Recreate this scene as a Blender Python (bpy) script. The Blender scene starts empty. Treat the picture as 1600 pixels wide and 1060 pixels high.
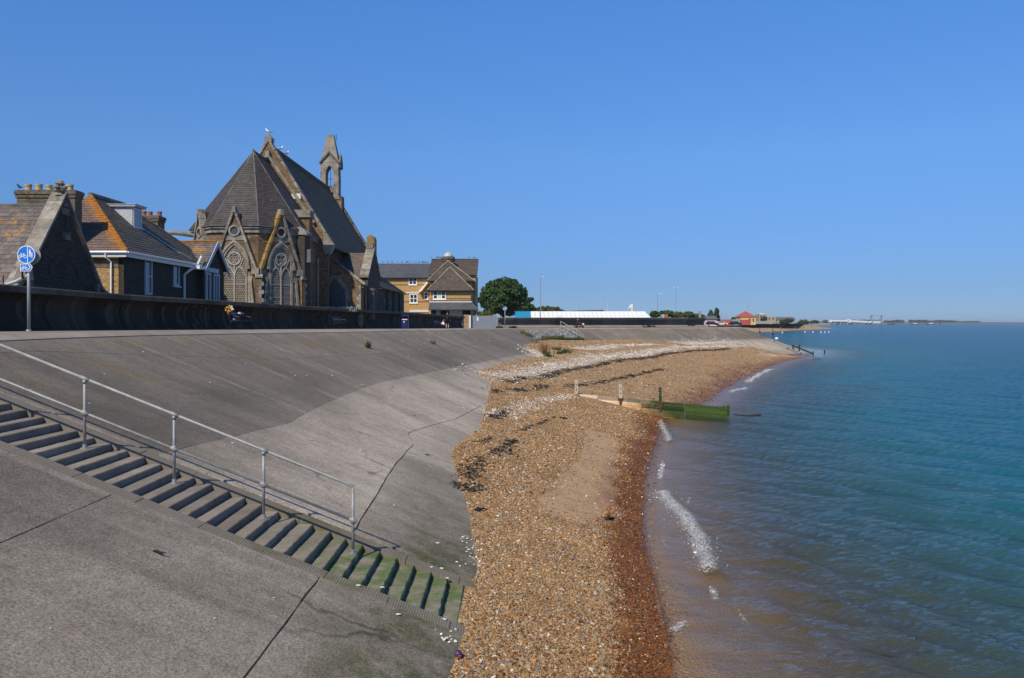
import bpy, math, random
import numpy as np
from mathutils import Vector, Matrix, noise as mnoise
from mathutils.bvhtree import BVHTree

random.seed(11)
rng = np.random.default_rng(11)
SC = bpy.context.scene
COL = SC.collection
F, HY = 1244.0, 502.8          # focal length in photo pixels, row of the horizon
SEA = -5.5                     # eye level is z = 0

# ---------------------------------------------------------------- camera, sky, sun, exposure
cam_d = bpy.data.cameras.new('camera')
cam_d.sensor_width = 36.0
cam_d.lens = F / 1600.0 * 36.0
cam_d.shift_y = (HY - 530.0) / 1600.0
cam_d.clip_start, cam_d.clip_end = 0.1, 20000
cam = bpy.data.objects.new('camera', cam_d)
COL.objects.link(cam)
cam.location = (0, 0, 0)
cam.rotation_euler = (math.radians(90), 0, 0)
SC.camera = cam

TO_SUN = Vector((-0.335, -0.619, 0.711)).normalized()
world = bpy.data.worlds.new('World')
SC.world = world
world.use_nodes = True
wn = world.node_tree
sky = wn.nodes.new('ShaderNodeTexSky')
sky.sky_type = 'NISHITA'
sky.sun_disc = False
sky.sun_elevation = math.asin(TO_SUN.z)
sky.sun_rotation = math.atan2(TO_SUN.x, TO_SUN.y)
sky.altitude = 0
sky.air_density = 0.6
sky.dust_density = 0.0
sky.ozone_density = 6.0
# clear dry air over the sea: the whole sky is a little deeper towards the zenith and less pale at the horizon than the model's
tc = wn.nodes.new('ShaderNodeTexCoord')
sx_ = wn.nodes.new('ShaderNodeSeparateXYZ')
rp = wn.nodes.new('ShaderNodeValToRGB')
rp.color_ramp.interpolation = 'LINEAR'
for i, (p_, c_) in enumerate(((0.0, (.25, .31, .42)), (.045, (.34, .395, .49)), (.20, (.71, .91, 1.00)), (.375, (.80, 1.25, 1.50)), (.80, (.66, .92, 1.02)))):
    e_ = rp.color_ramp.elements[i] if i < 2 else rp.color_ramp.elements.new(p_)
    e_.position = p_; e_.color = (*c_, 1)
mx = wn.nodes.new('ShaderNodeMix'); mx.data_type = 'RGBA'; mx.blend_type = 'MULTIPLY'; mx.inputs[0].default_value = 1.0
wn.links.new(tc.outputs['Generated'], sx_.inputs[0]); wn.links.new(sx_.outputs[2], rp.inputs[0])
wn.links.new(sky.outputs[0], mx.inputs[6]); wn.links.new(rp.outputs[0], mx.inputs[7])
wn.links.new(mx.outputs[2], wn.nodes['Background'].inputs[0])
wn.nodes['Background'].inputs[1].default_value = 0.15

sun_d = bpy.data.lights.new('sun', 'SUN')
sun_d.energy = 4.7
sun_d.angle = math.radians(0.53)
sun_d.color = (1.0, 0.91, 0.77)
sun = bpy.data.objects.new('sun', sun_d)
COL.objects.link(sun)
sun.rotation_euler = TO_SUN.to_track_quat('Z', 'Y').to_euler()
sun.location = TO_SUN * 60

SC.view_settings.view_transform = 'Standard'
SC.view_settings.look = 'None'
SC.view_settings.exposure = 0.0
SC.view_settings.gamma = 1.0
SC.view_settings.use_curve_mapping = False

# ---------------------------------------------------------------- helpers
def P(px, py, d):
    """point of the photograph at depth d"""
    return Vector(((px - 800) / F * d, d, (HY - py) / F * d))

def X(px, d): return (px - 800) / F * d
def Z(py, d): return (HY - py) / F * d

def tag(o, label=None, cat=None, group=None, kind=None):
    if label: o['label'] = label
    if cat: o['category'] = cat
    if group: o['group'] = group
    if kind: o['kind'] = kind
    return o

def thing(name, label, cat, loc=(0, 0, 0), group=None, kind=None):
    o = bpy.data.objects.new(name, None)
    o.empty_display_size = 0.3
    COL.objects.link(o)
    o.location = loc
    return tag(o, label, cat, group, kind)

def world_loc(o):
    p = Vector(o.location)
    return p

def attach(o, parent):
    o.parent = parent
    if parent.type == 'EMPTY':
        o.matrix_parent_inverse = Matrix.Translation(-Vector(parent.location))
    # mesh parents sit at the origin with identity local matrices: nothing to undo

def attach_sub(o, part):
    """sub-part of a part whose mesh is in world coordinates"""
    o.parent = part

def copy_tree(root, loc=None, rotz=None, label=None, group=None):
    c = root.copy(); COL.objects.link(c)
    if loc is not None: c.location = loc
    if rotz is not None: c.rotation_euler = (0, 0, rotz)
    if label: c['label'] = label
    if group: c['group'] = group
    for ch in list(root.children):
        k = ch.copy(); COL.objects.link(k); k.parent = c
        for g in list(ch.children):
            q = g.copy(); COL.objects.link(q); q.parent = k
    return c

class MB:
    def __init__(s):
        s.v = []; s.f = []; s.m = []; s.t = []
    def add(s, pts, faces, m=0, t=0.5):
        b = len(s.v)
        s.v.extend([tuple(p) for p in pts])
        for f in faces:
            s.f.append([b + i for i in f]); s.m.append(m); s.t.append(t)
    def poly(s, pts, m=0, t=0.5):
        s.add(pts, [list(range(len(pts)))], m, t)
    def box(s, a, b, m=0, t=0.5, mat=None):
        x0, y0, z0 = a; x1, y1, z1 = b
        pts = [Vector(p) for p in ((x0,y0,z0),(x1,y0,z0),(x1,y1,z0),(x0,y1,z0),(x0,y0,z1),(x1,y0,z1),(x1,y1,z1),(x0,y1,z1))]
        if mat is not None: pts = [mat @ p for p in pts]
        s.add(pts, [(0,3,2,1),(4,5,6,7),(0,1,5,4),(1,2,6,5),(2,3,7,6),(3,0,4,7)], m, t)
    def prism(s, poly, vec, m=0, t=0.5):
        poly = [Vector(p) for p in poly]; vec = Vector(vec); n = len(poly)
        nrm = Vector((0, 0, 0))
        for i in range(n):
            nrm += poly[i].cross(poly[(i + 1) % n])
        if nrm.dot(vec) > 0: poly = poly[::-1]
        pts = poly + [p + vec for p in poly]
        faces = [list(range(n)), list(range(2 * n - 1, n - 1, -1))]
        # first face looks away from vec
        fs = [faces[0], faces[1]]
        for i in range(n):
            j = (i + 1) % n
            fs.append([j, i, n + i, n + j])
        s.add(pts, fs, m, t)
    def tube(s, pts, r, n=8, m=0, t=0.5, cap=True):
        pts = [Vector(p) for p in pts]
        rs = r if isinstance(r, (list, tuple)) else [r] * len(pts)
        b = len(s.v); up = None
        for i, p in enumerate(pts):
            if i == 0: d = pts[1] - p
            elif i == len(pts) - 1: d = p - pts[i - 1]
            else: d = (pts[i + 1] - p).normalized() + (p - pts[i - 1]).normalized()
            d.normalize()
            if up is None:
                up = Vector((0, 0, 1)) if abs(d.z) < 0.9 else Vector((1, 0, 0))
            a = d.cross(up)
            if a.length < 1e-4: a = d.cross(Vector((0, 1, 0)))
            a.normalize(); c = a.cross(d); up = c
            for k in range(n):
                q = 2 * math.pi * k / n
                s.v.append(tuple(p + (a * math.cos(q) + c * math.sin(q)) * rs[i]))
        for i in range(len(pts) - 1):
            for k in range(n):
                k2 = (k + 1) % n
                s.f.append([b + i*n + k, b + i*n + k2, b + (i+1)*n + k2, b + (i+1)*n + k]); s.m.append(m); s.t.append(t)
        if cap:
            s.f.append([b + k for k in range(n)][::-1]); s.m.append(m); s.t.append(t)
            e = b + (len(pts) - 1) * n
            s.f.append([e + k for k in range(n)]); s.m.append(m); s.t.append(t)
    def lathe(s, c, prof, n=16, m=0, t=0.5):
        """profile of (r, z) round a vertical axis through c"""
        c = Vector(c); b = len(s.v)
        for r, z in prof:
            for k in range(n):
                q = 2 * math.pi * k / n
                s.v.append((c.x + r*math.cos(q), c.y + r*math.sin(q), c.z + z))
        for i in range(len(prof) - 1):
            for k in range(n):
                k2 = (k + 1) % n
                s.f.append([b+i*n+k, b+i*n+k2, b+(i+1)*n+k2, b+(i+1)*n+k]); s.m.append(m); s.t.append(t)
        s.f.append([b + k for k in range(n)][::-1]); s.m.append(m); s.t.append(t)
        e = b + (len(prof) - 1) * n
        s.f.append([e + k for k in range(n)]); s.m.append(m); s.t.append(t)
    def blob(s, c, r, m=0, t=0.5, nu=8, nv=6, jit=0.0, mat=None):
        c = Vector(c); rx, ry, rz = r if isinstance(r, (tuple, list)) else (r, r, r)
        pts = [Vector((0, 0, rz))]
        for i in range(1, nv):
            a = math.pi * i / nv
            for k in range(nu):
                q = 2 * math.pi * k / nu
                j = 1 + random.uniform(-jit, jit)
                pts.append(Vector((rx*math.sin(a)*math.cos(q)*j, ry*math.sin(a)*math.sin(q)*j, rz*math.cos(a)*j)))
        pts.append(Vector((0, 0, -rz)))
        if mat is not None: pts = [mat @ p for p in pts]
        pts = [p + c for p in pts]
        fs = []
        for k in range(nu): fs.append((0, 1 + k, 1 + (k + 1) % nu))
        for i in range(nv - 2):
            for k in range(nu):
                a0 = 1 + i*nu + k; a1 = 1 + i*nu + (k+1) % nu
                fs.append((a0, a0 + nu, a1 + nu, a1))
        e = len(pts) - 1; l = 1 + (nv - 2) * nu
        for k in range(nu): fs.append((l + k, e, l + (k + 1) % nu))
        s.add(pts, fs, m, t)
    def mesh(s, name, mats, smooth=False):
        me = bpy.data.meshes.new(name)
        me.from_pydata(s.v, [], s.f)
        for mm in (mats if isinstance(mats, (list, tuple)) else [mats]): me.materials.append(mm)
        nf = len(me.polygons)
        if nf == 0: return me
        me.polygons.foreach_set('material_index', np.array(s.m, dtype=np.int32))
        if smooth: me.polygons.foreach_set('use_smooth', np.ones(nf, dtype=bool))
        a = me.attributes.new('tint', 'FLOAT', 'FACE')
        a.data.foreach_set('value', np.array(s.t, dtype=np.float32))
        # uv in metres, by the direction each face looks
        nl = len(me.loops)
        vi = np.zeros(nl, dtype=np.int32); me.loops.foreach_get('vertex_index', vi)
        co = np.array(s.v, dtype=np.float64)
        nr = np.zeros(nf * 3); me.polygons.foreach_get('normal', nr); nr = nr.reshape(-1, 3)
        lt = np.zeros(nf, dtype=np.int32); me.polygons.foreach_get('loop_total', lt)
        ln = np.repeat(nr, lt, axis=0)
        flat = np.abs(ln[:, 2]) > 0.96
        u = np.stack([-ln[:, 1], ln[:, 0], np.zeros(nl)], 1)
        u[flat] = (1, 0, 0)
        u /= np.maximum(np.linalg.norm(u, axis=1, keepdims=True), 1e-9)
        w = np.cross(ln, u)
        p = co[vi]
        uv = np.stack([(p * u).sum(1), (p * w).sum(1)], 1)
        layer = me.uv_layers.new(name='UVMap')
        layer.data.foreach_set('uv', uv.astype(np.float32).ravel())
        me.update()
        return me
    def build(s, name, mats, parent=None, smooth=False):
        o = bpy.data.objects.new(name, s.mesh(name, mats, smooth))
        COL.objects.link(o)
        if parent is not None: attach(o, parent)
        return o

def np_mesh(name, v, quads, mats, smooth=False, uv=None, fattr=None, vattr=None):
    """fast mesh from arrays (n,3) and (m,k)"""
    me = bpy.data.meshes.new(name)
    nv, (nf, k) = len(v), quads.shape
    me.vertices.add(nv); me.vertices.foreach_set('co', np.asarray(v, dtype=np.float32).ravel())
    me.loops.add(nf * k); me.loops.foreach_set('vertex_index', quads.astype(np.int32).ravel())
    me.polygons.add(nf)
    me.polygons.foreach_set('loop_start', np.arange(0, nf * k, k, dtype=np.int32))
    me.polygons.foreach_set('use_smooth', np.full(nf, bool(smooth)))
    for mm in (mats if isinstance(mats, (list, tuple)) else [mats]): me.materials.append(mm)
    for nm, arr in (vattr or {}).items():
        a = me.attributes.new(nm, 'FLOAT', 'POINT'); a.data.foreach_set('value', np.asarray(arr, dtype=np.float32))
    for nm, arr in (fattr or {}).items():
        a = me.attributes.new(nm, 'FLOAT', 'FACE'); a.data.foreach_set('value', np.asarray(arr, dtype=np.float32))
    if uv is not None:
        layer = me.uv_layers.new(name='UVMap')
        layer.data.foreach_set('uv', np.asarray(uv, dtype=np.float32)[quads.ravel()].ravel())
    me.update(calc_edges=True)
    me.validate()
    return me

def link_mesh(name, me, parent=None):
    o = bpy.data.objects.new(name, me); COL.objects.link(o)
    if parent is not None: attach(o, parent)
    return o

# ---------------------------------------------------------------- materials
class MT:
    def __init__(s, name):
        s.m = bpy.data.materials.new(name); s.m.use_nodes = True
        s.nt = s.m.node_tree; s.b = s.nt.nodes['Principled BSDF']; s.out = s.nt.nodes['Material Output']
        s.b.inputs['Specular IOR Level'].default_value = 0.3
    def n(s, typ, ins=None, **props):
        nd = s.nt.nodes.new('ShaderNode' + typ)
        for k, v in props.items(): setattr(nd, k, v)
        for k, v in (ins or {}).items():
            if isinstance(v, bpy.types.NodeSocket): s.nt.links.new(v, nd.inputs[k])
            else: nd.inputs[k].default_value = v
        return nd
    def l(s, a, b): s.nt.links.new(a, b)
    def pos(s, scale=(1, 1, 1), rot=(0, 0, 0)):
        g = s.n('NewGeometry')
        return s.n('Mapping', {'Vector': g.outputs['Position'], 'Scale': scale, 'Rotation': rot}).outputs[0]
    def uv(s, scale=(1, 1, 1)):
        g = s.n('UVMap', uv_map='UVMap')
        return s.n('Mapping', {'Vector': g.outputs[0], 'Scale': scale}).outputs[0]
    def noise(s, vec, scale, detail=4, rough=0.55, dist=0.0):
        return s.n('TexNoise', {'Vector': vec, 'Scale': scale, 'Detail': detail, 'Roughness': rough, 'Distortion': dist}).outputs['Fac']
    def vor(s, vec, scale, out='Color', feature='F1', rnd=1.0):
        return s.n('TexVoronoi', {'Vector': vec, 'Scale': scale, 'Randomness': rnd}, feature=feature).outputs[out]
    def ramp(s, fac, stops, interp='LINEAR'):
        r = s.n('ValToRGB', {'Fac': fac}); cr = r.color_ramp; cr.interpolation = interp
        while len(cr.elements) < len(stops): cr.elements.new(0.5)
        for e, (p, c) in zip(cr.elements, stops):
            e.position = p
            e.color = (c, c, c, 1) if isinstance(c, (int, float)) else (*c, 1)
        return r.outputs[0]
    def mix(s, fac, a, b, mode='MIX'):
        nd = s.nt.nodes.new('ShaderNodeMix'); nd.data_type = 'RGBA'; nd.blend_type = mode
        for i, v in ((0, fac), (6, a), (7, b)):
            if isinstance(v, bpy.types.NodeSocket): s.nt.links.new(v, nd.inputs[i])
            elif i == 0: nd.inputs[0].default_value = v
            elif isinstance(v, (int, float)): nd.inputs[i].default_value = (v, v, v, 1)
            else: nd.inputs[i].default_value = (*v, 1)
        return nd.outputs[2]
    def math(s, op, a, b=0.5, c=None, clamp=False):
        nd = s.n('Math', operation=op, use_clamp=clamp)
        for i, v in enumerate((a, b) if c is None else (a, b, c)):
            if isinstance(v, bpy.types.NodeSocket): s.nt.links.new(v, nd.inputs[i])
            else: nd.inputs[i].default_value = v
        return nd.outputs[0]
    def attr(s, name, typ='GEOMETRY', out='Fac'):
        return s.n('Attribute', attribute_name=name, attribute_type=typ).outputs[out]
    def sep(s, vec): return s.n('SeparateXYZ', {'Vector': vec}).outputs
    def bump(s, h, strength=0.5, dist=0.02, normal=None):
        ins = {'Height': h, 'Strength': strength, 'Distance': dist}
        if normal is not None: ins['Normal'] = normal
        return s.n('Bump', ins).outputs[0]
    def set(s, color=None, rough=None, normal=None, metal=None):
        for k, v in (('Base Color', color), ('Roughness', rough), ('Normal', normal), ('Metallic', metal)):
            if v is None: continue
            if isinstance(v, bpy.types.NodeSocket): s.nt.links.new(v, s.b.inputs[k])
            elif k == 'Base Color': s.b.inputs[k].default_value = (*v, 1)
            else: s.b.inputs[k].default_value = v
        return s.m

def gm(name, c1, c2=None, scale=2.0, rough=0.85, bump=0.25, bscale=30, bdist=0.01, tint=0.0, stain=None, metal=0.0, lo=0.35, hi=0.65):
    """two-tone weathered surface: noise between c1 and c2, an optional stain colour (colour, scale, from, to), a fine bump"""
    k = MT(name); p = k.pos()
    c2 = c2 or tuple(x * 0.7 for x in c1)
    n1 = k.noise(p, scale, 6, 0.6)
    col = k.mix(k.ramp(n1, [(lo, 0.0), (hi, 1.0)]), c1, c2)
    if tint:
        col = k.mix(1.0, col, k.ramp(k.attr('tint'), [(0, 1 - tint), (1, 1 + tint)]), 'MULTIPLY')
    if stain:
        sc, ss, a, b = stain
        col = k.mix(k.ramp(k.noise(p, ss, 5, 0.65, 0.4), [(a, 0.0), (b, 1.0)]), col, sc)
    nb = k.noise(p, bscale, 4, 0.6)
    col = k.mix(1.0, col, k.ramp(nb, [(0.2, 0.82), (0.8, 1.16)]), 'MULTIPLY')
    return k.set(col, rough, k.bump(nb, bump, bdist), metal)

def brickm(name, c1, c2, mortar, bw=0.225, bh=0.075, stain=None, msize=0.009, bump=0.6, dirt=(0.03, 0.028, 0.026), dirt_lo=0.5, dirt_hi=0.8):
    k = MT(name); uv = k.uv(); p = k.pos()
    br = k.n('TexBrick', {'Vector': uv, 'Color1': (*c1, 1), 'Color2': (*c2, 1), 'Mortar': (*mortar, 1), 'Scale': 1.0,
                          'Mortar Size': msize, 'Mortar Smooth': 0.3, 'Bias': 0.0, 'Brick Width': bw, 'Row Height': bh})
    col = br.outputs['Color']
    cell = k.noise(k.uv((1 / bw * 0.9, 1 / bh * 0.9, 1)), 1.0, 1, 0.5)
    col = k.mix(1.0, col, k.ramp(cell, [(0.25, 0.6), (0.75, 1.35)]), 'MULTIPLY')
    col = k.mix(k.ramp(k.noise(p, 0.9, 6, 0.65), [(dirt_lo, 0.0), (dirt_hi, 0.85)]), col, dirt)
    if stain:
        sc, ss, a, b = stain
        col = k.mix(k.ramp(k.noise(p, ss, 5, 0.65, 0.3), [(a, 0.0), (b, 0.9)]), col, sc)
    h = k.math('ADD', k.math('MULTIPLY', br.outputs['Fac'], -1.0), k.math('MULTIPLY', k.noise(p, 60, 3), 0.5))
    return k.set(col, 0.9, k.bump(h, bump, 0.012))

def slatem(name, c1, c2, lichen=None, llo=0.58, lhi=0.7, lscale=0.7, rough=0.6, dark=0.75):
    k = MT(name); p = k.pos()
    t = k.attr('tint')
    col = k.mix(k.ramp(t, [(0.0, 0.0), (1.0, 1.0)]), c1, c2)
    col = k.mix(1.0, col, k.ramp(k.noise(p, 5, 5, 0.7), [(0.3, dark), (0.75, 1.3)]), 'MULTIPLY')
    col = k.mix(k.ramp(k.noise(p, 0.35, 4, 0.6), [(0.45, 0.0), (0.8, 0.6)]), col, tuple(x * 0.55 for x in c1))
    if lichen:
        m1 = k.ramp(k.noise(p, lscale, 6, 0.7, 0.3), [(llo, 0.0), (lhi, 1.0)])
        m2 = k.ramp(k.noise(p, 9, 4, 0.7), [(0.4, 0.0), (0.6, 1.0)])
        col = k.mix(k.math('MULTIPLY', m1, m2), col, lichen)
    return k.set(col, rough, k.bump(k.noise(p, 25, 4), 0.3, 0.006))

def plain(name, c, rough=0.5, metal=0.0, var=0.12):
    k = MT(name); p = k.pos()
    n1 = k.noise(p, 6, 4, 0.6)
    col = k.mix(1.0, c, k.ramp(n1, [(0.25, 1 - var), (0.75, 1 + var)]), 'MULTIPLY')
    return k.set(col, k.ramp(n1, [(0.2, max(rough - 0.08, 0.02)), (0.8, min(rough + 0.08, 1))]), None, metal)
# ---------------------------------------------------------------- materials of the setting
def concrete_slope():
    k = MT('apron_concrete'); p = k.pos(); uv = k.uv()
    s_ = k.sep(uv)
    tint = k.attr('tint')
    a = k.noise(p, 0.45, 7, 0.62, 0.3)
    col = k.mix(k.ramp(a, [(0.33, 0.0), (0.67, 1.0)]), (0.232, 0.194, 0.148), (0.345, 0.292, 0.228))
    # run-off streaks follow the fall of the apron
    st = k.noise(k.uv((0.8, 0.10, 1)), 1.0, 7, 0.7)
    col = k.mix(k.ramp(st, [(0.48, 0.0), (0.70, 0.5)]), col, (0.115, 0.098, 0.076))
    st2 = k.noise(k.uv((0.8, 0.05, 1)), 3.0, 4, 0.6)
    col = k.mix(k.ramp(st2, [(0.54, 0.0), (0.70, 0.4)]), col, (0.40, 0.345, 0.28))
    # the pour above the tide line is older and blackened by growth; lower one scoured pale
    band = k.ramp(k.math('DIVIDE', s_[1], 14.0), [(0.0, 0.80), (0.08, 0.60), (0.31, 0.56), (0.48, 1.0), (0.60, 1.08), (0.70, 0.86), (0.85, 0.74)])
    band2 = k.mix(k.ramp(k.noise(p, 0.12, 3, 0.5), [(0.35, 0.0), (0.65, 0.35)]), band, 1.0)
    col = k.mix(1.0, col, band2, 'MULTIPLY')
    col = k.mix(1.0, col, k.math('MULTIPLY_ADD', tint, .53, .72), 'MULTIPLY')
    eg = k.math('MULTIPLY', k.attr('edge'), k.ramp(k.noise(k.uv((.7, .5, 1)), 1.0, 5, .7), [(.40, 0.0), (.64, .6)]))
    col = k.mix(eg, col, (.40, .345, .275))
    # ochre lichen in the upper part, green weed low down
    up = k.ramp(s_[1], [(0.0, 1.0), (1.0, 0.0)])
    upm = k.ramp(k.math('DIVIDE', s_[1], 4.0), [(0.0, 1.0), (0.6, 0.5), (1.0, 0.0)])
    och = k.math('MULTIPLY', k.ramp(k.noise(k.uv((0.55, 0.25, 1)), 1.0, 6, 0.7), [(0.52, 0.0), (0.68, 0.8)]), upm)
    col = k.mix(och, col, (0.20, 0.125, 0.035))
    zz = k.sep(p)[2]
    lowm = k.ramp(k.math('MULTIPLY_ADD', zz, -1.0, -3.7), [(0.0, 0.0), (0.45, 1.0), (1.0, 0.6)])
    yfar = k.ramp(k.math('DIVIDE', k.sep(p)[1], 40.0), [(0.0, 1.0), (.36, 1.0), (.55, .12)])
    alg = k.math('MULTIPLY', k.math('MULTIPLY', k.ramp(k.noise(p, 0.9, 7, 0.72), [(0.40, 0.0), (0.60, 0.95)]), lowm), yfar)
    col = k.mix(alg, col, (0.062, 0.068, 0.014))
    rust = k.ramp(k.noise(p, 0.7, 6, 0.75), [(0.58, 0.0), (0.75, 0.5)])
    col = k.mix(rust, col, (0.27, 0.185, 0.12))
    # exposed aggregate and tamping ridges
    agg = k.noise(p, 30, 4, 0.8)
    col = k.mix(1.0, col, k.ramp(agg, [(0.30, 0.42), (0.5, 1.0), (0.70, 1.5)]), 'MULTIPLY')
    mid = k.noise(p, 5.5, 4, 0.7)
    col = k.mix(1.0, col, k.ramp(mid, [(0.3, 0.84), (0.7, 1.16)]), 'MULTIPLY')
    sp = k.vor(p, 17, 'Distance')
    col = k.mix(k.ramp(sp, [(0.07, 0.7), (0.12, 0.0)]), col, (0.42, 0.39, 0.34))
    wv = k.n('VectorMath', {0: p, 1: k.n('VectorMath', {0: k.n('TexNoise', {'Vector': p, 'Scale': 1.1, 'Detail': 5.0}).outputs['Color'], 'Scale': .9}, operation='SCALE').outputs[0]}, operation='ADD').outputs[0]
    ck = k.vor(wv, .30, 'Distance', 'DISTANCE_TO_EDGE')
    ckm = k.math('MULTIPLY', k.ramp(ck, [(0.0, 1.0), (0.006, .8), (0.012, 0.0)]), k.ramp(k.noise(p, .35, 3, .6), [(.53, 0.0), (.66, .7)]))
    col = k.mix(ckm, col, (.035, .032, .022))
    pit = k.vor(p, 26, 'Distance')
    col = k.mix(k.math('MULTIPLY', k.ramp(pit, [(.16, .8), (.26, 0.0)]), k.ramp(k.noise(p, 1.2, 4, .7), [(.42, 0.0), (.6, 1.0)])), col, (.06, .052, .042))
    rid = k.noise(k.uv((4.5, 24, 1)), 1.0, 4, 0.7, 0.9)
    col = k.mix(1.0, col, k.ramp(rid, [(0.3, 0.91), (0.6, 1.05)]), 'MULTIPLY')
    h = k.math('ADD', k.math('MULTIPLY', rid, 0.45), k.math('MULTIPLY', agg, 0.9))
    return k.set(col, 0.9, k.bump(h, 0.75, 0.02))

def step_concrete():
    k = MT('stair_concrete'); p = k.pos()
    a = k.noise(p, 1.6, 6, 0.65)
    col = k.mix(k.ramp(a, [(0.3, 0.0), (0.7, 1.0)]), (0.165, 0.140, 0.112), (0.285, 0.243, 0.198))
    col = k.mix(1.0, col, k.ramp(k.attr('tint'), [(0, 0.82), (1, 1.18)]), 'MULTIPLY')
    zz = k.sep(p)[2]
    lowm = k.ramp(k.math('MULTIPLY_ADD', zz, -1.0, -3.12), [(0.0, 0.0), (0.40, 0.25), (0.65, 1.0), (1.0, 0.8)])
    alg = k.math('MULTIPLY', k.ramp(k.noise(p, 2.6, 7, 0.7), [(0.38, 0.0), (0.58, 0.92)]), lowm)
    col = k.mix(alg, col, (0.052, 0.115, 0.006))
    agg = k.noise(p, 45, 3, 0.7)
    col = k.mix(1.0, col, k.ramp(agg, [(0.25, 0.6), (0.75, 1.35)]), 'MULTIPLY')
    return k.set(col, 0.9, k.bump(agg, 0.6, 0.012))

M_SLOPE = concrete_slope()
M_STEP = step_concrete()
M_BED = gm('joint_mud', (0.020, 0.022, 0.014), (0.035, 0.055, 0.012), 0.6, 0.95, 0.4)
M_EDGE = gm('promenade_edging', (0.33, 0.285, 0.225), (0.25, 0.215, 0.17), 0.8, 0.9, 0.3, 30, 0.01, 0.15)
M_PROM = gm('promenade_paving', (0.25, 0.215, 0.17), (0.19, 0.165, 0.13), 0.4, 0.9, 0.3)
M_WALL = None
def wall_concrete():
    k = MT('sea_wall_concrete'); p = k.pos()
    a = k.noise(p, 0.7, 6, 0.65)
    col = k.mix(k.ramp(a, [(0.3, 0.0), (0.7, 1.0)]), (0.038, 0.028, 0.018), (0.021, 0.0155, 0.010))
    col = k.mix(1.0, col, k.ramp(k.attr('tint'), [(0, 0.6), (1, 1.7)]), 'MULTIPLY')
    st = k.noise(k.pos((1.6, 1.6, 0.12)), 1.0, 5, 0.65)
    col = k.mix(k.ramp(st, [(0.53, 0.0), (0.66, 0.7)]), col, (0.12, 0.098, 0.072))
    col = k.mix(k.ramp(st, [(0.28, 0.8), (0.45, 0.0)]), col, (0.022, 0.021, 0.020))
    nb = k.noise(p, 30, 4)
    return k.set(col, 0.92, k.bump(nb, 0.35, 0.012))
M_WALL = wall_concrete()
M_COPE = gm('wall_coping', (0.115, 0.097, 0.075), (0.06, 0.052, 0.042), 0.8, 0.92, 0.4, 25, 0.012, 0.25, ((0.13, 0.10, 0.05), 1.4, 0.6, 0.75))
M_STEEL = plain('galvanised_steel', (0.29, 0.29, 0.28), 0.6, 0.3, 0.3)

# ---------------------------------------------------------------- edge of the promenade, top of the apron
EDGE_CP = [(-11.2, -30, -.30), (-11.2, -8, -.30), (-11.2, 4, -.30), (-11.2, 14, -.29), (-11.4, 21, -.28), (-11.1, 28, -.32), (-10.1, 36, -.38),
           (-8.0, 50, -.48), (-5.3, 66, -.60), (-2.9, 80, -.70), (-0.6, 98, -.83), (0.4, 107, -.88), (1.3, 111, -.91), (3.2, 114.2, -.94),
           (7.0, 118, -.97), (18, 126.5, -1.0), (33, 138.5, -1.04), (40.6, 144.5, -1.06), (42.0, 146.2, -1.06), (42.9, 149, -1.07), (45.0, 170, -1.1), (49, 210, -1.2)]

def catmull(cp, step):
    cp = [Vector(c) for c in cp]; out = []
    for i in range(len(cp) - 1):
        p0 = cp[max(i - 1, 0)]; p1 = cp[i]; p2 = cp[i + 1]; p3 = cp[min(i + 2, len(cp) - 1)]
        n = max(2, int((p2 - p1).length / step))
        t1 = (p2 - p0) * 0.5; t2 = (p3 - p1) * 0.5
        L = (p2 - p1).length
        if t1.length > 0: t1 = t1.normalized() * L
        if t2.length > 0: t2 = t2.normalized() * L
        for j in range(n):
            t = j / n
            out.append((2*t**3 - 3*t**2 + 1) * p1 + (t**3 - 2*t**2 + t) * t1 + (-2*t**3 + 3*t**2) * p2 + (t**3 - t**2) * t2)
    out.append(cp[-1])
    return out

EDGE = catmull(EDGE_CP, 0.8)
ARC = [0.0]
for i in range(1, len(EDGE)): ARC.append(ARC[-1] + (EDGE[i] - EDGE[i - 1]).length)
ARC = np.array(ARC); EDGEA = np.array([tuple(e) for e in EDGE])
TAN = np.gradient(EDGEA[:, :2], ARC, axis=0); TAN /= np.linalg.norm(TAN, axis=1, keepdims=True)
def edge_at(t):
    p = [np.interp(t, ARC, EDGEA[:, i]) for i in range(3)]
    tx, ty = np.interp(t, ARC, TAN[:, 0]), np.interp(t, ARC, TAN[:, 1])
    L = math.hypot(tx, ty)
    return p, (ty / L, -tx / L)
SL = 0.40
def apron(t, s, dz=0.0):
    (x, y, z), (nx, ny) = edge_at(t)
    return Vector((x + nx * s, y + ny * s, z - SL * s + dz))
def t_of_y(y):                         # arclength on the near stretch from its depth
    i = np.argmin(np.abs(EDGEA[:, 1] - y)); return float(np.interp(y, EDGEA[:len(EDGEA)//2, 1], ARC[:len(EDGEA)//2]))

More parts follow.
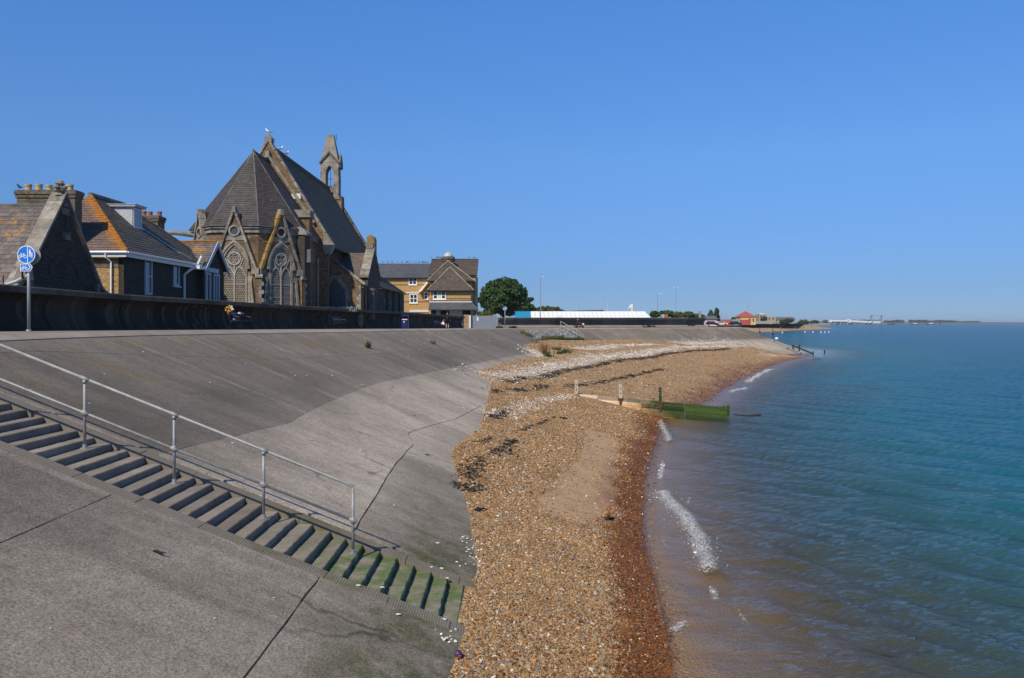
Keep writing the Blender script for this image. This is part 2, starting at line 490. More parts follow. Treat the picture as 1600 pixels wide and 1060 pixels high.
# a smooth bed under the slabs: seen only in the joints
def grid_strip(ts, ss, dz, zfun=None):
    v = []; 
    for t in ts:
        for s in ss:
            p = apron(t, s, dz)
            v.append(tuple(p))
    n, m = len(ts), len(ss)
    q = np.array([(i*m + j, (i+1)*m + j, (i+1)*m + j + 1, i*m + j + 1) for i in range(n - 1) for j in range(m - 1)])
    return np.array(v), q
Y_S0, Y_S1, KERB = 11.72, 13.48, 0.30
TA, TB = t_of_y(Y_S0), t_of_y(Y_S1)
bed_v, bed_q = grid_strip(np.concatenate([np.arange(0, TA - .02, 1.0), [TA - .02]]), np.linspace(0.02, 14, 15), -0.07)
bed_v2, bed_q2 = grid_strip(np.concatenate([[TB + .02], np.arange(TB + 1, ARC[-1], 1.0)]), np.linspace(0.02, 14, 15), -0.07)
me = np_mesh('slope_bed', np.vstack([bed_v, bed_v2]), np.vstack([bed_q, bed_q2 + len(bed_v)]), M_BED)
slope_root = tag(link_mesh('concrete_slope', me), 'broad sloping concrete apron running down from the promenade to the beach', kind='structure')
fv, fq = grid_strip(np.arange(0, ARC[-1], 1.0), np.linspace(0, 14, 15), 0.0)
BVH_S = BVHTree.FromPolygons([Vector(p) for p in fv], [tuple(q) for q in fq])

def hit(bvh, px, py):
    d = Vector(((px - 800) / F, 1, (HY - py) / F)).normalized()
    r = bvh.ray_cast(Vector((0, 0, 0)), d)
    return r[0]

# slabs: bands down the slope, bays along it
def n2(x, y, z=0.0): return mnoise.noise(Vector((x, y, z)))
def slab(t0, t1, f0, f1, tint, fine, gs=0.016):
    """one concrete slab between bay lines t0, t1 and the band lines f0(t), f1(t); edges ragged, top a little uneven"""
    g = 0.011 if fine else 0.006
    nt = max(2, int((t1 - t0) / (0.5 if fine else 1.6))); ns = max(2, int((f1((t0+t1)/2) - f0((t0+t1)/2)) / (0.5 if fine else 1.4)))
    v = []; uv = []; ed = []
    fr_t = [0.0, .10, .22] + [.22 + (t1 - t0 - .44) * i / nt for i in range(1, nt)] + [t1 - t0 - .22, t1 - t0 - .10, t1 - t0]
    fr_t = [g + x * (t1 - t0 - 2 * g) / (t1 - t0) for x in fr_t]; nt = len(fr_t) - 1
    def edge_jit(a): return 0.03 * n2(a * 1.7, 3.1) + 0.012 * n2(a * 7.0, 9.2)
    for i in range(nt + 1):
        t = t0 + fr_t[i]
        a, b = f0(t) + gs, f1(t) - gs
        a += edge_jit(t + 5*a) if f0 is not zero_line else 0
        b += edge_jit(t + 5*f1(t) - 2*g)
        for j in range(ns + 1):
            s = a + (b - a) * j / ns
            tt = t + (edge_jit(s + 13*t0) if i == 0 else edge_jit(s + 13*t1) if i == nt else 0) * 0.4
            p = apron(tt, s)
            p.z += 0.003 * n2(p.x * 0.5, p.y * 0.5, 1.0) + (tint - 0.5) * 0.006
            v.append(tuple(p)); uv.append((tt, s)); ed.append(1.0 if i in (0, nt) else .75 if i in (1, nt - 1) else 0.0)
    m = ns + 1
    q = [(i*m + j, i*m + j + 1, (i+1)*m + j + 1, (i+1)*m + j) for i in range(nt) for j in range(ns)]
    ring = [j for j in range(m)] + [i*m + ns for i in range(1, nt + 1)] + [nt*m + j for j in range(ns - 1, -1, -1)] + [i*m for i in range(nt - 1, 0, -1)]
    b0 = len(v)
    for r in ring:
        x, y, z = v[r]; v.append((x, y, z - 0.085)); uv.append(uv[r]); ed.append(0.0)
    for a in range(len(ring)):
        c = (a + 1) % len(ring)
        q.append((ring[a], b0 + a, b0 + c, ring[c]))
    q = np.array(q)[:, ::-1]
    me = np_mesh('slab', np.array(v), q, M_SLOPE, uv=np.array(uv), fattr={'tint': np.full(len(q), tint)}, vattr={'edge': np.array(ed)})
    return link_mesh('slab', me, slope_root)
zero_line = lambda t: 0.36
j_up = lambda t: float(np.interp(t, [0, TB, t_of_y(17), t_of_y(28), t_of_y(40), 400], [1.3, 1.0, .85, 2.5, 3.0, 2.6]))
j1 = lambda t: float(np.interp(t, [0, TA, TB, t_of_y(20), t_of_y(25), t_of_y(33), t_of_y(50), 115, 140, 400], [5.5, 5.45, 5.0, 5.75, 5.55, 5.25, 5.45, 5.6, 5.2, 5.0]))
j2 = lambda t: float(np.interp(t, [0, t_of_y(24), t_of_y(25.4), t_of_y(32), 90, 400], [8.42, 8.42, 8.0, 8.55, 8.7, 9.0]))
j3 = lambda t: 13.4
bays = [0]
while bays[-1] + 8 < TA - KERB - 4.0: bays.append(bays[-1] + 8)
bays += [TA - KERB]
bays2 = [TB + KERB] + [t_of_y(y) for y in (22.3, 26.4, 31.2, 36.8, 43, 50, 58, 66, 75, 84, 94, 103)]
while bays2[-1] + 9 < ARC[-1]: bays2.append(bays2[-1] + 9)
for bs in (bays, bays2):
    for i in range(len(bs) - 1):
        fine = bs[i] < t_of_y(34) and bs[i] > 20
        for k_, (fa, fb) in enumerate(((zero_line, j_up), (j_up, j1), (j1, j2), (j2, j3))):
            near = bs[i] < TA
            base = (.44, .36, .36, .46)[k_] if near else (.52, .42, 1.26, 1.22 if bs[i] > t_of_y(18) else .70)[k_]
            slab(bs[i], bs[i + 1], fa, fb, base + random.uniform(-.10, .10), fine, (.006, .006, .009, .017)[k_] if fine else .006)
# pale edging kerb along the top
for bs in (bays, bays2):
    for i in range(len(bs) - 1):
        n = max(2, int((bs[i+1] - bs[i]) / 1.0)); mb = MB()
        ts = [bs[i] + 0.01 + (bs[i+1] - bs[i] - 0.02) * k_ / n for k_ in range(n + 1)]
        tint = random.random()
        for a, b in zip(ts[:-1], ts[1:]):
            q0, q1, q2, q3 = apron(a, 0.0), apron(b, 0.0), apron(b, 0.35), apron(a, 0.35)
            for q in (q0, q1): q.z = apron(a, 0).z
            dn = Vector((0, 0, -0.14))
            q2.z += 0.02; q3.z += 0.02
            mb.poly([q0, q3, q2, q1], 0, tint); mb.poly([q3, q3 + dn, q2 + dn, q2], 0, tint)
        mb.build('edging', M_EDGE, slope_root)

# ---------------------------------------------------------------- stair let into the apron
stair = thing('concrete_stair', 'flight of concrete steps beside the steel handrail, green with weed at the bottom', 'stair', (-11.2, 12.6, -.3))
TR = 0.285
xe = edge_at(TA)[0][0]; ze = edge_at(TA)[0][2]
STEPS = []
for i in range(37):
    x0 = xe + 0.12 + TR * i; x1 = x0 + TR
    zt = ze - SL * (x1 - xe) - 0.012
    STEPS.append((x0, x1, zt))
    jx = random.uniform(-.012, .012); jz = random.uniform(-.008, .008); tl = random.uniform(-.006, .006)
    mb = MB(); tint = random.random()
    ny = 14
    pts = []
    for j in range(ny + 1):
        y = Y_S0 + 0.004 + (Y_S1 - Y_S0 - 0.008) * j / ny
        w = 0.008 * n2(y * 3.1, i * 2.7) + 0.006 * n2(y * 9, i * 1.3) - (.014 if n2(y * 4.3, i * 5.1) > .46 else 0)
        zz = zt + jz + tl * (j - 7) / 7
        xb = x0 - 0.06
        pts += [(xb, y, zz - 0.004), (x1 + jx + w - 0.012, y, zz), (x1 + jx + w, y, zz - 0.014), (x1 + jx + w * .6 - 0.015, y, zz - 0.34), (xb, y, zz - 0.34)]
    fs = []
    for j in range(ny):
        for c in range(4):
            fs.append((j*5 + c, j*5 + c + 1, (j+1)*5 + c + 1, (j+1)*5 + c))
    fs.append((0, 4, 3, 2, 1)); e = ny * 5; fs.append((e, e + 1, e + 2, e + 3, e + 4))
    mb.add(pts, fs, 0, tint)
    mb.build('step', M_STEP, stair)
M_KERB = None
def kerb_concrete():
    k = MT('ridged_kerb'); p = k.pos()
    col = k.mix(k.noise(p, 1.2, 6, 0.65), (0.15, 0.128, 0.10), (0.27, 0.23, 0.185))
    w = k.n('TexWave', {'Vector': p, 'Scale': 9.0, 'Distortion': 2.5, 'Detail': 2.0, 'Detail Scale': 2.0}, bands_direction='X').outputs['Fac']
    col = k.mix(1.0, col, k.ramp(w, [(0.1, 0.80), (0.6, 1.05)]), 'MULTIPLY')
    zz = k.sep(p)[2]
    lowm = k.ramp(k.math('MULTIPLY_ADD', zz, -1.0, -2.9), [(0.0, 0.0), (0.5, 0.7), (1.0, 0.5)])
    alg = k.math('MULTIPLY', k.ramp(k.noise(p, 2.0, 6, 0.7), [(0.45, 0.0), (0.6, 0.9)]), lowm)
    col = k.mix(alg, col, (0.10, 0.10, 0.014))
    h = k.math('ADD', w, k.math('MULTIPLY', k.noise(p, 40, 3), 0.8))
    return k.set(col, 0.92, k.bump(h, 0.45, 0.012))
M_KERB = kerb_concrete()
for (ya, yb) in ((Y_S0 - KERB + .012, Y_S0), (Y_S1, Y_S1 + KERB - .012)):
    n = 14
    for i in range(n):
        s0 = 0.36 + (13.0 - 0.36) * i / n; s1 = 0.36 + (13.0 - 0.36) * (i + 1) / n - 0.01
        mb = MB(); tint = random.random()
        zz = lambda s: ze - SL * s + 0.006 + (tint - .5) * .012
        a = [(xe + s0, ya, zz(s0)), (xe + s1, ya, zz(s1)), (xe + s1, yb, zz(s1)), (xe + s0, yb, zz(s0))]
        mb.prism(a, (0, 0, -0.55), 0, tint)
        mb.build('kerb', M_KERB, stair)

# handrail
rail = thing('handrail', 'galvanised tubular steel handrail beside the steps, with a bent end above the green lowest treads', 'handrail', (-6, 12.95, -2))
YR = 12.95
post_x = [-2.585 - 1.455 * i for i in range(7)]
def tread_z(x):
    for x0, x1, zt in STEPS:
        if x0 <= x < x1: return zt
    return STEPS[0][2]
tops = []
for x in post_x:
    zb = tread_z(x); tops.append((x, zb))
slope_r = SL
zline = lambda x: tops[0][1] + 1.10 + (x - post_x[0]) * (-SL)
for x, zb in tops:
    mb = MB(); mb.tube([(x, YR, zb), (x, YR, zline(x) - 0.02)], 0.024, 10)
    po = mb.build('post', M_STEEL, rail, True)
    f = MB(); f.tube([(x, YR, zb - .002), (x, YR, zb + .012)], 0.065, 14); f.tube([(x, YR, zb + .01), (x, YR, zb + .07)], 0.033, 12)
    attach_sub(f.build('flange', M_STEEL), po)
    if x != post_x[0]:
        c = MB(); c.tube([(x - .07, YR, zline(x - .07)), (x + .07, YR, zline(x + .07))], 0.032, 10)
        c.tube([(x, YR, zline(x) - .08), (x, YR, zline(x) - .02)], 0.032, 10)
        attach_sub(c.build('tee_fitting', M_STEEL, None, True), po)
    c = MB(); zl = zline(x) - 0.56
    c.tube([(x - .06, YR, zl + SL*.06), (x + .06, YR, zl - SL*.06)], 0.031, 10); c.tube([(x, YR, zl - .05), (x, YR, zl + .05)], 0.033, 10)
    attach_sub(c.build('cross_fitting', M_STEEL, None, True), po)
mb = MB()
xl = post_x[-1] - 0.3
mb.tube([(xl, YR, zline(xl)), (post_x[0] - .09, YR, zline(post_x[0] - .09)), (post_x[0] - .035, YR, zline(post_x[0]) + .012), (post_x[0], YR, zline(post_x[0]) - .03), (post_x[0], YR, zline(post_x[0]) - .12)], 0.024, 10)
mb.build('top_rail', M_STEEL, rail, True)
mb = MB(); mb.tube([(xl, YR, zline(xl) - .56), (post_x[0], YR, zline(post_x[0]) - .56)], 0.021, 10)
mb.build('lower_rail', M_STEEL, rail, True)

# ---------------------------------------------------------------- promenade and sea wall
WALL_CP = [(-16.0, -30), (-16.0, 10), (-16.05, 25), (-16.4, 32), (-16.0, 40), (-14.5, 57), (-12.3, 72), (-10.4, 88), (-8.6, 104), (-7.3, 116.5)]
WALL2_CP = [(-2.1, 121.0), (8, 127.7), (19, 136.0), (30, 145.0), (36.3, 150.2)]
WL = catmull([(x, y, 0) for x, y in WALL_CP], 1.0)
WL2 = catmull([(x, y, 0) for x, y in WALL2_CP], 1.0)
prom_z = lambda y: float(np.interp(y, [0, 22, 28, 36, 50, 66, 80, 98, 107, 118, 138, 160, 210], [-.30, -.28, -.32, -.38, -.48, -.60, -.70, -.83, -.88, -.97, -1.04, -1.09, -1.2]))
top_z = lambda y: float(np.interp(y, [0, 25, 32, 40, 57, 72, 90, 104, 116.5, 121, 137, 156], [1.15, 1.15, 1.14, 1.13, 1.07, 1.02, .92, .84, .80, .61, .68, .77]))
# paving: from the edge back to behind the wall line
v = []; q = []
path = [(*tuple(edge_at(t)[0]), ) for t in np.arange(0, ARC[-1], 1.5)]
back = []
wl_all = [(p.x - 1.2, p.y) for p in WL] + [(-4.5, 122.0)] + [(p.x - .5, p.y + .9) for p in WL2] + [(43, 156.5), (47.5, 163), (49, 210)]
wla = np.array(wl_all); wd = np.concatenate([[0], np.cumsum(np.linalg.norm(np.diff(wla, axis=0), axis=1))])
# pair by arclength pieces: near stretch, corner, far stretch
eb = [0, t_of_y(98), float(ARC[np.argmin(np.linalg.norm(EDGEA[:, :2] - np.array([3.2, 114.2]), axis=1))]), float(ARC[np.argmin(np.linalg.norm(EDGEA[:, :2] - np.array([42.0, 146.2]), axis=1))]), ARC[-1]]
wb = [0, wd[np.argmin(np.abs(wla[:len(WL), 1] - 104))], wd[len(WL)], wd[len(WL) + len(WL2)], wd[-1]]
mb = MB()
ts = np.arange(0, ARC[-1], 1.5)
prev = None
for t in ts:
    w = np.interp(t, eb, wb); bx, by = np.interp(w, wd, wla[:, 0]), np.interp(w, wd, wla[:, 1])
    (x, y, z), _ = edge_at(t)
    cur = (Vector((x, y, z)), Vector((bx, by, prom_z(by))))
    if prev: mb.poly([prev[0], cur[0], cur[1], prev[1]])
    prev = cur
tag(mb.build('promenade', M_PROM), 'concrete promenade walkway between the sea wall and the slope', kind='structure')

def sea_wall(name, line, label, bay, wall_m=None):
    root = thing(name, label, 'sea wall', (line[0].x, line[0].y, prom_z(line[0].y)))
    arr = np.array([(p.x, p.y) for p in line]); d = np.concatenate([[0], np.cumsum(np.linalg.norm(np.diff(arr, axis=0), axis=1))])
    tg = np.gradient(arr, d, axis=0); tg /= np.linalg.norm(tg, axis=1, keepdims=True)
    # profile: (seaward offset, height fraction): foot steps out, face hollow, lip curls out
    prof = [(0.30, 0.0), (0.16, 0.10), (0.02, 0.24), (-0.06, 0.40), (-0.08, 0.52), (-0.04, 0.64), (0.05, 0.74), (0.20, 0.81), (0.34, 0.845)]
    n = max(1, int(round(d[-1] / bay)))
    for i in range(n):
        a, b = d[-1] * i / n + 0.012, d[-1] * (i + 1) / n - 0.012
        k = max(2, int((b - a) / 0.9)); tint = random.random(); mb = MB(); cp = MB()
        rows = []; crow = []
        for j in range(k + 1):
            w = a + (b - a) * j / k
            x, y = np.interp(w, d, arr[:, 0]), np.interp(w, d, arr[:, 1]); tx, ty = np.interp(w, d, tg[:, 0]), np.interp(w, d, tg[:, 1])
            nx, ny = ty, -tx
            z0, z1 = prom_z(y) - .03, top_z(y); h = z1 - z0
            j_ = 0.02 * math.sin(i * 2.3)
            rows.append([Vector((x + nx * (o + j_), y + ny * (o + j_), z0 + h * f)) for o, f in prof] + [Vector((x - nx * .35, y - ny * .35, z0 + h * .845)), Vector((x - nx * .35, y - ny * .35, z0 - .6))])
            crow.append([Vector((x + nx * o, y + ny * o, z0 + h * f)) for o, f in ((.38, .85), (.40, .97), (.36, 1.0), (-.30, 1.01), (-.38, .97), (-.38, .85))])
        for R, tgt, tt in ((rows, mb, tint), (crow, cp, random.random())):
            m = len(R[0])
            for j in range(k):
                for c in range(m - 1):
                    tgt.poly([R[j][c], R[j+1][c], R[j+1][c+1], R[j][c+1]], 0, tt)
            tgt.poly(R[0], 0, tt); tgt.poly(R[-1][::-1], 0, tt)
            if tgt is cp:
                for j in range(k): tgt.poly([R[j][m-1], R[j+1][m-1], R[j+1][0], R[j][0]], 0, tt)
        mb.build('wall_bay', wall_m or M_WALL, root, False)
        cp.build('coping', M_COPE, root)
    return root
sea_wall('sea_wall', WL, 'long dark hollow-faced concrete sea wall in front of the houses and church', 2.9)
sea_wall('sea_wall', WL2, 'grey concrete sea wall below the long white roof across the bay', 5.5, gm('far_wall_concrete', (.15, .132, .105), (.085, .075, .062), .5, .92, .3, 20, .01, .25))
M_PLINTH = gm('plinth_concrete', (0.28, 0.24, 0.19), (0.21, 0.18, 0.145), 0.5)
mb = MB()
for a, b in zip(WL2[:-1], WL2[1:]):
    t_ = (b - a).normalized(); nn = Vector((t_.y, -t_.x, 0))
    za, zb = prom_z(a.y), prom_z(b.y)
    A0, A1 = a + nn * 1.15, a + nn * .2; B0, B1 = b + nn * 1.15, b + nn * .2
    for V_, z_ in ((A0, za + .10), (A1, za + .42), (B0, zb + .10), (B1, zb + .42)): V_.z = z_
    mb.poly([A0, B0, B1, A1]); mb.poly([A0 - Vector((0, 0, .3)), B0 - Vector((0, 0, .3)), B0, A0])
tag(mb.build('wall_footing', M_PLINTH), 'pale sloping concrete footing along the foot of the far wall', 'footing')

# ---------------------------------------------------------------- ground behind the wall, far shore
M_GROUND = gm('rough_grass', (0.055, 0.075, 0.025), (0.13, 0.12, 0.06), 0.05, 0.95, 0.3)
M_TARMAC = gm('tarmac', (0.06, 0.06, 0.06), (0.045, 0.045, 0.045), 0.3, 0.9)
mb = MB()
gz = -1.35
line = [Vector((p.x - .33, p.y, gz)) for p in WL] + [Vector((-4.8, 122.5, gz))] + [Vector((p.x - .3, p.y + .6, gz)) for p in WL2] + [Vector((48.3, 163, gz)), Vector((49, 210, gz)), Vector((75, 300, gz)), Vector((98, 400, gz)), Vector((128, 440, gz)), Vector((190, 530, gz)), Vector((260, 700, gz)), Vector((330, 900, gz)), Vector((300, 1600, gz))]
far_pts = [Vector((-6000 + p.x, p.y, gz)) for p in line]
for a, b, c, d_ in zip(line[:-1], line[1:], far_pts[1:], far_pts[:-1]): mb.poly([a, b, c, d_])
tag(mb.build('ground', M_GROUND), 'rough ground and grass behind the sea wall', kind='structure')
# ---------------------------------------------------------------- beach: from the toe of the apron to the waterline and on under the sea
TOE = [(702,1058),(716,1022),(728,985),(726,962),(746,893),(742,868),(737,830),(729,779),(718,763),(705,706),(749,670),(758,639),(765,614),(768,600),(740,581),(799,564),(838,556),(817,539),(850,532),(892,532),(940,531.5),(995,530.5),(1050,534.5),(1110,535),(1146,534.5),(1168,541),(1190,547),(1231,556),(1248,556.5)]
WAT = [(1042,1060),(1040,1030),(1037,1005),(1034,985),(1026,945),(1020,925),(1012,895),(1000,850),(996,825),(1000,760),(1008,725),(1018,695),(1026,672),(1034,655),(1075,636),(1105,624),(1118,611),(1150,593),(1166,585),(1176,580),(1186,576),(1195,573),(1207,569),(1222,565),(1232,562.5),(1240,561),(1246,559.5),(1256,558),(1262,557)]
Tw = [hit(BVH_S, *p) for p in TOE]
Ww = [P(px, py, -SEA * F / (py - HY)) for px, py in WAT]
Tw = [Vector((Tw[0].x + .15, -3, Tw[0].z))] + Tw; Ww = [Vector((Ww[0].x - .1, -3, SEA))] + Ww
u = np.concatenate([[0], np.cumsum([((Tw[i+1]-Tw[i]).length + (Ww[i+1]-Ww[i]).length) / 2 for i in range(len(Tw)-1)])])
# rows: close together near the camera, wider apart far off
us = [0.0]
while us[-1] < u[-1]:
    yy = np.interp(us[-1], u, [ (a.y+b.y)/2 for a, b in zip(Tw, Ww)])
    us.append(us[-1] + max(0.14, 0.009 * max(yy, 0)))
us[-1] = u[-1]; us = np.array(us)
T_ = np.stack([np.interp(us, u, [p[i] for p in Tw]) for i in range(3)], 1)
W_ = np.stack([np.interp(us, u, [p[i] for p in Ww]) for i in range(3)], 1)
vs = np.concatenate([np.linspace(-.35, 0, 5)[:-1], np.linspace(0, 1.0, 72)[:-1], np.linspace(1.0, 1.9, 34), np.linspace(2.0, 7, 10)])
NV = len(vs)
D = W_ - T_
Lh = np.linalg.norm(D[:, :2], axis=1)
bx = np.zeros((len(us), NV, 3))
for j, v_ in enumerate(vs):
    bx[:, j, :2] = T_[:, :2] + D[:, :2] * v_
    if v_ < 0: zz = T_[:, 2] + 0.06 * (-v_) * Lh
    elif v_ <= 1: zz = T_[:, 2] + (W_[:, 2] - T_[:, 2]) * (0.8 * v_ + 0.2 * v_ * v_)
    else: zz = SEA - 0.075 * np.minimum(Lh, 9) * (v_ - 1) - 0.01
    bx[:, j, 2] = zz
for i in range(len(us)):
    for j in range(NV):
        x, y = bx[i, j, 0], bx[i, j, 1]; v_ = vs[j]
        w = 1.0 if 0.06 < v_ < 0.9 else 0.25
        bx[i, j, 2] += w * (0.05 * n2(x * .35, y * .35, 2) + 0.035 * n2(x * 1.1, y * 1.1, 5) + 0.018 * n2(x * 3.2, y * 3.2, 8))
nu_ = len(us)
bq = np.array([(i*NV + j, i*NV + j + 1, (i+1)*NV + j + 1, (i+1)*NV + j) for i in range(nu_ - 1) for j in range(NV - 1)])[:, ::-1]
bv = bx.reshape(-1, 3)
BVH_B = BVHTree.FromPolygons([Vector(p) for p in bv], [tuple(q) for q in bq])

def on_beach(pts):
    out = []
    for px, py in pts:
        h = hit(BVH_B, px, py); g = hit(BVH_S, px, py)
        if h is None or (g is not None and g.length < h.length): h = g
        if h is not None: out.append(h)
    return out
def dist_poly(xy, line):
    a = np.array([(p.x, p.y) for p in line]); best = np.full(len(xy), 1e9)
    for i in range(len(a) - 1):
        d = a[i+1] - a[i]; L2 = max((d * d).sum(), 1e-9)
        t = np.clip(((xy - a[i]) @ d) / L2, 0, 1)
        best = np.minimum(best, np.linalg.norm(xy - (a[i] + t[:, None] * d), axis=1))
    return best
WRACK = [([(724,762),(730,745),(744,728),(758,716)], .42), ([(768,712),(780,704),(795,696),(803,689)], .32), ([(795,703),(804,714)], .22), ([(805,676),(815,672),(830,667),(845,661),(868,652)], .16),
         ([(766,613),(790,608),(805,612),(830,606),(858,604)], .55), ([(764,648),(776,655),(792,640)], .3), ([(735,690),(752,692),(768,684)], .15),
         ([(790,598),(845,590),(870,583),(900,577),(940,570),(985,562),(1040,553),(1100,548),(1140,545)], .55), ([(880,606),(905,603),(940,598),(970,592),(1000,585),(1040,577)], .38), ([(745,800),(752,798)], .1), ([(876,653),(884,655)], .12), ([(943,812),(955,814)], .12), ([(718,765),(745,768),(752,752)], .25)]
SHELL = [([(745,581),(765,590),(790,588),(820,584),(850,577),(880,569),(910,564),(960,557),(1020,548),(1080,542),(1160,540)], 1.0), ([(770,650),(800,640),(830,630),(870,621),(890,617)], .5),
         ([(820,545),(850,550),(830,556)], .8), ([(1064,537),(1110,536),(1158,537)], 1.4), ([(900,545),(960,540),(1020,538)], .9), ([(1190,552),(1215,557)], .4), ([(737,840),(742,875),(745,900)], .12), ([(700,975),(712,1010)], .12)]
SAND = [([(882,800),(905,780),(925,755)], .9), ([(930,720),(940,695),(935,680)], .75), ([(905,760),(935,725)], .8), ([(1190,556),(1240,557)], 1.2)]
xy = bv[:, :2]
def field(groups, soft=1.0):
    f = np.zeros(len(xy))
    for pts, w in groups:
        L = on_beach(pts)
        if len(L) < 2: continue
        f = np.maximum(f, np.exp(-(dist_poly(xy, L) / (w * soft)) ** 2))
    return f
V_all = np.tile(vs, nu_)
f_shell, f_sand, f_wrack = field(SHELL), field(SAND), field(WRACK)
wob = np.array([0.05 * n2(p[0] * .5, p[1] * .5, 7) + 0.02 * n2(p[0] * 2, p[1] * 2, 3) for p in bv])
yrow = np.repeat(W_[:, 1], NV)
wet_edge = np.interp(yrow, [0, 13, 20, 28, 45, 60, 200], [.68, .69, .76, .82, .88, .90, .93]) + wob * 2.0 - .04
f_wet = np.clip((V_all - wet_edge) / 0.17, 0, 1) * np.clip(1 - (V_all - 1.02) / .06, .25, 1)

def beach_mat():
    k = MT('shingle_beach'); p = k.pos()
    shell, sand, wet, wrack = k.attr('shell'), k.attr('sand'), k.attr('wet'), k.attr('wrack')
    c = k.vor(p, 24, 'Color'); cx = k.sep(c)
    col = k.ramp(cx[0], [(0.0, (0.12, 0.060, 0.020)), (0.25, (0.31, 0.160, 0.055)), (0.5, (0.42, 0.25, 0.105)), (0.72, (0.50, 0.335, 0.165)), (0.88, (0.24, 0.19, 0.135)), (1.0, (0.66, 0.54, 0.37))])
    big = k.noise(p, 0.6, 5, 0.6)
    col = k.mix(1.0, col, k.ramp(big, [(0.3, 0.80), (0.7, 1.16)]), 'MULTIPLY')
    # shell drift
    sh = k.math('MULTIPLY', k.ramp(shell, [(0.15, 0.0), (0.7, 1.0)]), k.ramp(k.noise(p, 3.0, 5, 0.75), [(0.36, 0.0), (0.56, 1.0)]))
    sh2 = k.math('GREATER_THAN', cx[1], k.math('MULTIPLY_ADD', sh, -0.62, 0.985))
    col = k.mix(sh2, col, (0.66, 0.62, 0.56))
    sa = k.math('MULTIPLY', k.ramp(sand, [(0.30, 0.0), (0.6, 1.0)]), k.ramp(k.noise(p, 1.6, 7, 0.8), [(0.36, 0.1), (0.56, 1.0)]))
    fine = k.noise(p, 70, 3, 0.8)
    col = k.mix(sa, col, k.mix(fine, (0.34, 0.20, 0.10), (0.50, 0.335, 0.19)))
    # below the swash: smooth wet sand, red-brown
    under = k.ramp(k.math('MULTIPLY_ADD', k.sep(p)[2], -1.0, SEA), [(0.0, 0.0), (0.06, 1.0)])
    col = k.mix(k.math('MULTIPLY', under, k.ramp(k.noise(p, 1.3, 6, 0.7), [(0.34, 0.35), (0.55, 1.0)])), col, k.mix(fine, (0.36, 0.235, 0.120), (0.46, 0.315, 0.17)))
    col = k.mix(k.math('MULTIPLY', k.ramp(wrack, [(0.3, 0.0), (0.8, 1.0)]), k.ramp(k.noise(p, 2.2, 6, 0.75), [(0.50, 0.0), (0.62, 0.85)])), col, (0.022, 0.022, 0.020))
    wetcol = k.mix(1.0, col, (0.50, 0.33, 0.17), 'MULTIPLY')
    col = k.mix(wet, col, wetcol)
    dd = k.vor(p, 24, 'Distance')
    h = k.math('ADD', k.math('MULTIPLY', k.math('MULTIPLY', dd, -1.0), k.math('SUBTRACT', 1.0, sa)), k.math('MULTIPLY', k.noise(p, 9, 4), 0.35))
    rough = k.ramp(wet, [(0.0, 0.85), (1.0, 0.42)])
    return k.set(col, rough, k.bump(h, 0.85, 0.035))
M_BEACH = beach_mat()
me = np_mesh('beach', bv, bq, M_BEACH, smooth=True, vattr={'shell': f_shell, 'sand': f_sand, 'wet': f_wet, 'wrack': f_wrack})
beach = tag(link_mesh('beach', me), 'orange shingle beach between the slope and the sea', kind='structure')

# ---------------------------------------------------------------- loose stones, shells, weed on it
def interp_surf(uu, vv):
    """surface point and fields for fractional row, column"""
    i = np.clip(np.floor(uu).astype(int), 0, nu_ - 2); j = np.clip(np.floor(vv).astype(int), 0, NV - 2)
    a = (uu - i)[:, None]; b = (vv - j)[:, None]
    p = bx[i, j] * (1-a)*(1-b) + bx[i+1, j] * a*(1-b) + bx[i, j+1] * (1-a)*b + bx[i+1, j+1] * a*b
    k = i * NV + j
    return p, k
def scatter(n, ylo, yhi, vlo, vhi, keep):
    """random points spread evenly by area over the beach between the given limits"""
    jlo = int(np.searchsorted(vs, vlo)); jhi = int(np.searchsorted(vs, vhi)) - 1
    rowy = (T_[:, 1] + W_[:, 1]) / 2
    ii = [i for i in range(nu_ - 1) if ylo <= rowy[i] <= yhi]
    A = []; idx = []
    I, J = np.meshgrid(np.array(ii), np.arange(jlo, jhi), indexing='ij'); I = I.ravel(); J = J.ravel()
    e1 = bx[I+1, J] - bx[I, J]; e2 = bx[I, J+1] - bx[I, J]
    ar = np.linalg.norm(np.cross(e1, e2), axis=1) * keep(I * NV + J)
    pr = ar / ar.sum()
    c = rng.choice(len(I), n, p=pr)
    p, k = interp_surf(I[c] + rng.random(n), J[c] + rng.random(n))
    return p, k

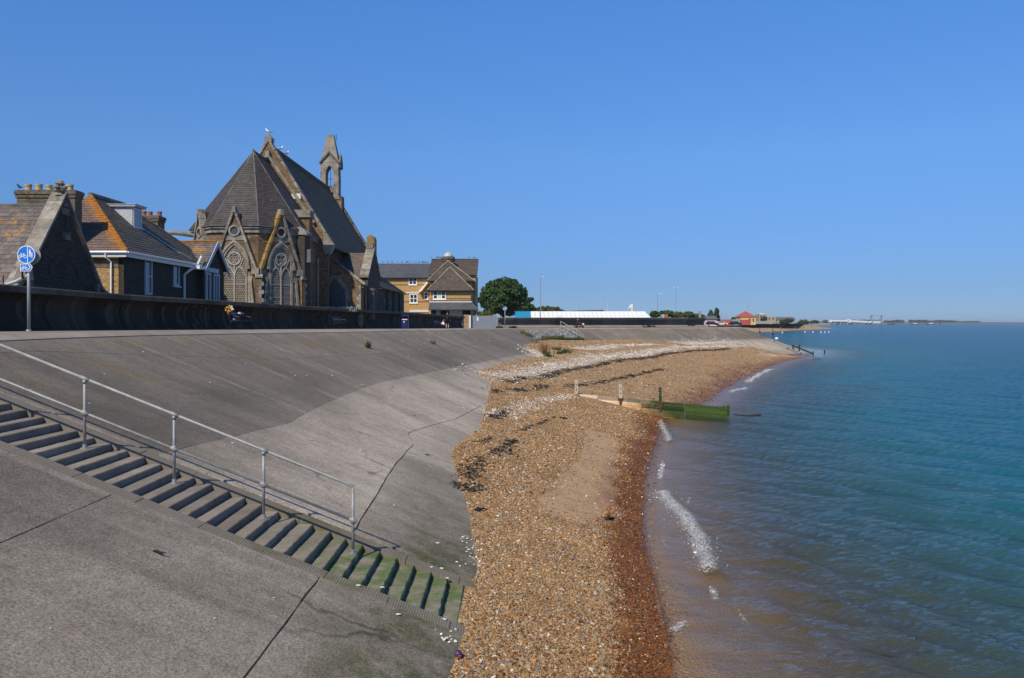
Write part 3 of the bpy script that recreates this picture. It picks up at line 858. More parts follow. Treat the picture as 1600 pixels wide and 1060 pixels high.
def gn_scatter(name, pts, scale, rot, tone, mat, kind='ico', label=None, warp=1.1):
    """stones on given points: one small mesh per point, sizes and turns from attributes"""
    me = bpy.data.meshes.new(name)
    me.vertices.add(len(pts)); me.vertices.foreach_set('co', pts.astype(np.float32).ravel())
    for nm, arr, ty in (('scl', scale, 'FLOAT_VECTOR'), ('rot', rot, 'FLOAT_VECTOR'), ('tone', tone, 'FLOAT')):
        a = me.attributes.new(nm, ty, 'POINT')
        a.data.foreach_set('vector' if ty == 'FLOAT_VECTOR' else 'value', arr.astype(np.float32).ravel())
    o = bpy.data.objects.new(name, me); COL.objects.link(o)
    ng = bpy.data.node_groups.new(name + '_nodes', 'GeometryNodeTree')
    ng.interface.new_socket('Geometry', in_out='INPUT', socket_type='NodeSocketGeometry')
    ng.interface.new_socket('Geometry', in_out='OUTPUT', socket_type='NodeSocketGeometry')
    N = ng.nodes; L = ng.links
    gi = N.new('NodeGroupInput'); go = N.new('NodeGroupOutput')
    ico = N.new('GeometryNodeMeshIcoSphere'); ico.inputs['Radius'].default_value = 1.0; ico.inputs['Subdivisions'].default_value = 1 if kind == 'ico' else 2
    sp = N.new('GeometryNodeSetPosition')
    nz = N.new('ShaderNodeTexNoise'); nz.inputs['Scale'].default_value = 1.3
    sub = N.new('ShaderNodeVectorMath'); sub.operation = 'SUBTRACT'; sub.inputs[1].default_value = (.5, .5, .5)
    ml = N.new('ShaderNodeVectorMath'); ml.operation = 'SCALE'; ml.inputs['Scale'].default_value = warp
    L.new(nz.outputs['Color'], sub.inputs[0]); L.new(sub.outputs[0], ml.inputs[0])
    L.new(ico.outputs['Mesh'], sp.inputs['Geometry']); L.new(ml.outputs[0], sp.inputs['Offset'])
    sm = N.new('GeometryNodeSetMaterial'); sm.inputs['Material'].default_value = mat
    L.new(sp.outputs[0], sm.inputs['Geometry'])
    iop = N.new('GeometryNodeInstanceOnPoints')
    def named(n_, ty):
        a = N.new('GeometryNodeInputNamedAttribute'); a.data_type = ty; a.inputs['Name'].default_value = n_; return a.outputs['Attribute']
    L.new(gi.outputs[0], iop.inputs['Points']); L.new(sm.outputs[0], iop.inputs['Instance'])
    L.new(named('scl', 'FLOAT_VECTOR'), iop.inputs['Scale'])
    L.new(named('rot', 'FLOAT_VECTOR'), iop.inputs['Rotation'])
    L.new(iop.outputs[0], go.inputs[0])
    md = o.modifiers.new('stones', 'NODES'); md.node_group = ng
    return tag(o, label, kind='stuff')

def stone_mat():
    k = MT('flint_pebbles')
    t = k.attr('tone', 'INSTANCER')
    col = k.ramp(k.math('FRACT', t), [(0.0, (0.085, 0.05, 0.024)), (0.16, (0.24, 0.105, 0.030)), (0.36, (0.40, 0.20, 0.060)), (0.58, (0.47, 0.28, 0.115)), (0.74, (0.33, 0.26, 0.17)), (0.87, (0.19, 0.165, 0.135)), (0.94, (0.58, 0.47, 0.32)), (1.0, (0.74, 0.67, 0.54))])
    col = k.mix(1.0, col, k.ramp(k.noise(k.pos(), .7, 4, .6), [(.3, .70), (.7, 1.0)]), 'MULTIPLY')
    wet = k.math('GREATER_THAN', t, 1.0)
    col = k.mix(wet, col, k.mix(1.0, col, (0.52, 0.32, 0.13), 'MULTIPLY'))
    return k.set(col, k.ramp(wet, [(0, 0.75), (1, 0.25)]))
M_STONE = stone_mat()
def stones(name, n, ylo, yhi, size, label):
    f_s = f_sand
    wsel = f_wet
    def keep(k): return np.clip(1.05 - 1.5 * (f_s[k] > .45) * 1.0, 0.06, 1) * np.where(V_all[k] > 1.0, .12, 1.0) * np.clip(1 - f_shell[k] * .5, .3, 1)
    p, k = scatter(n, ylo, yhi, -.012, 1.10, keep)
    r = size * np.exp(rng.normal(0, .33, n))
    scl = np.stack([r * rng.uniform(.8, 1.5, n), r * rng.uniform(.7, 1.1, n), r * rng.uniform(.4, .8, n)], 1)
    rot = np.stack([rng.uniform(-.5, .5, n), rng.uniform(-.5, .5, n), rng.uniform(0, 6.28, n)], 1)
    tone = rng.random(n) * .999
    tone = np.where(rng.random(n) < f_wet[k], tone + 1.0, tone)
    p[:, 2] += scl[:, 2] * .25
    return gn_scatter(name, p, scl, rot, tone, M_STONE, label=label)
stones('shingle', 85000, 4, 21, .016, 'loose orange and grey flint shingle on the near beach')
stones('shingle', 85000, 21, 48, .022, 'loose flint shingle covering the beach around the timber groyne')
stones('shingle', 40000, 48, 140, .036, 'coarse shingle on the beach below the far slope')

def flat_bits(name, mat, n_of, groups, size, label, spread, lift, flat=.35, ylo=0):
    """pieces strewn along drift lines"""
    P_, S_, R_, T2 = [], [], [], []
    for pts, w in groups:
        L = on_beach(pts)
        if len(L) < 2: continue
        seg = [(a, b, (b - a).length) for a, b in zip(L[:-1], L[1:])]
        tot = sum(s[2] for s in seg)
        n = int(n_of * tot * w)
        for _ in range(n):
            r = random.uniform(0, tot)
            for a, b, l in seg:
                if r <= l: break
                r -= l
            c = a.lerp(b, r / max(l, 1e-6))
            q = Vector((c.x + random.gauss(0, w * spread), c.y + random.gauss(0, w * spread), 2))
            if n2(q.x * .9, q.y * .9, 6) < (-.25 if q.y < 40 else .10) and random.random() < .88: continue
            if n2(q.x * 3.5, q.y * 3.5, 1) < -.1 and random.random() < .7: continue
            h = BVH_B.ray_cast(q, Vector((0, 0, -1)))[0]
            g = BVH_S.ray_cast(q, Vector((0, 0, -1)))[0]
            if h is None or (g is not None and g.z > h.z): h = g
            if h is None: continue
            dd = max(h.y, 8)
            s = size * math.exp(random.gauss(0, .35)) * (1 + dd * .010)
            P_.append((h.x, h.y, h.z + s * lift)); S_.append((s * random.uniform(.8, 1.6), s * random.uniform(.5, 1.1), s * flat))
            R_.append((random.uniform(-.6, .6), random.uniform(-.6, .6), random.uniform(0, 6.28))); T2.append(random.random())
    return gn_scatter(name, np.array(P_), np.array(S_), np.array(R_), np.array(T2), mat, label=label)
def shell_mat():
    k = MT('bleached_shell'); t = k.attr('tone', 'INSTANCER')
    return k.set(k.ramp(t, [(0, (0.42, 0.37, 0.31)), (0.4, (0.66, 0.62, 0.56)), (1, (0.80, 0.78, 0.74))]), 0.6)
def weed_mat():
    k = MT('dry_seaweed'); t = k.attr('tone', 'INSTANCER')
    return k.set(k.ramp(t, [(0, (0.010, 0.010, 0.009)), (0.7, (0.030, 0.027, 0.020)), (1, (0.07, 0.05, 0.03))]), 0.7)
M_SHELL, M_WEED = shell_mat(), weed_mat()
flat_bits('shells', M_SHELL, 260, SHELL, .019, 'drifts of bleached white shells along the top of the beach', 1.0, .4)
flat_bits('seaweed', M_WEED, 900, WRACK, .019, 'black strips of dried seaweed along the tide lines', .42, .5, .30)

# ---------------------------------------------------------------- sea
rows = [5.5]
while rows[-1] < 9000: rows.append(rows[-1] + max(.085, .0105 * rows[-1]) * (1.0 if rows[-1] < 400 else 5))
rows = np.array(rows)
cols = np.concatenate([np.linspace(-.05, .70, 230), np.linspace(.705, 1.5, 40)[1:], np.array([2.0, 3.0, 5.0])])
cols = np.concatenate([[-3, -1.5, -.7, -.3, -.15], cols])
RR, CC = np.meshgrid(rows, cols, indexing='ij')
sx, sy = np.clip((RR * CC).ravel(), -9300, 9300), RR.ravel()
wl = [Vector((p.x, p.y, 0)) for p in Ww] + [Vector((57, 150, 0)), Vector((62, 210, 0)), Vector((95, 330, 0)), Vector((120, 402, 0)), Vector((173, 489, 0)), Vector((250, 622, 0)), Vector((240, 700, 0)), Vector((300, 900, 0))]
dsh = dist_poly(np.stack([sx, sy], 1), wl)
depth = dsh * .085
# inland sign by side of the shoreline
wa = np.array([(p.x, p.y) for p in wl])
inl = sx < np.interp(sy, wa[:, 1], wa[:, 0]) - .02
FOAM = [([(1034,772),(1052,795),(1072,817),(1092,848),(1102,876),(1106,896)], .46), ([(1030,659),(1038,675),(1046,692)], .30), ([(1036,722),(1031,748)], .20), ([(1113,918),(1119,936)], .16), ([(1054,986),(1068,970)], .20),
        ([(1140,613),(1166,607)], .40), ([(1166,598),(1185,586),(1203,578)], .45), ([(1043,916),(1066,928)], .05), ([(1005,770),(1025,780)], .12), ([(1060,640),(1078,634)], .14)]
FOAMW = [([P(px, py, -SEA * F / (py - HY)) for px, py in pts], w) for pts, w in FOAM]
SXY = np.stack([sx, sy], 1)
foam = np.zeros(len(sx)); ridge = np.zeros(len(sx))
for L, w in FOAMW:
    d = dist_poly(SXY, L); foam = np.maximum(foam, np.exp(-(d / w) ** 2))
for L, w in FOAMW[:2]:
    d = dist_poly(SXY, [p + Vector((.10, 0, 0)) for p in L]); ridge = np.maximum(ridge, np.exp(-(d / .32) ** 2))
foam = np.maximum(foam, 1.0 * np.exp(-(dsh / .13) ** 2) * (sy < 90) * (.75 + .25 * np.sin(sy * .9))); foam = np.maximum(foam, .92 * np.exp(-((dsh - 1.1 - .5 * np.sin(sy * .55)) / .10) ** 2) * (sy < 45) * (.5 + .5 * np.sin(sy * 1.3 + 1)))
h = np.zeros(len(sx))
rw = np.random.default_rng(5)
for i in range(26):
    lam = 0.42 * (1.20 ** i) if i < 14 else 0.42 * 1.2 ** (i - 12)
    ang = math.radians(222 + rw.normal(0, 24 if lam < 1.5 else 13)); k_ = 2 * math.pi / lam
    amp = .0040 * lam ** .62 * (1.7 if .7 < lam < 3.5 else 1.0) if lam < 4 else .0040 * 4 ** .62
    res = np.maximum(.085, .0105 * sy)
    fade = np.clip((lam / (res * 3.0) - .6), 0, 1)
    ph = k_ * (sx * math.cos(ang) + sy * math.sin(ang)) + rw.uniform(0, 6.28)
    s_ = np.sin(ph); h += amp * fade * (s_ + .3 * np.sin(2 * ph + .6))
calm = np.clip(dsh / 2.5, 0.10, 1)
zs = SEA + h * calm * 1.5 + .15 * ridge
zs = np.where(inl, SEA - .02, zs)
sv = np.stack([sx, sy, zs], 1)
nr_, nc_ = RR.shape
I, J = np.meshgrid(np.arange(nr_ - 1), np.arange(nc_ - 1), indexing='ij'); I = I.ravel(); J = J.ravel()
sq = np.stack([I*nc_ + J, I*nc_ + J + 1, (I+1)*nc_ + J + 1, (I+1)*nc_ + J], 1)
far_in = inl & (dsh > 4)
sq = sq[~(far_in[sq].all(1))]
def sea_mat():
    k = MT('sea_water'); p = k.pos()
    dep, fo = k.attr('depth'), k.attr('foam')
    y_ = k.sep(p)[1]
    n_big = k.noise(k.pos((.05, .05, 1)), 1.0, 4, 0.6)
    dd = k.math('MULTIPLY', dep, k.ramp(n_big, [(0.25, .7), (0.75, 1.4)]))
    col = k.ramp(k.math('DIVIDE', dd, 3.0), [(0.0, (0.090, 0.080, 0.052)), (0.08, (0.056, 0.060, 0.040)), (0.17, (0.030, 0.064, 0.054)), (0.36, (0.010, 0.090, 0.112)), (1.0, (0.001, 0.066, 0.120))])
    w1 = k.noise(k.pos((1.0, 2.2, 1), (0, 0, math.radians(-42))), 1.1, 5, 0.65, .3)
    w2 = k.noise(k.pos((1.0, 2.0, 1), (0, 0, math.radians(-30))), 4.5, 3, 0.6, .2)
    w3 = k.noise(k.pos((.12, .30, 1), (0, 0, math.radians(-35))), 1.0, 4, 0.6, .2)
    hh = k.math('ADD', k.math('ADD', k.math('MULTIPLY', w1, .55), k.math('MULTIPLY', w2, .10)), k.math('MULTIPLY', w3, 1.6))
    bs = k.ramp(k.math('DIVIDE', dep, .25), [(0.0, .18), (1.0, 1.0)])
    nb = k.n('Bump', {'Height': hh, 'Strength': bs, 'Distance': .30}).outputs[0]
    dif = k.n('BsdfDiffuse', {'Color': col, 'Normal': nb})
    tr = k.n('BsdfTransparent', {'Color': (.93, .90, .78, 1)})
    al = k.ramp(k.math('DIVIDE', dep, 1.0), [(0.0, .04), (0.10, .22), (0.35, .75), (0.7, 1.0)])
    body = k.n('MixShader', {0: al, 1: tr.outputs[0], 2: dif.outputs[0]})
    gl = k.n('BsdfGlossy', {'Color': (1, 1, 1, 1), 'Roughness': .09, 'Normal': nb})
    fr = k.n('Fresnel', {'IOR': 1.33, 'Normal': nb})
    frm = k.math('MULTIPLY', k.math('MINIMUM', fr.outputs[0], .40), k.ramp(k.math('DIVIDE', dep, .06), [(0.0, .25), (1.0, 1.0)]))
    surf = k.n('MixShader', {0: frm, 1: body.outputs[0], 2: gl.outputs[0]})
    lace = k.math('ADD', k.math('MULTIPLY', k.noise(p, 6.5, 8, .85, 1.5), 1.15), k.math('MULTIPLY', k.vor(p, 22, 'Distance'), .45))
    fm2 = k.math('MULTIPLY', k.ramp(k.math('SUBTRACT', k.math('MULTIPLY', fo, .98), k.math('MULTIPLY', lace, .96)), [(0.0, 0.0), (0.38, 1.0)]), .80)
    wh = k.n('BsdfDiffuse', {'Color': (.70, .70, .68, 1), 'Normal': k.bump(lace, .8, .05)})
    s2 = k.n('MixShader', {0: fm2, 1: surf.outputs[0], 2: wh.outputs[0]})
    k.l(s2.outputs[0], k.out.inputs['Surface'])
    k.nt.nodes.remove(k.b)
    return k.m
M_SEA = sea_mat()
me = np_mesh('sea', sv, sq, M_SEA, smooth=True, vattr={'depth': depth, 'foam': foam})
tag(link_mesh('sea', me), 'rippled blue-green sea turning brown beside the beach', kind='structure')
# bubbles of the breaking wavelets
mb_p, mb_s, mb_r, mb_t = [], [], [], []
for L, w in FOAMW[:7]:
    for a, b in zip(L[:-1], L[1:]):
        for _ in range(int(90 * (b - a).length * w)):
            c = a.lerp(b, random.random()); c += Vector((random.gauss(0, w * .45), random.gauss(0, w * .45), 0))
            if n2(c.x * 3, c.y * 3, 2) < -.1: continue
            s = .008 * math.exp(random.gauss(0, .5)) * (1 + c.y * .01)
            mb_p.append((c.x, c.y, SEA + .05 + random.random() * .04)); mb_s.append((s * 1.4, s, s * .6)); mb_r.append((0, 0, random.uniform(0, 6))); mb_t.append(random.random())
M_FOAM = plain('sea_foam', (.78, .78, .76), .6, 0, .05)
gn_scatter('foam', np.array(mb_p), np.array(mb_s), np.array(mb_r), np.array(mb_t), M_FOAM, label='white foam of small waves breaking on the beach')

# ---------------------------------------------------------------- far beach, spit
M_FARBEACH = gm('far_sand', (.40, .26, .14), (.33, .21, .115), .1)
M_FARWALL = gm('far_wall', (.20, .185, .16), (.15, .14, .125), .1)
mb = MB()
shore = [(95, 330), (118, 398), (142, 436), (173, 489), (205, 545), (250, 622)]
for (x0, y0), (x1, y1) in zip(shore[:-1], shore[1:]):
    mb.poly([(x0, y0, SEA - .3), (x1, y1, SEA - .3), (x1 - 12, y1 + 14, -2.7), (x0 - 14, y0 + 16, -2.7)])
mb.poly([(250, 622, SEA - .3), (262, 640, SEA - .3), (240, 660, -2.7), (238, 636, -2.7)])
mb.poly([(250, 622, SEA - .3), (282, 640, SEA + .25), (262, 642, SEA - .3)])
tag(mb.build('far_beach', M_FARBEACH), 'distant orange sand beach beyond the point', kind='structure')
mb = MB()
for (x0, y0), (x1, y1) in zip(shore[:-1], shore[1:]):
    a, b = Vector((x0 - 14, y0 + 16, -2.75)), Vector((x1 - 14, y1 + 16, -2.75))
    mb.poly([a, b, b + Vector((-3, 3, 1.5)), a + Vector((-3, 3, 1.5))]); mb.poly([a + Vector((-3, 3, 1.5)), b + Vector((-3, 3, 1.5)), b + Vector((-9, 9, 1.52)), a + Vector((-9, 9, 1.52))])
tag(mb.build('sea_wall', M_FARWALL), 'low grey sea wall behind the distant orange beach', 'sea wall')
M_SPIT = gm('spit_grass', (.16, .15, .10), (.11, .12, .075), .02)
mb = MB()
sp = [(1180, 505.0, 1300), (1300, 505.6, 1750), (1400, 505.7, 2150), (1500, 505.5, 2550), (1600, 505.1, 3000), (1720, 504.9, 3500)]
base = [Vector((X(px, d), d, SEA - .5)) for px, py, d in sp]
for a, b in zip(base[:-1], base[1:]):
    mb.poly([a, b, b + Vector((0, 25, 3.2)), a + Vector((0, 25, 3.2))]); mb.poly([a + Vector((0, 25, 3.2)), b + Vector((0, 25, 3.2)), b + Vector((0, 900, 3.6)), a + Vector((0, 900, 3.6))])
tag(mb.build('spit', M_SPIT), 'low distant spit of land on the horizon', kind='structure')
# ---------------------------------------------------------------- building materials
M_SOOT = brickm('soot_brick', (0.050, 0.040, 0.031), (0.085, 0.066, 0.050), (0.032, 0.027, 0.022), .225, .078, None, .012, .8)
M_STOCK = brickm('stock_brick', (0.50, 0.29, 0.10), (0.36, 0.20, 0.07), (0.25, 0.215, 0.165), .225, .08, None, .010, .6, (0.05, 0.042, 0.035), .56, .8)
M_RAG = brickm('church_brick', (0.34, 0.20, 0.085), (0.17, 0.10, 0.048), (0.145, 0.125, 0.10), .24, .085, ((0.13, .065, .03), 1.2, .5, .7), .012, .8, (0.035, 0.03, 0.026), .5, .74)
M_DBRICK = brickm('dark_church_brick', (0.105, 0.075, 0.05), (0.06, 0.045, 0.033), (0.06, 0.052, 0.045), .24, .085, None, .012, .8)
M_BUFF = brickm('buff_brick', (0.50, 0.30, 0.115), (0.44, 0.255, 0.095), (0.42, 0.29, 0.14), .225, .075, None, .008, .3, (0.30, 0.19, 0.08), .6, .9)
M_CHIM = brickm('chimney_brick', (0.215, 0.16, 0.095), (0.135, 0.105, 0.07), (0.10, 0.09, 0.075), .225, .078, ((0.32, 0.19, 0.035), 1.6, .56, .72), .012, .8)
M_STONE2 = gm('dressed_stone', (0.34, 0.30, 0.245), (0.18, 0.16, 0.13), 1.2, .9, .4, 25, .012, .22, ((0.07, 0.065, 0.055), 1.1, .52, .72))
M_DSTONE = gm('dark_stone', (0.19, 0.175, 0.15), (0.10, 0.095, 0.085), 1.2, .9, .4, 25, .012, .25, ((0.045, 0.042, 0.038), 1.1, .5, .7))
M_LSTONE = gm('lichened_stone', (0.36, 0.205, 0.03), (0.24, 0.16, 0.06), 2.2, .95, .4, 25, .012, .2, ((0.15, 0.135, 0.105), 1.4, .50, .66))
M_SLATE_CH = slatem('church_slate', (0.050, 0.043, 0.040), (0.090, 0.077, 0.070), None, rough=.55)
M_SLATE_NV = slatem('mossy_slate', (0.050, 0.047, 0.030), (0.085, 0.075, 0.050), (0.16, 0.11, 0.03), .60, .76, .22, .7)
M_SLATE_PU = slatem('purple_slate', (0.108, 0.086, 0.076), (0.168, 0.140, 0.126), (0.50, 0.235, 0.025), .56, .66, .8, .6)
M_SLATE_OR = slatem('lichened_slate', (0.120, 0.082, 0.070), (0.180, 0.128, 0.110), (0.36, 0.155, 0.015), .53, .68, .9, .7)
def lichen_by_hip():
    k = MT.__new__(MT); k.m = M_SLATE_OR; k.nt = k.m.node_tree; k.b = k.nt.nodes['Principled BSDF']
    c = k.b.inputs['Base Color'].links[0].from_socket
    p = k.sep(k.n('NewGeometry').outputs['Position'])
    d = k.math('ABSOLUTE', k.math('ADD', k.math('ADD', p[0], 19.35), k.math('SUBTRACT', p[1], 40.0)))
    n_ = k.noise(k.pos(), 2.4, 6, .75)
    f = k.ramp(k.math('ADD', k.math('MULTIPLY', d, -.75), k.math('MULTIPLY', n_, 1.5)), [(.30, 0), (.55, .95)])
    k.l(k.mix(f, c, k.mix(k.noise(k.pos(), 9, 4, .7), (0.40, .17, .012), (.26, .10, .02))), k.b.inputs['Base Color'])
lichen_by_hip()
M_SLATE_GY = slatem('grey_slate', (0.075, 0.064, 0.052), (0.125, 0.105, 0.085), (0.24, 0.12, 0.02), .62, .75, .35, .6)
M_SLATE_FAR = slatem('blue_slate', (0.085, 0.090, 0.100), (0.125, 0.128, 0.135), None, rough=.5)
M_TILE_BR = slatem('brown_tile', (0.075, 0.058, 0.044), (0.125, 0.095, 0.072), (0.22, 0.15, 0.04), .62, .78, .5, .8)
M_LICHEN = gm('orange_lichen', (0.36, 0.155, 0.014), (0.22, 0.09, 0.02), 4, .95, .5, 30, .01, .1, ((0.13, 0.085, 0.06), 2.5, .56, .68))
M_WHITE = plain('white_paint', (0.78, 0.78, 0.76), .4, 0, .06)
M_WHITE2 = plain('weathered_white', (0.60, 0.60, 0.585), .5, 0, .12)
M_BLUEGREY = plain('pale_blue_paint', (0.36, 0.42, 0.50), .45, 0, .1)
M_LEAD = plain('lead', (0.42, 0.43, 0.44), .55, .1, .18)
M_IRON = plain('black_iron', (0.015, 0.015, 0.016), .45, .3, .1)
M_GLASS = plain('window_glass', (0.035, 0.045, 0.055), .06, 0, .1)
M_GLASS.node_tree.nodes['Principled BSDF'].inputs['Specular IOR Level'].default_value = .8
M_POT = gm('buff_clay', (0.52, 0.40, 0.22), (0.40, 0.29, 0.15), 4, .85, .2, 30, .01, .1, ((0.12, .09, .06), 3, .58, .7))
M_TERRA = gm('terracotta', (0.42, 0.13, 0.06), (0.30, 0.09, 0.045), 4, .85, .2)
def lattice_mat():
    k = MT('leaded_glass'); uv = k.uv()
    br = k.n('TexBrick', {'Vector': uv, 'Color1': (.32, .265, .20, 1), 'Color2': (.22, .185, .145, 1), 'Mortar': (.045, .04, .036, 1), 'Scale': 1.0, 'Mortar Size': .022, 'Mortar Smooth': .2, 'Brick Width': .17, 'Row Height': .13})
    col = k.mix(1.0, br.outputs['Color'], k.ramp(k.noise(k.pos(), 1.5, 4), [(.3, .8), (.7, 1.2)]), 'MULTIPLY')
    return k.set(col, .35)
M_LATT = lattice_mat()
M_TRAC = gm('pale_tracery', (0.44, 0.40, 0.34), (0.33, 0.30, 0.255), 2, .9, .3)
M_GREYGLASS = gm('dusty_glass', (.085, .09, .095), (.05, .055, .06), 2.5, .3, .1)

# ---------------------------------------------------------------- building helpers
def clip_poly(sub, clip):
    """part of polygon sub inside convex polygon clip, both lists of 2-D points, clip counter-clockwise"""
    out = sub
    for i in range(len(clip)):
        a, b = clip[i], clip[(i + 1) % len(clip)]
        ins = lambda p: (b[0]-a[0])*(p[1]-a[1]) - (b[1]-a[1])*(p[0]-a[0]) >= -1e-9
        new = []
        for j in range(len(out)):
            p, q = out[j], out[(j + 1) % len(out)]
            ip, iq = ins(p), ins(q)
            if ip: new.append(p)
            if ip != iq:
                d = (b[0]-a[0])*(q[1]-p[1]) - (b[1]-a[1])*(q[0]-p[0])
                if abs(d) > 1e-12:
                    t = -((b[0]-a[0])*(p[1]-a[1]) - (b[1]-a[1])*(p[0]-a[0])) / d
                    new.append((p[0] + (q[0]-p[0])*t, p[1] + (q[1]-p[1])*t))
        out = new
        if len(out) < 3: return []
    return out

def plane_axes(poly):
    n = Vector((0, 0, 0))
    for i in range(len(poly)): n += poly[i].cross(poly[(i + 1) % len(poly)])
    n.normalize()
    if n.z < 0: n = -n
    dn = (Vector((0, 0, -1)) + n * n.z); dn.normalize()
    h = n.cross(dn); h.normalize()
    return n, dn, h

def slating(poly, mat, parent, expo=.24, wid=.32, th=.018, deck=None, name='roof'):
    """roof plane: a deck with overlapping slates laid on it in courses, each its own tilted piece"""
    poly = [Vector(p) for p in poly]
    n, dn, h = plane_axes(poly); o = poly[0]
    p2 = [((p - o).dot(h), (p - o).dot(dn)) for p in poly]
    area = sum(p2[i][0]*p2[(i+1) % len(p2)][1] - p2[(i+1) % len(p2)][0]*p2[i][1] for i in range(len(p2)))
    if area < 0: p2 = p2[::-1]
    a0, a1 = min(p[0] for p in p2), max(p[0] for p in p2); b0, b1 = min(p[1] for p in p2), max(p[1] for p in p2)
    dk = MB(); dk.prism(poly, -n * .12)
    d_o = dk.build(name, mat, parent)
    mb = MB(); r = 0; b = b0
    while b < b1:
        a = a0 - wid + (wid / 2 if r % 2 else 0) - random.random() * .03
        while a < a1:
            w = wid * random.uniform(.94, 1.0)
            cell = clip_poly([(a + .004, b), (a + w, b), (a + w, min(b + expo, b1 + 1)), (a + .004, min(b + expo, b1 + 1))], p2)
            if len(cell) >= 3:
                lift = th * random.uniform(.75, 1.35); tilt = random.uniform(-.10, .10) * th
                t = min(max(random.gauss(.5, .24), 0), 1)
                top = [o + h * q[0] + dn * q[1] + n * (.004 + lift * (q[1] - b) / expo + tilt * (q[0] - a) / w) for q in cell]
                fn = (top[1] - top[0]).cross(top[2] - top[0])
                mb.poly(top if fn.dot(n) > 0 else top[::-1], 0, t)
                m_ = max(q[1] for q in cell)
                for i in range(len(cell)):
                    j = (i + 1) % len(cell)
                    if abs(cell[i][1] - m_) < 1e-4 and abs(cell[j][1] - m_) < 1e-4:
                        mb.poly([top[i], top[j], top[j] - n * (lift + .003), top[i] - n * (lift + .003)], 0, t * .5)
            a += wid
        b += expo; r += 1
    s_o = mb.build('slating', mat); s_o['kind'] = 'stuff'
    attach_sub(s_o, d_o)
    return d_o

class Frame:
    """a wall face: u along it, o out of it, z up"""
    def __init__(s, c, u, n): s.c, s.u, s.n = Vector(c), Vector(u).normalized(), Vector(n).normalized()
    def __call__(s, u, o, z): return s.c + s.u * u + s.n * o + Vector((0, 0, z))

def arch(hw, z0, zs, za, n=7):
    H = za - zs; R = (hw*hw + H*H) / (2 * hw); c = hw - R
    a1 = math.atan2(H, -c) if True else 0
    right = [(c + R * math.cos(a1 * i / n), zs + R * math.sin(a1 * i / n)) for i in range(n + 1)]
    return [(hw, z0)] + right + [(-x, z) for x, z in right[-2::-1]] + [(-hw, z0)]

def fprism(mb, fr, pts, o0, o1, m=0, t=.5):
    """polygon of (u, z) from depth o0 to o1"""
    mb.prism([fr(u, o0, z) for u, z in pts], fr.n * (o1 - o0), m, t)
def fbox(mb, fr, u0, u1, z0, z1, o0, o1, m=0, t=.5):
    fprism(mb, fr, [(u0, z0), (u1, z0), (u1, z1), (u0, z1)], o0, o1, m, t)
def fbar(mb, fr, p, q, w, o0, o1, m=0, t=.5):
    p, q = Vector(p), Vector(q); d = (q - p).normalized(); s = Vector((-d.y, d.x)) * w / 2
    fprism(mb, fr, [tuple(p - s), tuple(q - s), tuple(q + s), tuple(p + s)], o0, o1, m, t)
def fband(mb, fr, outer, inner, o0, o1, m=0):
    for i in range(len(outer) - 1):
        fprism(mb, fr, [outer[i], outer[i+1], inner[i+1], inner[i]], o0, o1, m, random.random())
def fring(mb, fr, c, r, w, o0, o1, a0=0, a1=2*math.pi, n=18, m=0):
    for i in range(n):
        p, q = a0 + (a1-a0)*i/n, a0 + (a1-a0)*(i+1)/n
        fprism(mb, fr, [(c[0]+(r-w)*math.cos(p), c[1]+(r-w)*math.sin(p)), (c[0]+r*math.cos(p), c[1]+r*math.sin(p)), (c[0]+r*math.cos(q), c[1]+r*math.sin(q)), (c[0]+(r-w)*math.cos(q), c[1]+(r-w)*math.sin(q))], o0, o1, m, .5)

def sash(parent, fr, u0, u1, z0, z1, frame_m, glass_m, cols=1, rows_=2, fw=.07, out=.03, sill=True, name='window'):
    mb = MB()
    fbox(mb, fr, u0, u0 + fw, z0, z1, -.05, out); fbox(mb, fr, u1 - fw, u1, z0, z1, -.05, out)
    fbox(mb, fr, u0 + fw, u1 - fw, z0, z0 + fw, -.05, out); fbox(mb, fr, u0 + fw, u1 - fw, z1 - fw, z1, -.05, out)
    w = mb.build(name, frame_m, parent)
    g = MB(); fbox(g, fr, u0 + fw - .01, u1 - fw + .01, z0 + fw - .01, z1 - fw + .01, -.04, .012)
    attach_sub(g.build('pane', glass_m), w)
    b = MB()
    for c in range(1, cols):
        x = u0 + (u1 - u0) * c / cols; fbox(b, fr, x - fw*.4, x + fw*.4, z0 + fw, z1 - fw, .0, out - .008)
    for r in range(1, rows_):
        z = z0 + (z1 - z0) * r / rows_; fbox(b, fr, u0 + fw, u1 - fw, z - fw*.35, z + fw*.35, -.02, out - .012)
    if b.v: attach_sub(b.build('glazing_bar', frame_m), w)
    if sill:
        s = MB(); fbox(s, fr, u0 - .08, u1 + .08, z0 - .09, z0, -.05, out + .08); attach_sub(s.build('sill', frame_m), w)
    return w

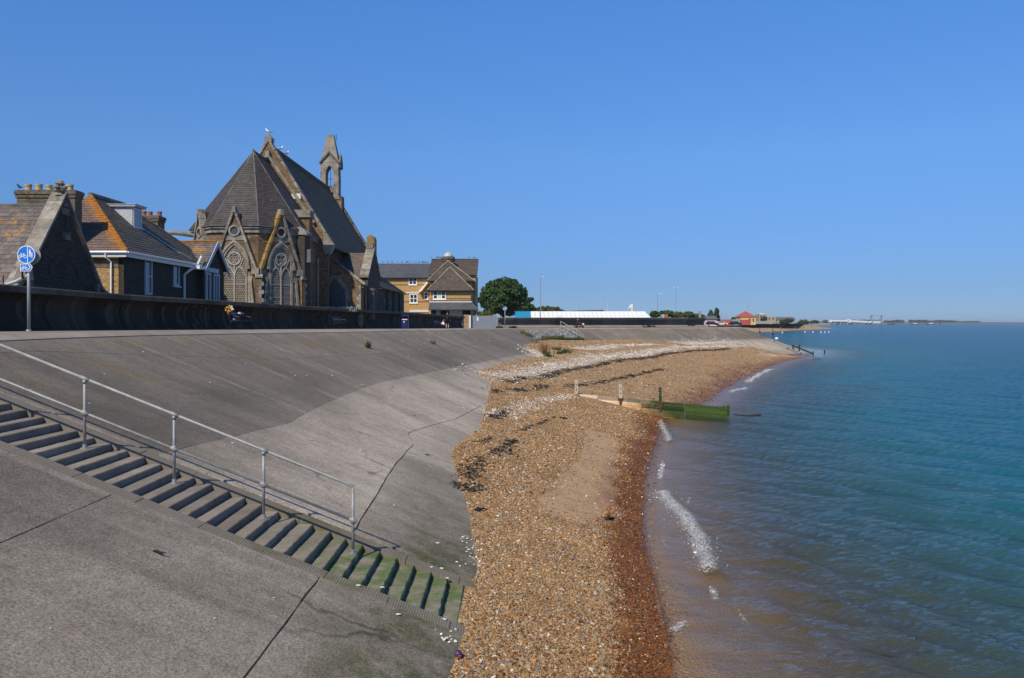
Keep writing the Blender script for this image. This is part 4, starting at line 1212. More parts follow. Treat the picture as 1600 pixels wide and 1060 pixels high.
def gothic(parent, fr, hw, z0, zs, za, o, glass=None, trace=True, hood=True):
    """two-light pointed window with a wheel in its head"""
    inner = arch(hw, z0, zs, za); outer = arch(hw + .15, z0, zs, za + .2)
    mb = MB(); fband(mb, fr, outer, inner, o - .05, o + .09)
    w = mb.build('window', M_STONE2, parent)
    g = MB(); fprism(g, fr, inner, o - .04, o + .015); attach_sub(g.build('glass', glass or M_LATT), w)
    if hood:
        h = MB(); fband(h, fr, arch(hw + .30, zs - .08, zs, za + .40)[1:-1], arch(hw + .16, zs - .08, zs, za + .22)[1:-1], o - .05, o + .15)
        for s in (-1, 1): fbox(h, fr, s*(hw + .24) - .11, s*(hw + .24) + .11, zs - .26, zs - .02, o - .05, o + .17)
        attach_sub(h.build('hood_mould', M_STONE2), w)
    if trace:
        t = MB(); o1, o2 = o + .016, o + .075
        fbox(t, fr, -.045, .045, z0, zs - .02, o1, o2)
        cz = zs + (za - zs) * .34; r = hw * .62
        fring(t, fr, (0, cz), r, .075, o1, o2)
        for a in range(4):
            q = math.pi / 4 + a * math.pi / 2
            fring(t, fr, (math.cos(q) * r * .46, cz + math.sin(q) * r * .46), r * .43, .045, o1, o2 - .01, q - 2.0, q + 2.0, 10)
        for s in (-1, 1):
            ar = arch(hw / 2 - .01, zs - .75, zs - .75, zs - .05, 6)
            a2 = arch(hw / 2 - .07, zs - .75, zs - .75, zs - .14, 6)
            fband(t, fr, [(x + s*hw/2, z) for x, z in ar], [(x + s*hw/2, z) for x, z in a2], o1, o2 - .006)
            fbar(t, fr, (s*hw*.5, zs - .08), (s*hw*.82, zs + (za - zs)*.36), .06, o1, o2 - .012)
        for zb in np.arange(z0 + .6, zs - .8, .95): fbox(t, fr, -hw, hw, zb, zb + .04, o1, o2 - .03)
        attach_sub(t.build('tracery', M_TRAC), w)
    return w

def quoins(parent, fr, u, z0, z1, s, o, hs=.30, mat=None):
    z = z0; i = 0
    while z + hs <= z1:
        mb = MB(); w = .20 if i % 2 else .36
        fbox(mb, fr, u, u + s * w, z + .006, z + hs - .006, o - .06, o + .03 + random.uniform(0, .012), 0, random.random())
        mb.build('quoin_stone', mat or M_STONE2, parent); z += hs; i += 1

# ---------------------------------------------------------------- church
CX, CY = -20.2, 62.2
church = thing('church', 'dark brick and stone Victorian church with steep slate roofs, an apse and a stone bellcote', 'church', (CX, CY, -2.2))
GZ = -2.0
# nave
HW, Y0, Y1, ZE, ZR = 4.8, 66.0, 88.3, 6.9, 14.7
mb = MB()
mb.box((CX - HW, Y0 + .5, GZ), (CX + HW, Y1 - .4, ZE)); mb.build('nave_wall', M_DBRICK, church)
mb = MB()
pent = [(CX - HW - .15, Y0, GZ), (CX + HW + .15, Y0, GZ), (CX + HW + .15, Y0, ZE - .1), (CX, Y0, ZR + .25), (CX - HW - .15, Y0, ZE - .1)]
mb.prism(pent, (0, .5, 0)); mb.build('gable_wall', M_RAG, church)
mb = MB(); mb.prism([(x, Y1 - .45, z) for x, _, z in pent], (0, .5, 0)); mb.build('gable_wall', M_DBRICK, church)
for s in (-1, 1):
    slating([(CX, Y0 + .45, ZR), (CX, Y1 - .4, ZR), (CX + s*(HW + .55), Y1 - .4, ZE - .72), (CX + s*(HW + .55), Y0 + .45, ZE - .72)], M_SLATE_NV, church, .26, .34, .02, name='nave_roof')
mb = MB(); mb.tube([(CX, Y0 + .5, ZR + .06), (CX, Y1 - .4, ZR + .06)], .11, 6); mb.build('ridge', M_DSTONE, church)
def verge(name, y0, y1, cx, zt, hw, zb, th, mat, both=True, segs=9):
    """coping stones up a gable, one by one"""
    for s in ((-1, 1) if both is True else (both,)):
        a, b = Vector((cx, 0, zt)), Vector((cx + s * hw, 0, zb))
        d = (b - a).normalized(); nrm = Vector((-d.z * s, 0, d.x * s)); 
        if nrm.z < 0: nrm = -nrm
        for i in range(segs):
            p, q = a.lerp(b, i / segs), a.lerp(b, (i + 1) / segs - .006)
            mb = MB(); k = random.uniform(0, .012)
            mb.prism([(p.x, y0, p.z), (q.x, y0, q.z), (q.x + nrm.x*(th + k), y0, q.z + nrm.z*(th + k)), (p.x + nrm.x*(th + k), y0, p.z + nrm.z*(th + k))], (0, y1 - y0, 0), 0, random.random())
            mb.build(name, mat, church)
verge('coping', Y0 - .09, Y0 + .58, CX, ZR + .26, HW + .38, ZE - .46, .17, M_STONE2, True, 10)
verge('coping', Y1 - .55, Y1 + .12, CX, ZR + .26, HW + .38, ZE - .46, .17, M_DSTONE, True, 8)
mb = MB(); mb.box((CX - .3, Y0 - .1, ZR + .2), (CX + .3, Y0 + .6, ZR + .55)); mb.prism([(CX - .3, Y0 - .1, ZR + .55), (CX + .3, Y0 - .1, ZR + .55), (CX, Y0 - .1, ZR + .9)], (0, .7, 0)); mb.build('apex_stone', M_STONE2, church)
for s in (-1, 1):
    mb = MB(); x = CX + s * (HW + .33)
    mb.prism([(x - .55*s, Y0 - .1, ZE + .55), (x + .3*s, Y0 - .1, ZE - .45), (x + .25*s, Y0 - .1, ZE - .75), (x - .05*s, Y0 - .1, ZE - 1.3), (x - .45*s, Y0 - .1, ZE - 1.3), (x - .6*s, Y0 - .1, ZE - .6)], (0, .72, 0)); mb.build('kneeler', M_STONE2, church)
# coping of the lower gable line over the chancel roof, white block on it
for s in (-1, 1):
    mb = MB(); a, b = Vector((CX, Y0, 13.62)), Vector((CX + s * 3.75, Y0, 8.1))
    d = (b - a).normalized(); nn = Vector((-d.z*s, 0, d.x*s)); nn = nn if nn.z > 0 else -nn
    mb.prism([a, b, b + nn * .22, a + nn * .22], (0, -.30, 0)); mb.build('weathering', M_STONE2, church)
mb = MB(); mb.box((CX + 1.95, Y0 - .08, 10.15), (CX + 2.7, Y0 + .1, 10.62)); mb.build('block', M_WHITE2, church)
mb = MB(); mb.box((CX - .16, Y0 - .36, 13.55), (CX + .16, Y0, 14.1)); mb.build('block', M_STONE2, church)
# apse: half an octagon
Ri = 4.0; k8 = Ri * math.tan(math.pi / 8)
oct_ = [(CX - Ri, Y0), (CX - Ri, CY - k8), (CX - k8, CY - Ri), (CX + k8, CY - Ri), (CX + Ri, CY - k8), (CX + Ri, Y0)]
mb = MB(); mb.prism([(x, y, GZ) for x, y in oct_], (0, 0, 6.95 - GZ)); mb.build('apse_wall', M_RAG, church)
Ro = Ri + .32; ko = Ro * math.tan(math.pi / 8); ZA = 13.3; zo = 6.93
apex = (CX, CY, ZA); rid = (CX, Y0 - .02, ZA)
ev = [(CX - Ro, Y0 - .02, zo), (CX - Ro, CY - ko, zo), (CX - ko, CY - Ro, zo), (CX + ko, CY - Ro, zo), (CX + Ro, CY - ko, zo), (CX + Ro, Y0 - .02, zo)]
for i in (1, 2, 3): slating([apex, ev[i], ev[i + 1]], M_SLATE_CH, church, .22, .28, .02, name='apse_roof')
slating([apex, ev[4], ev[5], rid], M_SLATE_CH, church, .22, .28, .02, name='apse_roof'); slating([apex, rid, ev[0], ev[1]], M_SLATE_CH, church, .22, .28, .02, name='apse_roof')
for i in (1, 2, 3, 4):
    mb = MB(); mb.tube([Vector(apex) + Vector((0, 0, .0)), Vector(ev[i]) + Vector((0, 0, .0))], .05, 6); mb.build('hip_roll', M_DSTONE, church)
mb = MB(); mb.tube([Vector(apex) + Vector((0, 0, .04)), Vector(rid) + Vector((0, 0, .04))], .07, 6); mb.build('ridge', M_DSTONE, church)
mb = MB(); mb.lathe(apex, [(.12, -.1), (.10, .10), (.03, .22)], 8); mb.build('finial', M_DSTONE, church)
# cornice under the eaves
def seg_frame(a, b):
    a, b = Vector((*a, 0)), Vector((*b, 0)); u = (b - a).normalized(); return Frame((a + b) / 2, u, (u.y, -u.x, 0)), (b - a).length
for i in range(5):
    fr, L = seg_frame(oct_[i], oct_[i + 1])
    mb = MB(); fbox(mb, fr, -L/2 - .1, L/2 + .1, 6.50, 6.80, -.2, .14); fbox(mb, fr, -L/2 - .13, L/2 + .13, 6.80, 6.92, -.2, .26)
    mb.build('cornice', M_STONE2, church)
    if i in (1, 2, 3):
        hw = 1.48; zs_, zt = 3.95, 8.2
        mb = MB(); fprism(mb, fr, [(-hw, GZ), (hw, GZ), (hw, zs_), (0, zt), (-hw, zs_)], -.2, .24); mb.build('window_gable', M_RAG, church)
        # little roof running back from the gable
        mb = MB(); back = -2.4
        for s in (-1, 1):
            mb.prism([fr(0, .24, zt), fr(s * hw * .36, .24, zt - (zt - zs_) * .36), fr(s * hw * .36, back * .25, zt - (zt - zs_) * .36), fr(0, back * .5, zt)], (0, 0, -.1))
        mb.build('gable_roof', M_SLATE_CH, church)
        for s in (-1, 1):
            m_ = M_LSTONE if (i == 3 and s == -1) else M_STONE2
            n_ = 7
            for j in range(n_):
                a = Vector((0, zt + .02)).lerp(Vector((s * (hw + .10), zs_ - .12)), j / n_); b = Vector((0, zt + .02)).lerp(Vector((s * (hw + .10), zs_ - .12)), (j + 1) / n_ - .008)
                mb = MB(); fbar(mb, fr, a, b, .17, -.1, .40 + random.uniform(0, .012), 0, random.random()); mb.build('coping', m_, church)
            mb = MB(); fbox(mb, fr, s * hw - .2, s * hw + .24 * s + .1, zs_ - .5, zs_ - .05, -.1, .44); mb.build('kneeler', M_STONE2, church)
        mb = MB(); fprism(mb, fr, [(-.16, zt - .28), (.16, zt - .28), (.10, zt + .16), (-.10, zt + .16)], .0, .46); mb.build('apex_stone', M_STONE2, church)
        mb = MB(); fring(mb, fr, (0, 6.62), .42, .13, .2, .36); fbox(mb, fr, -.80, .80, 5.92, 6.24, .2, .29); mb.build('roundel', M_STONE2, church)
        mb = MB(); fprism(mb, fr, [(.29 * math.cos(a * .4), 6.62 + .29 * math.sin(a * .4)) for a in range(16)], .2, .262)
        mb.build('roundel_light', plain('red_glass', (.075, .012, .015), .3) if i == 3 else M_GREYGLASS, church)
        gothic(church, fr, .80, .2, 4.1, 5.55, .24)
        for s in (-1, 1):
            quoins(church, fr, s * .96, -1.2, 3.6, s, .24)
            # sloping set-off beside the light
            mb = MB(); fbar(mb, fr, (s * 1.20, 3.0), (s * 1.52, .2), .15, .2, .42); fbox(mb, fr, s * 1.18 - .13, s * 1.18 + .13, 2.9, 3.25, .2, .36); mb.build('set_off', M_STONE2, church)
        mb = MB(); fbox(mb, fr, -L/2 + .0, -hw + .25, 3.5, 3.75, -.05, .30); fbox(mb, fr, hw - .25, L/2, 3.5, 3.75, -.05, .30); mb.build('string_course', M_STONE2, church)
# corner buttresses of the apse
for (x, y), nn in ((oct_[2], (-.38, -.92, 0)), (oct_[3], (.38, -.92, 0)), (oct_[4], (.92, -.38, 0))):
    n_ = Vector(nn).normalized(); fr = Frame((x, y, 0), (-n_.y, n_.x, 0), n_)
    mb = MB(); fprism(mb, fr, [(-.22, GZ), (.22, GZ), (.22, 3.3), (-.22, 3.3)], -.2, .45); mb.build('buttress', M_RAG, church)
    mb = MB(); mb.prism([fr(-.26, -.1, 3.95), fr(-.26, .52, 3.3), fr(-.26, .52, 3.18), fr(-.26, -.1, 3.18)], fr.u * .52); mb.build('buttress_cap', M_STONE2, church)
    quoins(church, fr, -.02, -1.0, 3.0, 1, .45, .3, M_STONE2)
# stone spout on the far left of the apse
mb = MB(); mb.tube([(CX - 3.7, 60.6, 6.55), (CX - 5.2, 60.3, 6.72), (CX - 6.6, 60.0, 6.72)], [.2, .17, .13], 8); mb.build('spout', M_STONE2, church)
# chimney-like pier by the chancel arch, dark pier in front of it
mb = MB(); mb.box((-17.35, 62.6, GZ), (-15.95, 63.7, 8.2)); mb.build('pier', M_RAG, church)
mb = MB(); mb.box((-17.5, 62.45, 8.2), (-15.8, 63.85, 8.32)); mb.box((-17.45, 62.5, 8.32), (-15.85, 63.8, 8.78)); mb.build('pier_cap', M_STONE2, church)
mb = MB(); mb.box((-16.25, 60.3, GZ), (-15.7, 61.9, 6.6)); mb.build('pier', M_DBRICK, church)
mb = MB(); mb.prism([(-16.45, 60.2, 6.6), (-15.5, 60.2, 6.55), (-15.55, 60.2, 6.75), (-15.95, 60.2, 7.15), (-16.45, 60.2, 7.2)], (0, 1.8, 0)); mb.build('pier_cap', M_STONE2, church)
mb = MB(); mb.box((-15.75, 60.5, 4.5), (-15.3, 61.5, 5.5)); mb.build('hopper_box', M_DSTONE, church)
mb = MB(); mb.tube([(-15.35, 63.0, 5.0), (-15.35, 63.0, GZ)], .07, 8); mb.build('downpipe', M_STONE2, church)
# vestry: lean-to with a wall towards us and a big blank arch
YV = 67.2
mb = MB(); mb.prism([(-16.6, YV, GZ), (-12.75, YV, GZ), (-12.75, YV, 3.25), (-16.6, YV, 6.25)], (0, 2.7, 0)); mb.build('vestry_wall', M_RAG, church)
a, b = Vector((-16.7, YV, 6.35)), Vector((-12.45, YV, 3.05)); d = (b - a).normalized()
for i in range(8):
    mb = MB(); p, q = a.lerp(b, i / 8), a.lerp(b, (i + 1) / 8 - .008)
    mb.prism([p + Vector((0, -.12, 0)), q + Vector((0, -.12, 0)), q + Vector((.12, -.12, .17)), p + Vector((.12, -.12, .17))], (0, .5, 0), 0, random.random()); mb.build('coping', M_DSTONE if i < 5 else M_STONE2, church)
slating([(-16.6, YV + .35, 6.2), (-16.6, YV + 2.7, 6.2), (-12.6, YV + 2.7, 3.1), (-12.6, YV + .35, 3.1)], M_SLATE_NV, church, name='vestry_roof')
fr = Frame((-14.95, YV, 0), (1, 0, 0), (0, -1, 0))
gothic(church, fr, .92, 0.6, 1.9, 3.55, .0, M_GREYGLASS, False)
quoins(church, Frame((-12.75, YV, 0), (1, 0, 0), (0, -1, 0)), 0, -1.2, 3.1, -1, 0)
mb = MB(); mb.tube([(-12.6, YV - .1, 2.9), (-12.5, YV + .6, 2.6), (-12.62, YV + 1.0, 2.1), (-12.62, YV + 1.0, GZ)], .06, 8); mb.build('downpipe', M_IRON, church)
# transept with a gable to the right
YT0, YT1, ZTR = 70.0, 76.0, 6.28
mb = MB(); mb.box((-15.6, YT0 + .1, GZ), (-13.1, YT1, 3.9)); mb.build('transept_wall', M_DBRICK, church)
slating([(-15.6, 73, ZTR), (-13.2, 73, ZTR), (-13.2, YT0 - .15, 3.85), (-15.6, YT0 - .15, 3.85)], M_SLATE_PU, church, .24, .32, .022, name='transept_roof')
slating([(-15.6, 73, ZTR), (-15.6, YT1 + .1, 3.9), (-13.2, YT1 + .1, 3.9), (-13.2, 73, ZTR)], M_SLATE_PU, church, .24, .32, .022, name='transept_roof')
mb = MB(); mb.prism([(-13.25, YT0 - .1, GZ), (-13.25, YT1 + .1, GZ), (-13.25, YT1 + .1, 4.0), (-13.25, 73, 6.6), (-13.25, YT0 - .1, 4.0)], (.6, 0, 0)); mb.build('gable_wall', M_DBRICK, church)
for s in (-1, 1):
    for i in range(5):
        a, b = Vector((-13.35, 73, 6.68)), Vector((-13.35, 73 + s * 3.35, 3.85)); p, q = a.lerp(b, i / 5), a.lerp(b, (i + 1) / 5 - .01)
        mb = MB(); mb.prism([p, q, q + Vector((0, 0, .2)), p + Vector((0, 0, .2))], (.8, 0, 0), 0, random.random()); mb.build('coping', M_STONE2, church)
mb = MB(); mb.box((-13.3, 72.7, 6.7), (-12.7, 73.3, 7.2)); mb.build('apex_stone', M_STONE2, church)
mb = MB(); mb.box((-12.66, 70.2, 0.2), (-12.2, 70.9, 2.7)); mb.box((-12.66, 70.1, 2.7), (-12.1, 71.0, 2.95)); mb.build('buttress', M_DSTONE, church)
# pinnacle at the west corner of the nave
mb = MB(); x = CX + HW + .1
mb.box((x - .5, 86.6, GZ), (x + .5, 87.6, 7.0)); mb.box((x - .42, 86.7, 7.0), (x + .42, 87.5, 9.0)); mb.build('pinnacle', M_DSTONE, church)
mb = MB(); mb.box((x - .52, 86.6, 7.6), (x + .34, 87.6, 9.2)); mb.prism([(x - .52, 86.6, 9.2), (x + .34, 86.6, 9.2), (x - .1, 86.6, 9.5)], (0, 1, 0)); mb.build('pinnacle_cap', M_LSTONE, church)
# aisle beyond
XA = -12.75; YA0, YA1 = 76.1, 94.0
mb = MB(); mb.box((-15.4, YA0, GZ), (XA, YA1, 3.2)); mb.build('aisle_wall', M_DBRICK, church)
slating([(-15.5, YA0 - .1, 5.35), (-15.5, YA1 + .2, 5.35), (XA + .28, YA1 + .2, 3.26), (XA + .28, YA0 - .1, 3.26)], M_SLATE_NV, church, .24, .32, name='aisle_roof')
mb = MB(); mb.prism([(-15.4, YA1 - .3, 3.0), (XA, YA1 - .3, 3.0), (-15.4, YA1 - .3, 5.2)], (0, .3, 0)); mb.build('aisle_gable', M_DBRICK, church)
fr = Frame((XA, 0, 0), (0, 1, 0), (1, 0, 0))
for yc in (77.4, 79.2, 82.2, 83.5, 86.4, 87.7, 91.0, 92.4):
    f2 = Frame((XA, yc, 0), (0, 1, 0), (1, 0, 0))
    mb = MB(); fband(mb, f2, arch(.48, -.6, 1.3, 2.3), arch(.28, -.6, 1.3, 1.95), -.05, .07); w = mb.build('window', M_DSTONE, church)
    g = MB(); fprism(g, f2, arch(.28, -.6, 1.3, 1.95), -.05, .02); attach_sub(g.build('glass', M_GREYGLASS), w)
for yc in (80.8, 85.0, 89.4):
    mb = MB(); mb.tube([(XA + .25, yc - .5, 3.15), (XA + .12, yc - .1, 2.9), (XA + .1, yc, 2.6), (XA + .1, yc, GZ)], .07, 8); mb.build('downpipe', M_IRON, church)
# bellcote on the west gable
fr = Frame((CX + .15, 87.4, 0), (1, 0, 0), (0, -1, 0))
def bcprism(mb, pts, o0=0, o1=-1.25): fprism(mb, fr, pts, o0, o1)
mb = MB(); bcprism(mb, [(-1.35, 11.0), (1.5, 9.5), (1.35, 13.8), (-1.2, 13.8)]); mb.build('bellcote_base', M_RAG, church)
mb = MB(); bcprism(mb, [(-.98, 13.8), (-.42, 13.8), (-.42, 16.2), (-.98, 16.2)]); bcprism(mb, [(.42, 13.8), (1.0, 13.8), (1.0, 16.2), (.42, 16.2)])
ar = arch(.42, 15.2, 16.2, 17.15)
bcprism(mb, [(-.42, 14.2), (.42, 14.2), (.42, 14.6), (-.42, 14.6)])
top = ar[1:-1]
for i in range(len(top) - 1):
    bcprism(mb, [top[i], (top[i][0], 17.5 + .9 * (1 - abs(top[i][0]) / .9)), (top[i+1][0], 17.5 + .9 * (1 - abs(top[i+1][0]) / .9)), top[i+1]])
for s in (-1, 1): bcprism(mb, [(s*.42, 16.2), (s*.98, 16.2), (s*.98, 17.4), (s*.42, 18.0)])
mb.build('bellcote', M_STONE2, church)
mb = MB(); bcprism(mb, [(-1.06, 13.45), (1.12, 13.45), (1.08, 13.8), (-1.04, 13.8)], .06, -1.3); mb.build('string_course', M_STONE2, church)
mb = MB()
b4 = [fr(-.98, .02, 17.5), fr(1.0, .02, 17.5), fr(1.0, -1.27, 17.5), fr(-.98, -1.27, 17.5)]; t4 = [fr(-.36, -.3, 20.6), fr(.36, -.3, 20.6), fr(.36, -.9, 20.6), fr(-.36, -.9, 20.6)]
for i in range(4): mb.poly([b4[i], b4[(i+1) % 4], t4[(i+1) % 4], t4[i]])
mb.poly(t4); mb.poly(b4[::-1]); mb.build('spirelet', M_STONE2, church)
for s in (-1, 1):
    mb = MB(); fbar(mb, fr, (0, 18.62), (s * 1.12, 17.38), .16, -.1, .16); mb.build('coping', M_DSTONE, church)
mb = MB(); mb.prism([fr(1.0, .05, 16.9), fr(1.0, -1.3, 16.9), fr(1.0, -1.3, 17.6), fr(1.0, -.62, 18.5), fr(1.0, .05, 17.6)], fr.u * .22); mb.build('side_gablet', M_DSTONE, church)
mb = MB(); fbar(mb, fr, (0, 14.6), (0, 17.0), .045, -.6, -.55); fbar(mb, fr, (-.42, 15.75), (.42, 15.75), .045, -.6, -.55); fbar(mb, fr, (-.42, 15.0), (.42, 15.0), .03, -.6, -.55); mb.build('bell_frame', M_IRON, church)
mb = MB(); mb.tube([fr(.62, -.6, 20.0), fr(.62, -.6, 20.7)], .03, 6); mb.build('conductor', M_IRON, church)
quoins(church, Frame((CX + 1.45, 87.38, 0), (1, 0, 0), (0, -1, 0)), 0, 10.2, 13.4, -1, 0, .3)

# wire coils behind the wall by the vestry
mb = MB()
for c in range(2):
    pts = []
    for i in range(300):
        a = i * .52; pts.append((-16.3 + 3.6 * i / 300 + .2 * c, 64.0 + .3 * math.cos(a) + .4 * c, 1.0 + (.2 + .1 * n2(i * .11, c + 3)) * math.sin(a * .83 + c + 2 * n2(i * .05, 7)) + .12 * n2(i * .06, c)))
    mb.tube(pts, .016, 5)
tag(mb.build('wire_coil', M_LEAD), 'tangle of pale wire coils along the wall top below the blank arch', 'wire coil')

# ---------------------------------------------------------------- gabled house at the left end
def RZ(px, py, d): return P(px, py, d)
XG, YG = -19.1, 34.0
h1 = thing('gabled_house', 'old house with purple slate roof spotted with orange lichen and a black brick gable', 'house', (XG, YG, -1.3))
mb = MB(); mb.prism([(XG, YG - 2.75, -1.35), (XG, YG + 2.75, -1.35), (XG, YG + 2.75, 1.62), (XG, YG, 5.2), (XG, YG - 2.75, 1.62)], (-.45, 0, 0)); mb.build('gable_wall', M_SOOT, h1)
mb = MB(); mb.box((-34, YG - 2.5, -1.35), (XG - .45, YG + 2.5, 1.6)); mb.build('wall', M_SOOT, h1)
rf = [Vector((XG - .3, YG, 5.0)), Vector((-32, YG, 5.0)), Vector((-32, YG - 3.1, 1.15)), Vector((XG - .3, YG - 3.1, 1.15))]
n_, dn_, hh_ = plane_axes(rf)
dk = MB(); dk.prism(rf, -n_ * .12); dk.prism([Vector((XG - .3, YG, 5.0)), Vector((-32, YG, 5.0)), Vector((-32, YG + 3.0, 1.3)), Vector((XG - .3, YG + 3.0, 1.3))], (0, 0, -.12))
roof1 = dk.build('roof', M_SLATE_PU, h1)
# slates one by one
sl_mesh = []
for v_ in range(8):
    m_ = MB(); w = .25 * random.uniform(.965, .99); e = .27; th = .016
    A = [Vector((0, 0, .004)), Vector((w, 0, .004)), Vector((w, e, .020)), Vector((0, e, .020))]
    nick = random.random() < .35
    if nick: A = [A[0], A[1], Vector((w, e - .02, .020)), Vector((w - .03, e, .020)), A[3]]
    m_.prism([Vector((p.x, p.y, p.z)) for p in A], (0, 0, -.010), 0, random.random()); sl_mesh.append(m_.mesh('slate', M_SLATE_PU))
L_ = (rf[3] - rf[0]).length; cnt = 0
row = 0; b = 0.0
while b + .2 < L_ + .05 and cnt < 299:
    a = .02 + (.125 if row % 2 else 0)
    for i in range(14):
        if cnt >= 299: break
        o = bpy.data.objects.new('slate', random.choice(sl_mesh)); COL.objects.link(o)
        p = rf[0] + Vector((-1, 0, 0)) * (a + i * .252) + dn_ * b + n_ * (.012 + random.uniform(0, .004))
        ax = Vector((-1, 0, 0)); ay = dn_; az = ax.cross(ay)
        if az.z < 0: ax = -ax; az = -az; p = p - ax * .25
        R = Matrix((ax, ay, az)).transposed().to_4x4()
        o.parent = roof1
        o.matrix_local = Matrix.Translation(p) @ R @ Matrix.Rotation(random.uniform(-.012, .012), 4, 'Z') @ Matrix.Rotation(random.uniform(-.006, .006), 4, 'X')
        cnt += 1
    b += .245; row += 1
slating([(XG - 3.95, YG, 5.0), (-32, YG, 5.0), (-32, YG - 3.1, 1.15), (XG - 3.95, YG - 3.1, 1.15)], M_SLATE_PU, h1, .245, .25, .016)
mb = MB(); mb.tube([(XG - .3, YG, 4.98), (-32, YG, 4.98)], .07, 6); mb.box((-32, YG - .16, 4.86), (XG - .5, YG + .16, 4.95)); mb.build('ridge', M_DSTONE, h1)
# gable coping: broad stones, lit along the near verge
for s in (-1, 1):
    a, b = Vector((XG, YG, 5.36)), Vector((XG, YG + s * 2.95, 1.52))
    for i in range(9):
        p, q = a.lerp(b, i / 9), a.lerp(b, (i + 1) / 9 - .006); mb = MB()
        mb.prism([p + Vector((.10, 0, 0)), q + Vector((.10, 0, 0)), q + Vector((.10, 0, .17)), p + Vector((.10, 0, .17))], (-.66, 0, 0), 0, random.random()); mb.build('coping', M_STONE2, h1)
    # curved foot of the coping
    mb = MB(); b2 = b + Vector((0, s * .32, -.22)); b3 = b2 + Vector((0, s * .4, -.12))
    for p, q in ((b, b2), (b2, b3)): mb.prism([p + Vector((.10, 0, 0)), q + Vector((.10, 0, 0)), q + Vector((.10, 0, .16)), p + Vector((.10, 0, .16))], (-.66, 0, 0))
    mb.build('coping_foot', M_STONE2, h1)
    mb = MB(); mb.box((XG, YG + s * 2.55 - .14, .9), (XG + .14, YG + s * 2.55 + .14, 1.75)); mb.build('kneeler', M_DSTONE, h1)
mb = MB(); mb.lathe((XG - .2, YG, 5.38), [(.22, 0), (.16, .12), (.24, .2), (.20, .34), (.12, .4), (.2, .5), (.14, .62), (.04, .68)], 8)
for q in range(4): mb.blob((XG - .2 + .22 * math.cos(q * 1.57), YG + .22 * math.sin(q * 1.57), 5.72), (.11, .11, .09))
mb.build('finial', M_STONE2, h1)
mb = MB(); mb.box((XG, YG - .3, 4.55), (XG + .05, YG + .3, 4.85)); mb.prism([(XG + .02, YG - .22, 4.9), (XG + .02, YG + .22, 4.9), (XG + .02, YG, 5.22)], (.06, 0, 0)); mb.build('gable_stone', M_DSTONE, h1)
mb = MB(); mb.tube([(XG + .05, YG, 4.6), (XG + .05, YG, 3.7)], .018, 6); mb.build('iron_rod', M_IRON, h1)
mb = MB(); mb.box((XG, YG - .2, 3.48), (XG + .16, YG + .2, 3.75)); mb.box((XG, YG - .2, 3.75), (XG + .12, YG - .1, 3.84)); mb.box((XG, YG + .1, 3.75), (XG + .12, YG + .2, 3.84)); mb.build('block', M_DSTONE, h1)
frg = Frame((XG, YG, 0), (0, 1, 0), (1, 0, 0))
mb = MB(); fband(mb, frg, arch(1.25, 1.9, 1.9, 2.55)[1:-1], arch(1.02, 1.9, 1.9, 2.30)[1:-1], -.02, .03); mb.build('brick_arch', M_SOOT, h1)
# little stone gable poking from the roof's lower edge
mb = MB(); mb.prism([P(20, 437, 30.6), P(41, 437, 30.6), P(37, 410, 30.6), P(33, 409, 30.6)], (0, .5, 0)); mb.build('gablet', M_STONE2, h1)
mb = MB(); mb.tube([P(8, 446, 30.3), P(26, 440, 30.3), P(44, 431, 30.3)], .07, 6); mb.build('lead_gutter', M_LEAD, h1)
mb = MB(); mb.tube([P(5, 448, 30.2), P(5, 430, 30.2)], .02, 5); mb.tube([P(35, 436, 30.2), P(35, 412, 30.2)], .035, 6); mb.build('vent_pipe', M_IRON, h1)

# ---------------------------------------------------------------- hipped house
h2 = thing('hipped_house', 'yellow and dark brick house with hipped slate roof, orange lichened hip, white gutter and dormer', 'house', (-21, 48, -1.3))
EX, EY = -19.35, 40.0; HW2 = 3.85; RX = EX - HW2; EZ = 3.55; RZ2 = 6.95; YR0, YR1, YE1 = 43.85, 47.8, 52.0
mb = MB(); mb.box((EX - 2*HW2 + .3, EY + .3, -1.35), (EX - .30, YE1 - .3, EZ)); mb.build('wall', M_SOOT, h2)
mb = MB(); mb.box((EX - 2*HW2 + .3, EY + .27, -1.34), (EX - .55, EY + .295, EZ - .28)); mb.build('front_brickwork', M_STOCK, h2)
mb = MB(); mb.box((EX - 2*HW2 + .3, EY + .255, 2.72), (EX - .55, EY + .27, 2.92)); mb.build('brick_band', M_CHIM, h2)
slating([(RX, YR0, RZ2), (EX - 2*HW2, EY, EZ), (EX, EY, EZ)], M_SLATE_OR, h2, .22, .30, .02)
slating([(RX, YR0, RZ2), (EX, EY, EZ), (EX, YE1, EZ), (RX, YR1, RZ2)], M_SLATE_GY, h2, .22, .30, .02)
slating([(RX, YR1, RZ2), (EX, YE1, EZ), (EX - 2*HW2, YE1, EZ)], M_SLATE_GY, h2, .22, .30, .02)
slating([(RX, YR0, RZ2), (RX, YR1, RZ2), (EX - 2*HW2, YE1, EZ), (EX - 2*HW2, EY, EZ)], M_SLATE_GY, h2, .22, .30, .02)
for a, b, m_ in (((RX, YR0, RZ2), (EX, EY, EZ), M_LICHEN), ((RX, YR1, RZ2), (EX, YE1, EZ), M_DSTONE)):
    n_ = 15
    for i in range(n_):
        p, q = Vector(a).lerp(Vector(b), i / n_), Vector(a).lerp(Vector(b), (i + 1.06) / n_)
        mb = MB(); mb.tube([p + Vector((0, 0, .015)), q + Vector((0, 0, .03))], [.085, .095], 6, 0, random.random()); mb.build('hip_tile', m_, h2)
mb = MB(); mb.tube([(RX, YR0 - .1, RZ2 + .05), (RX, YR1, RZ2 + .05)], .12, 6); mb.build('ridge_tile', M_DSTONE, h2)
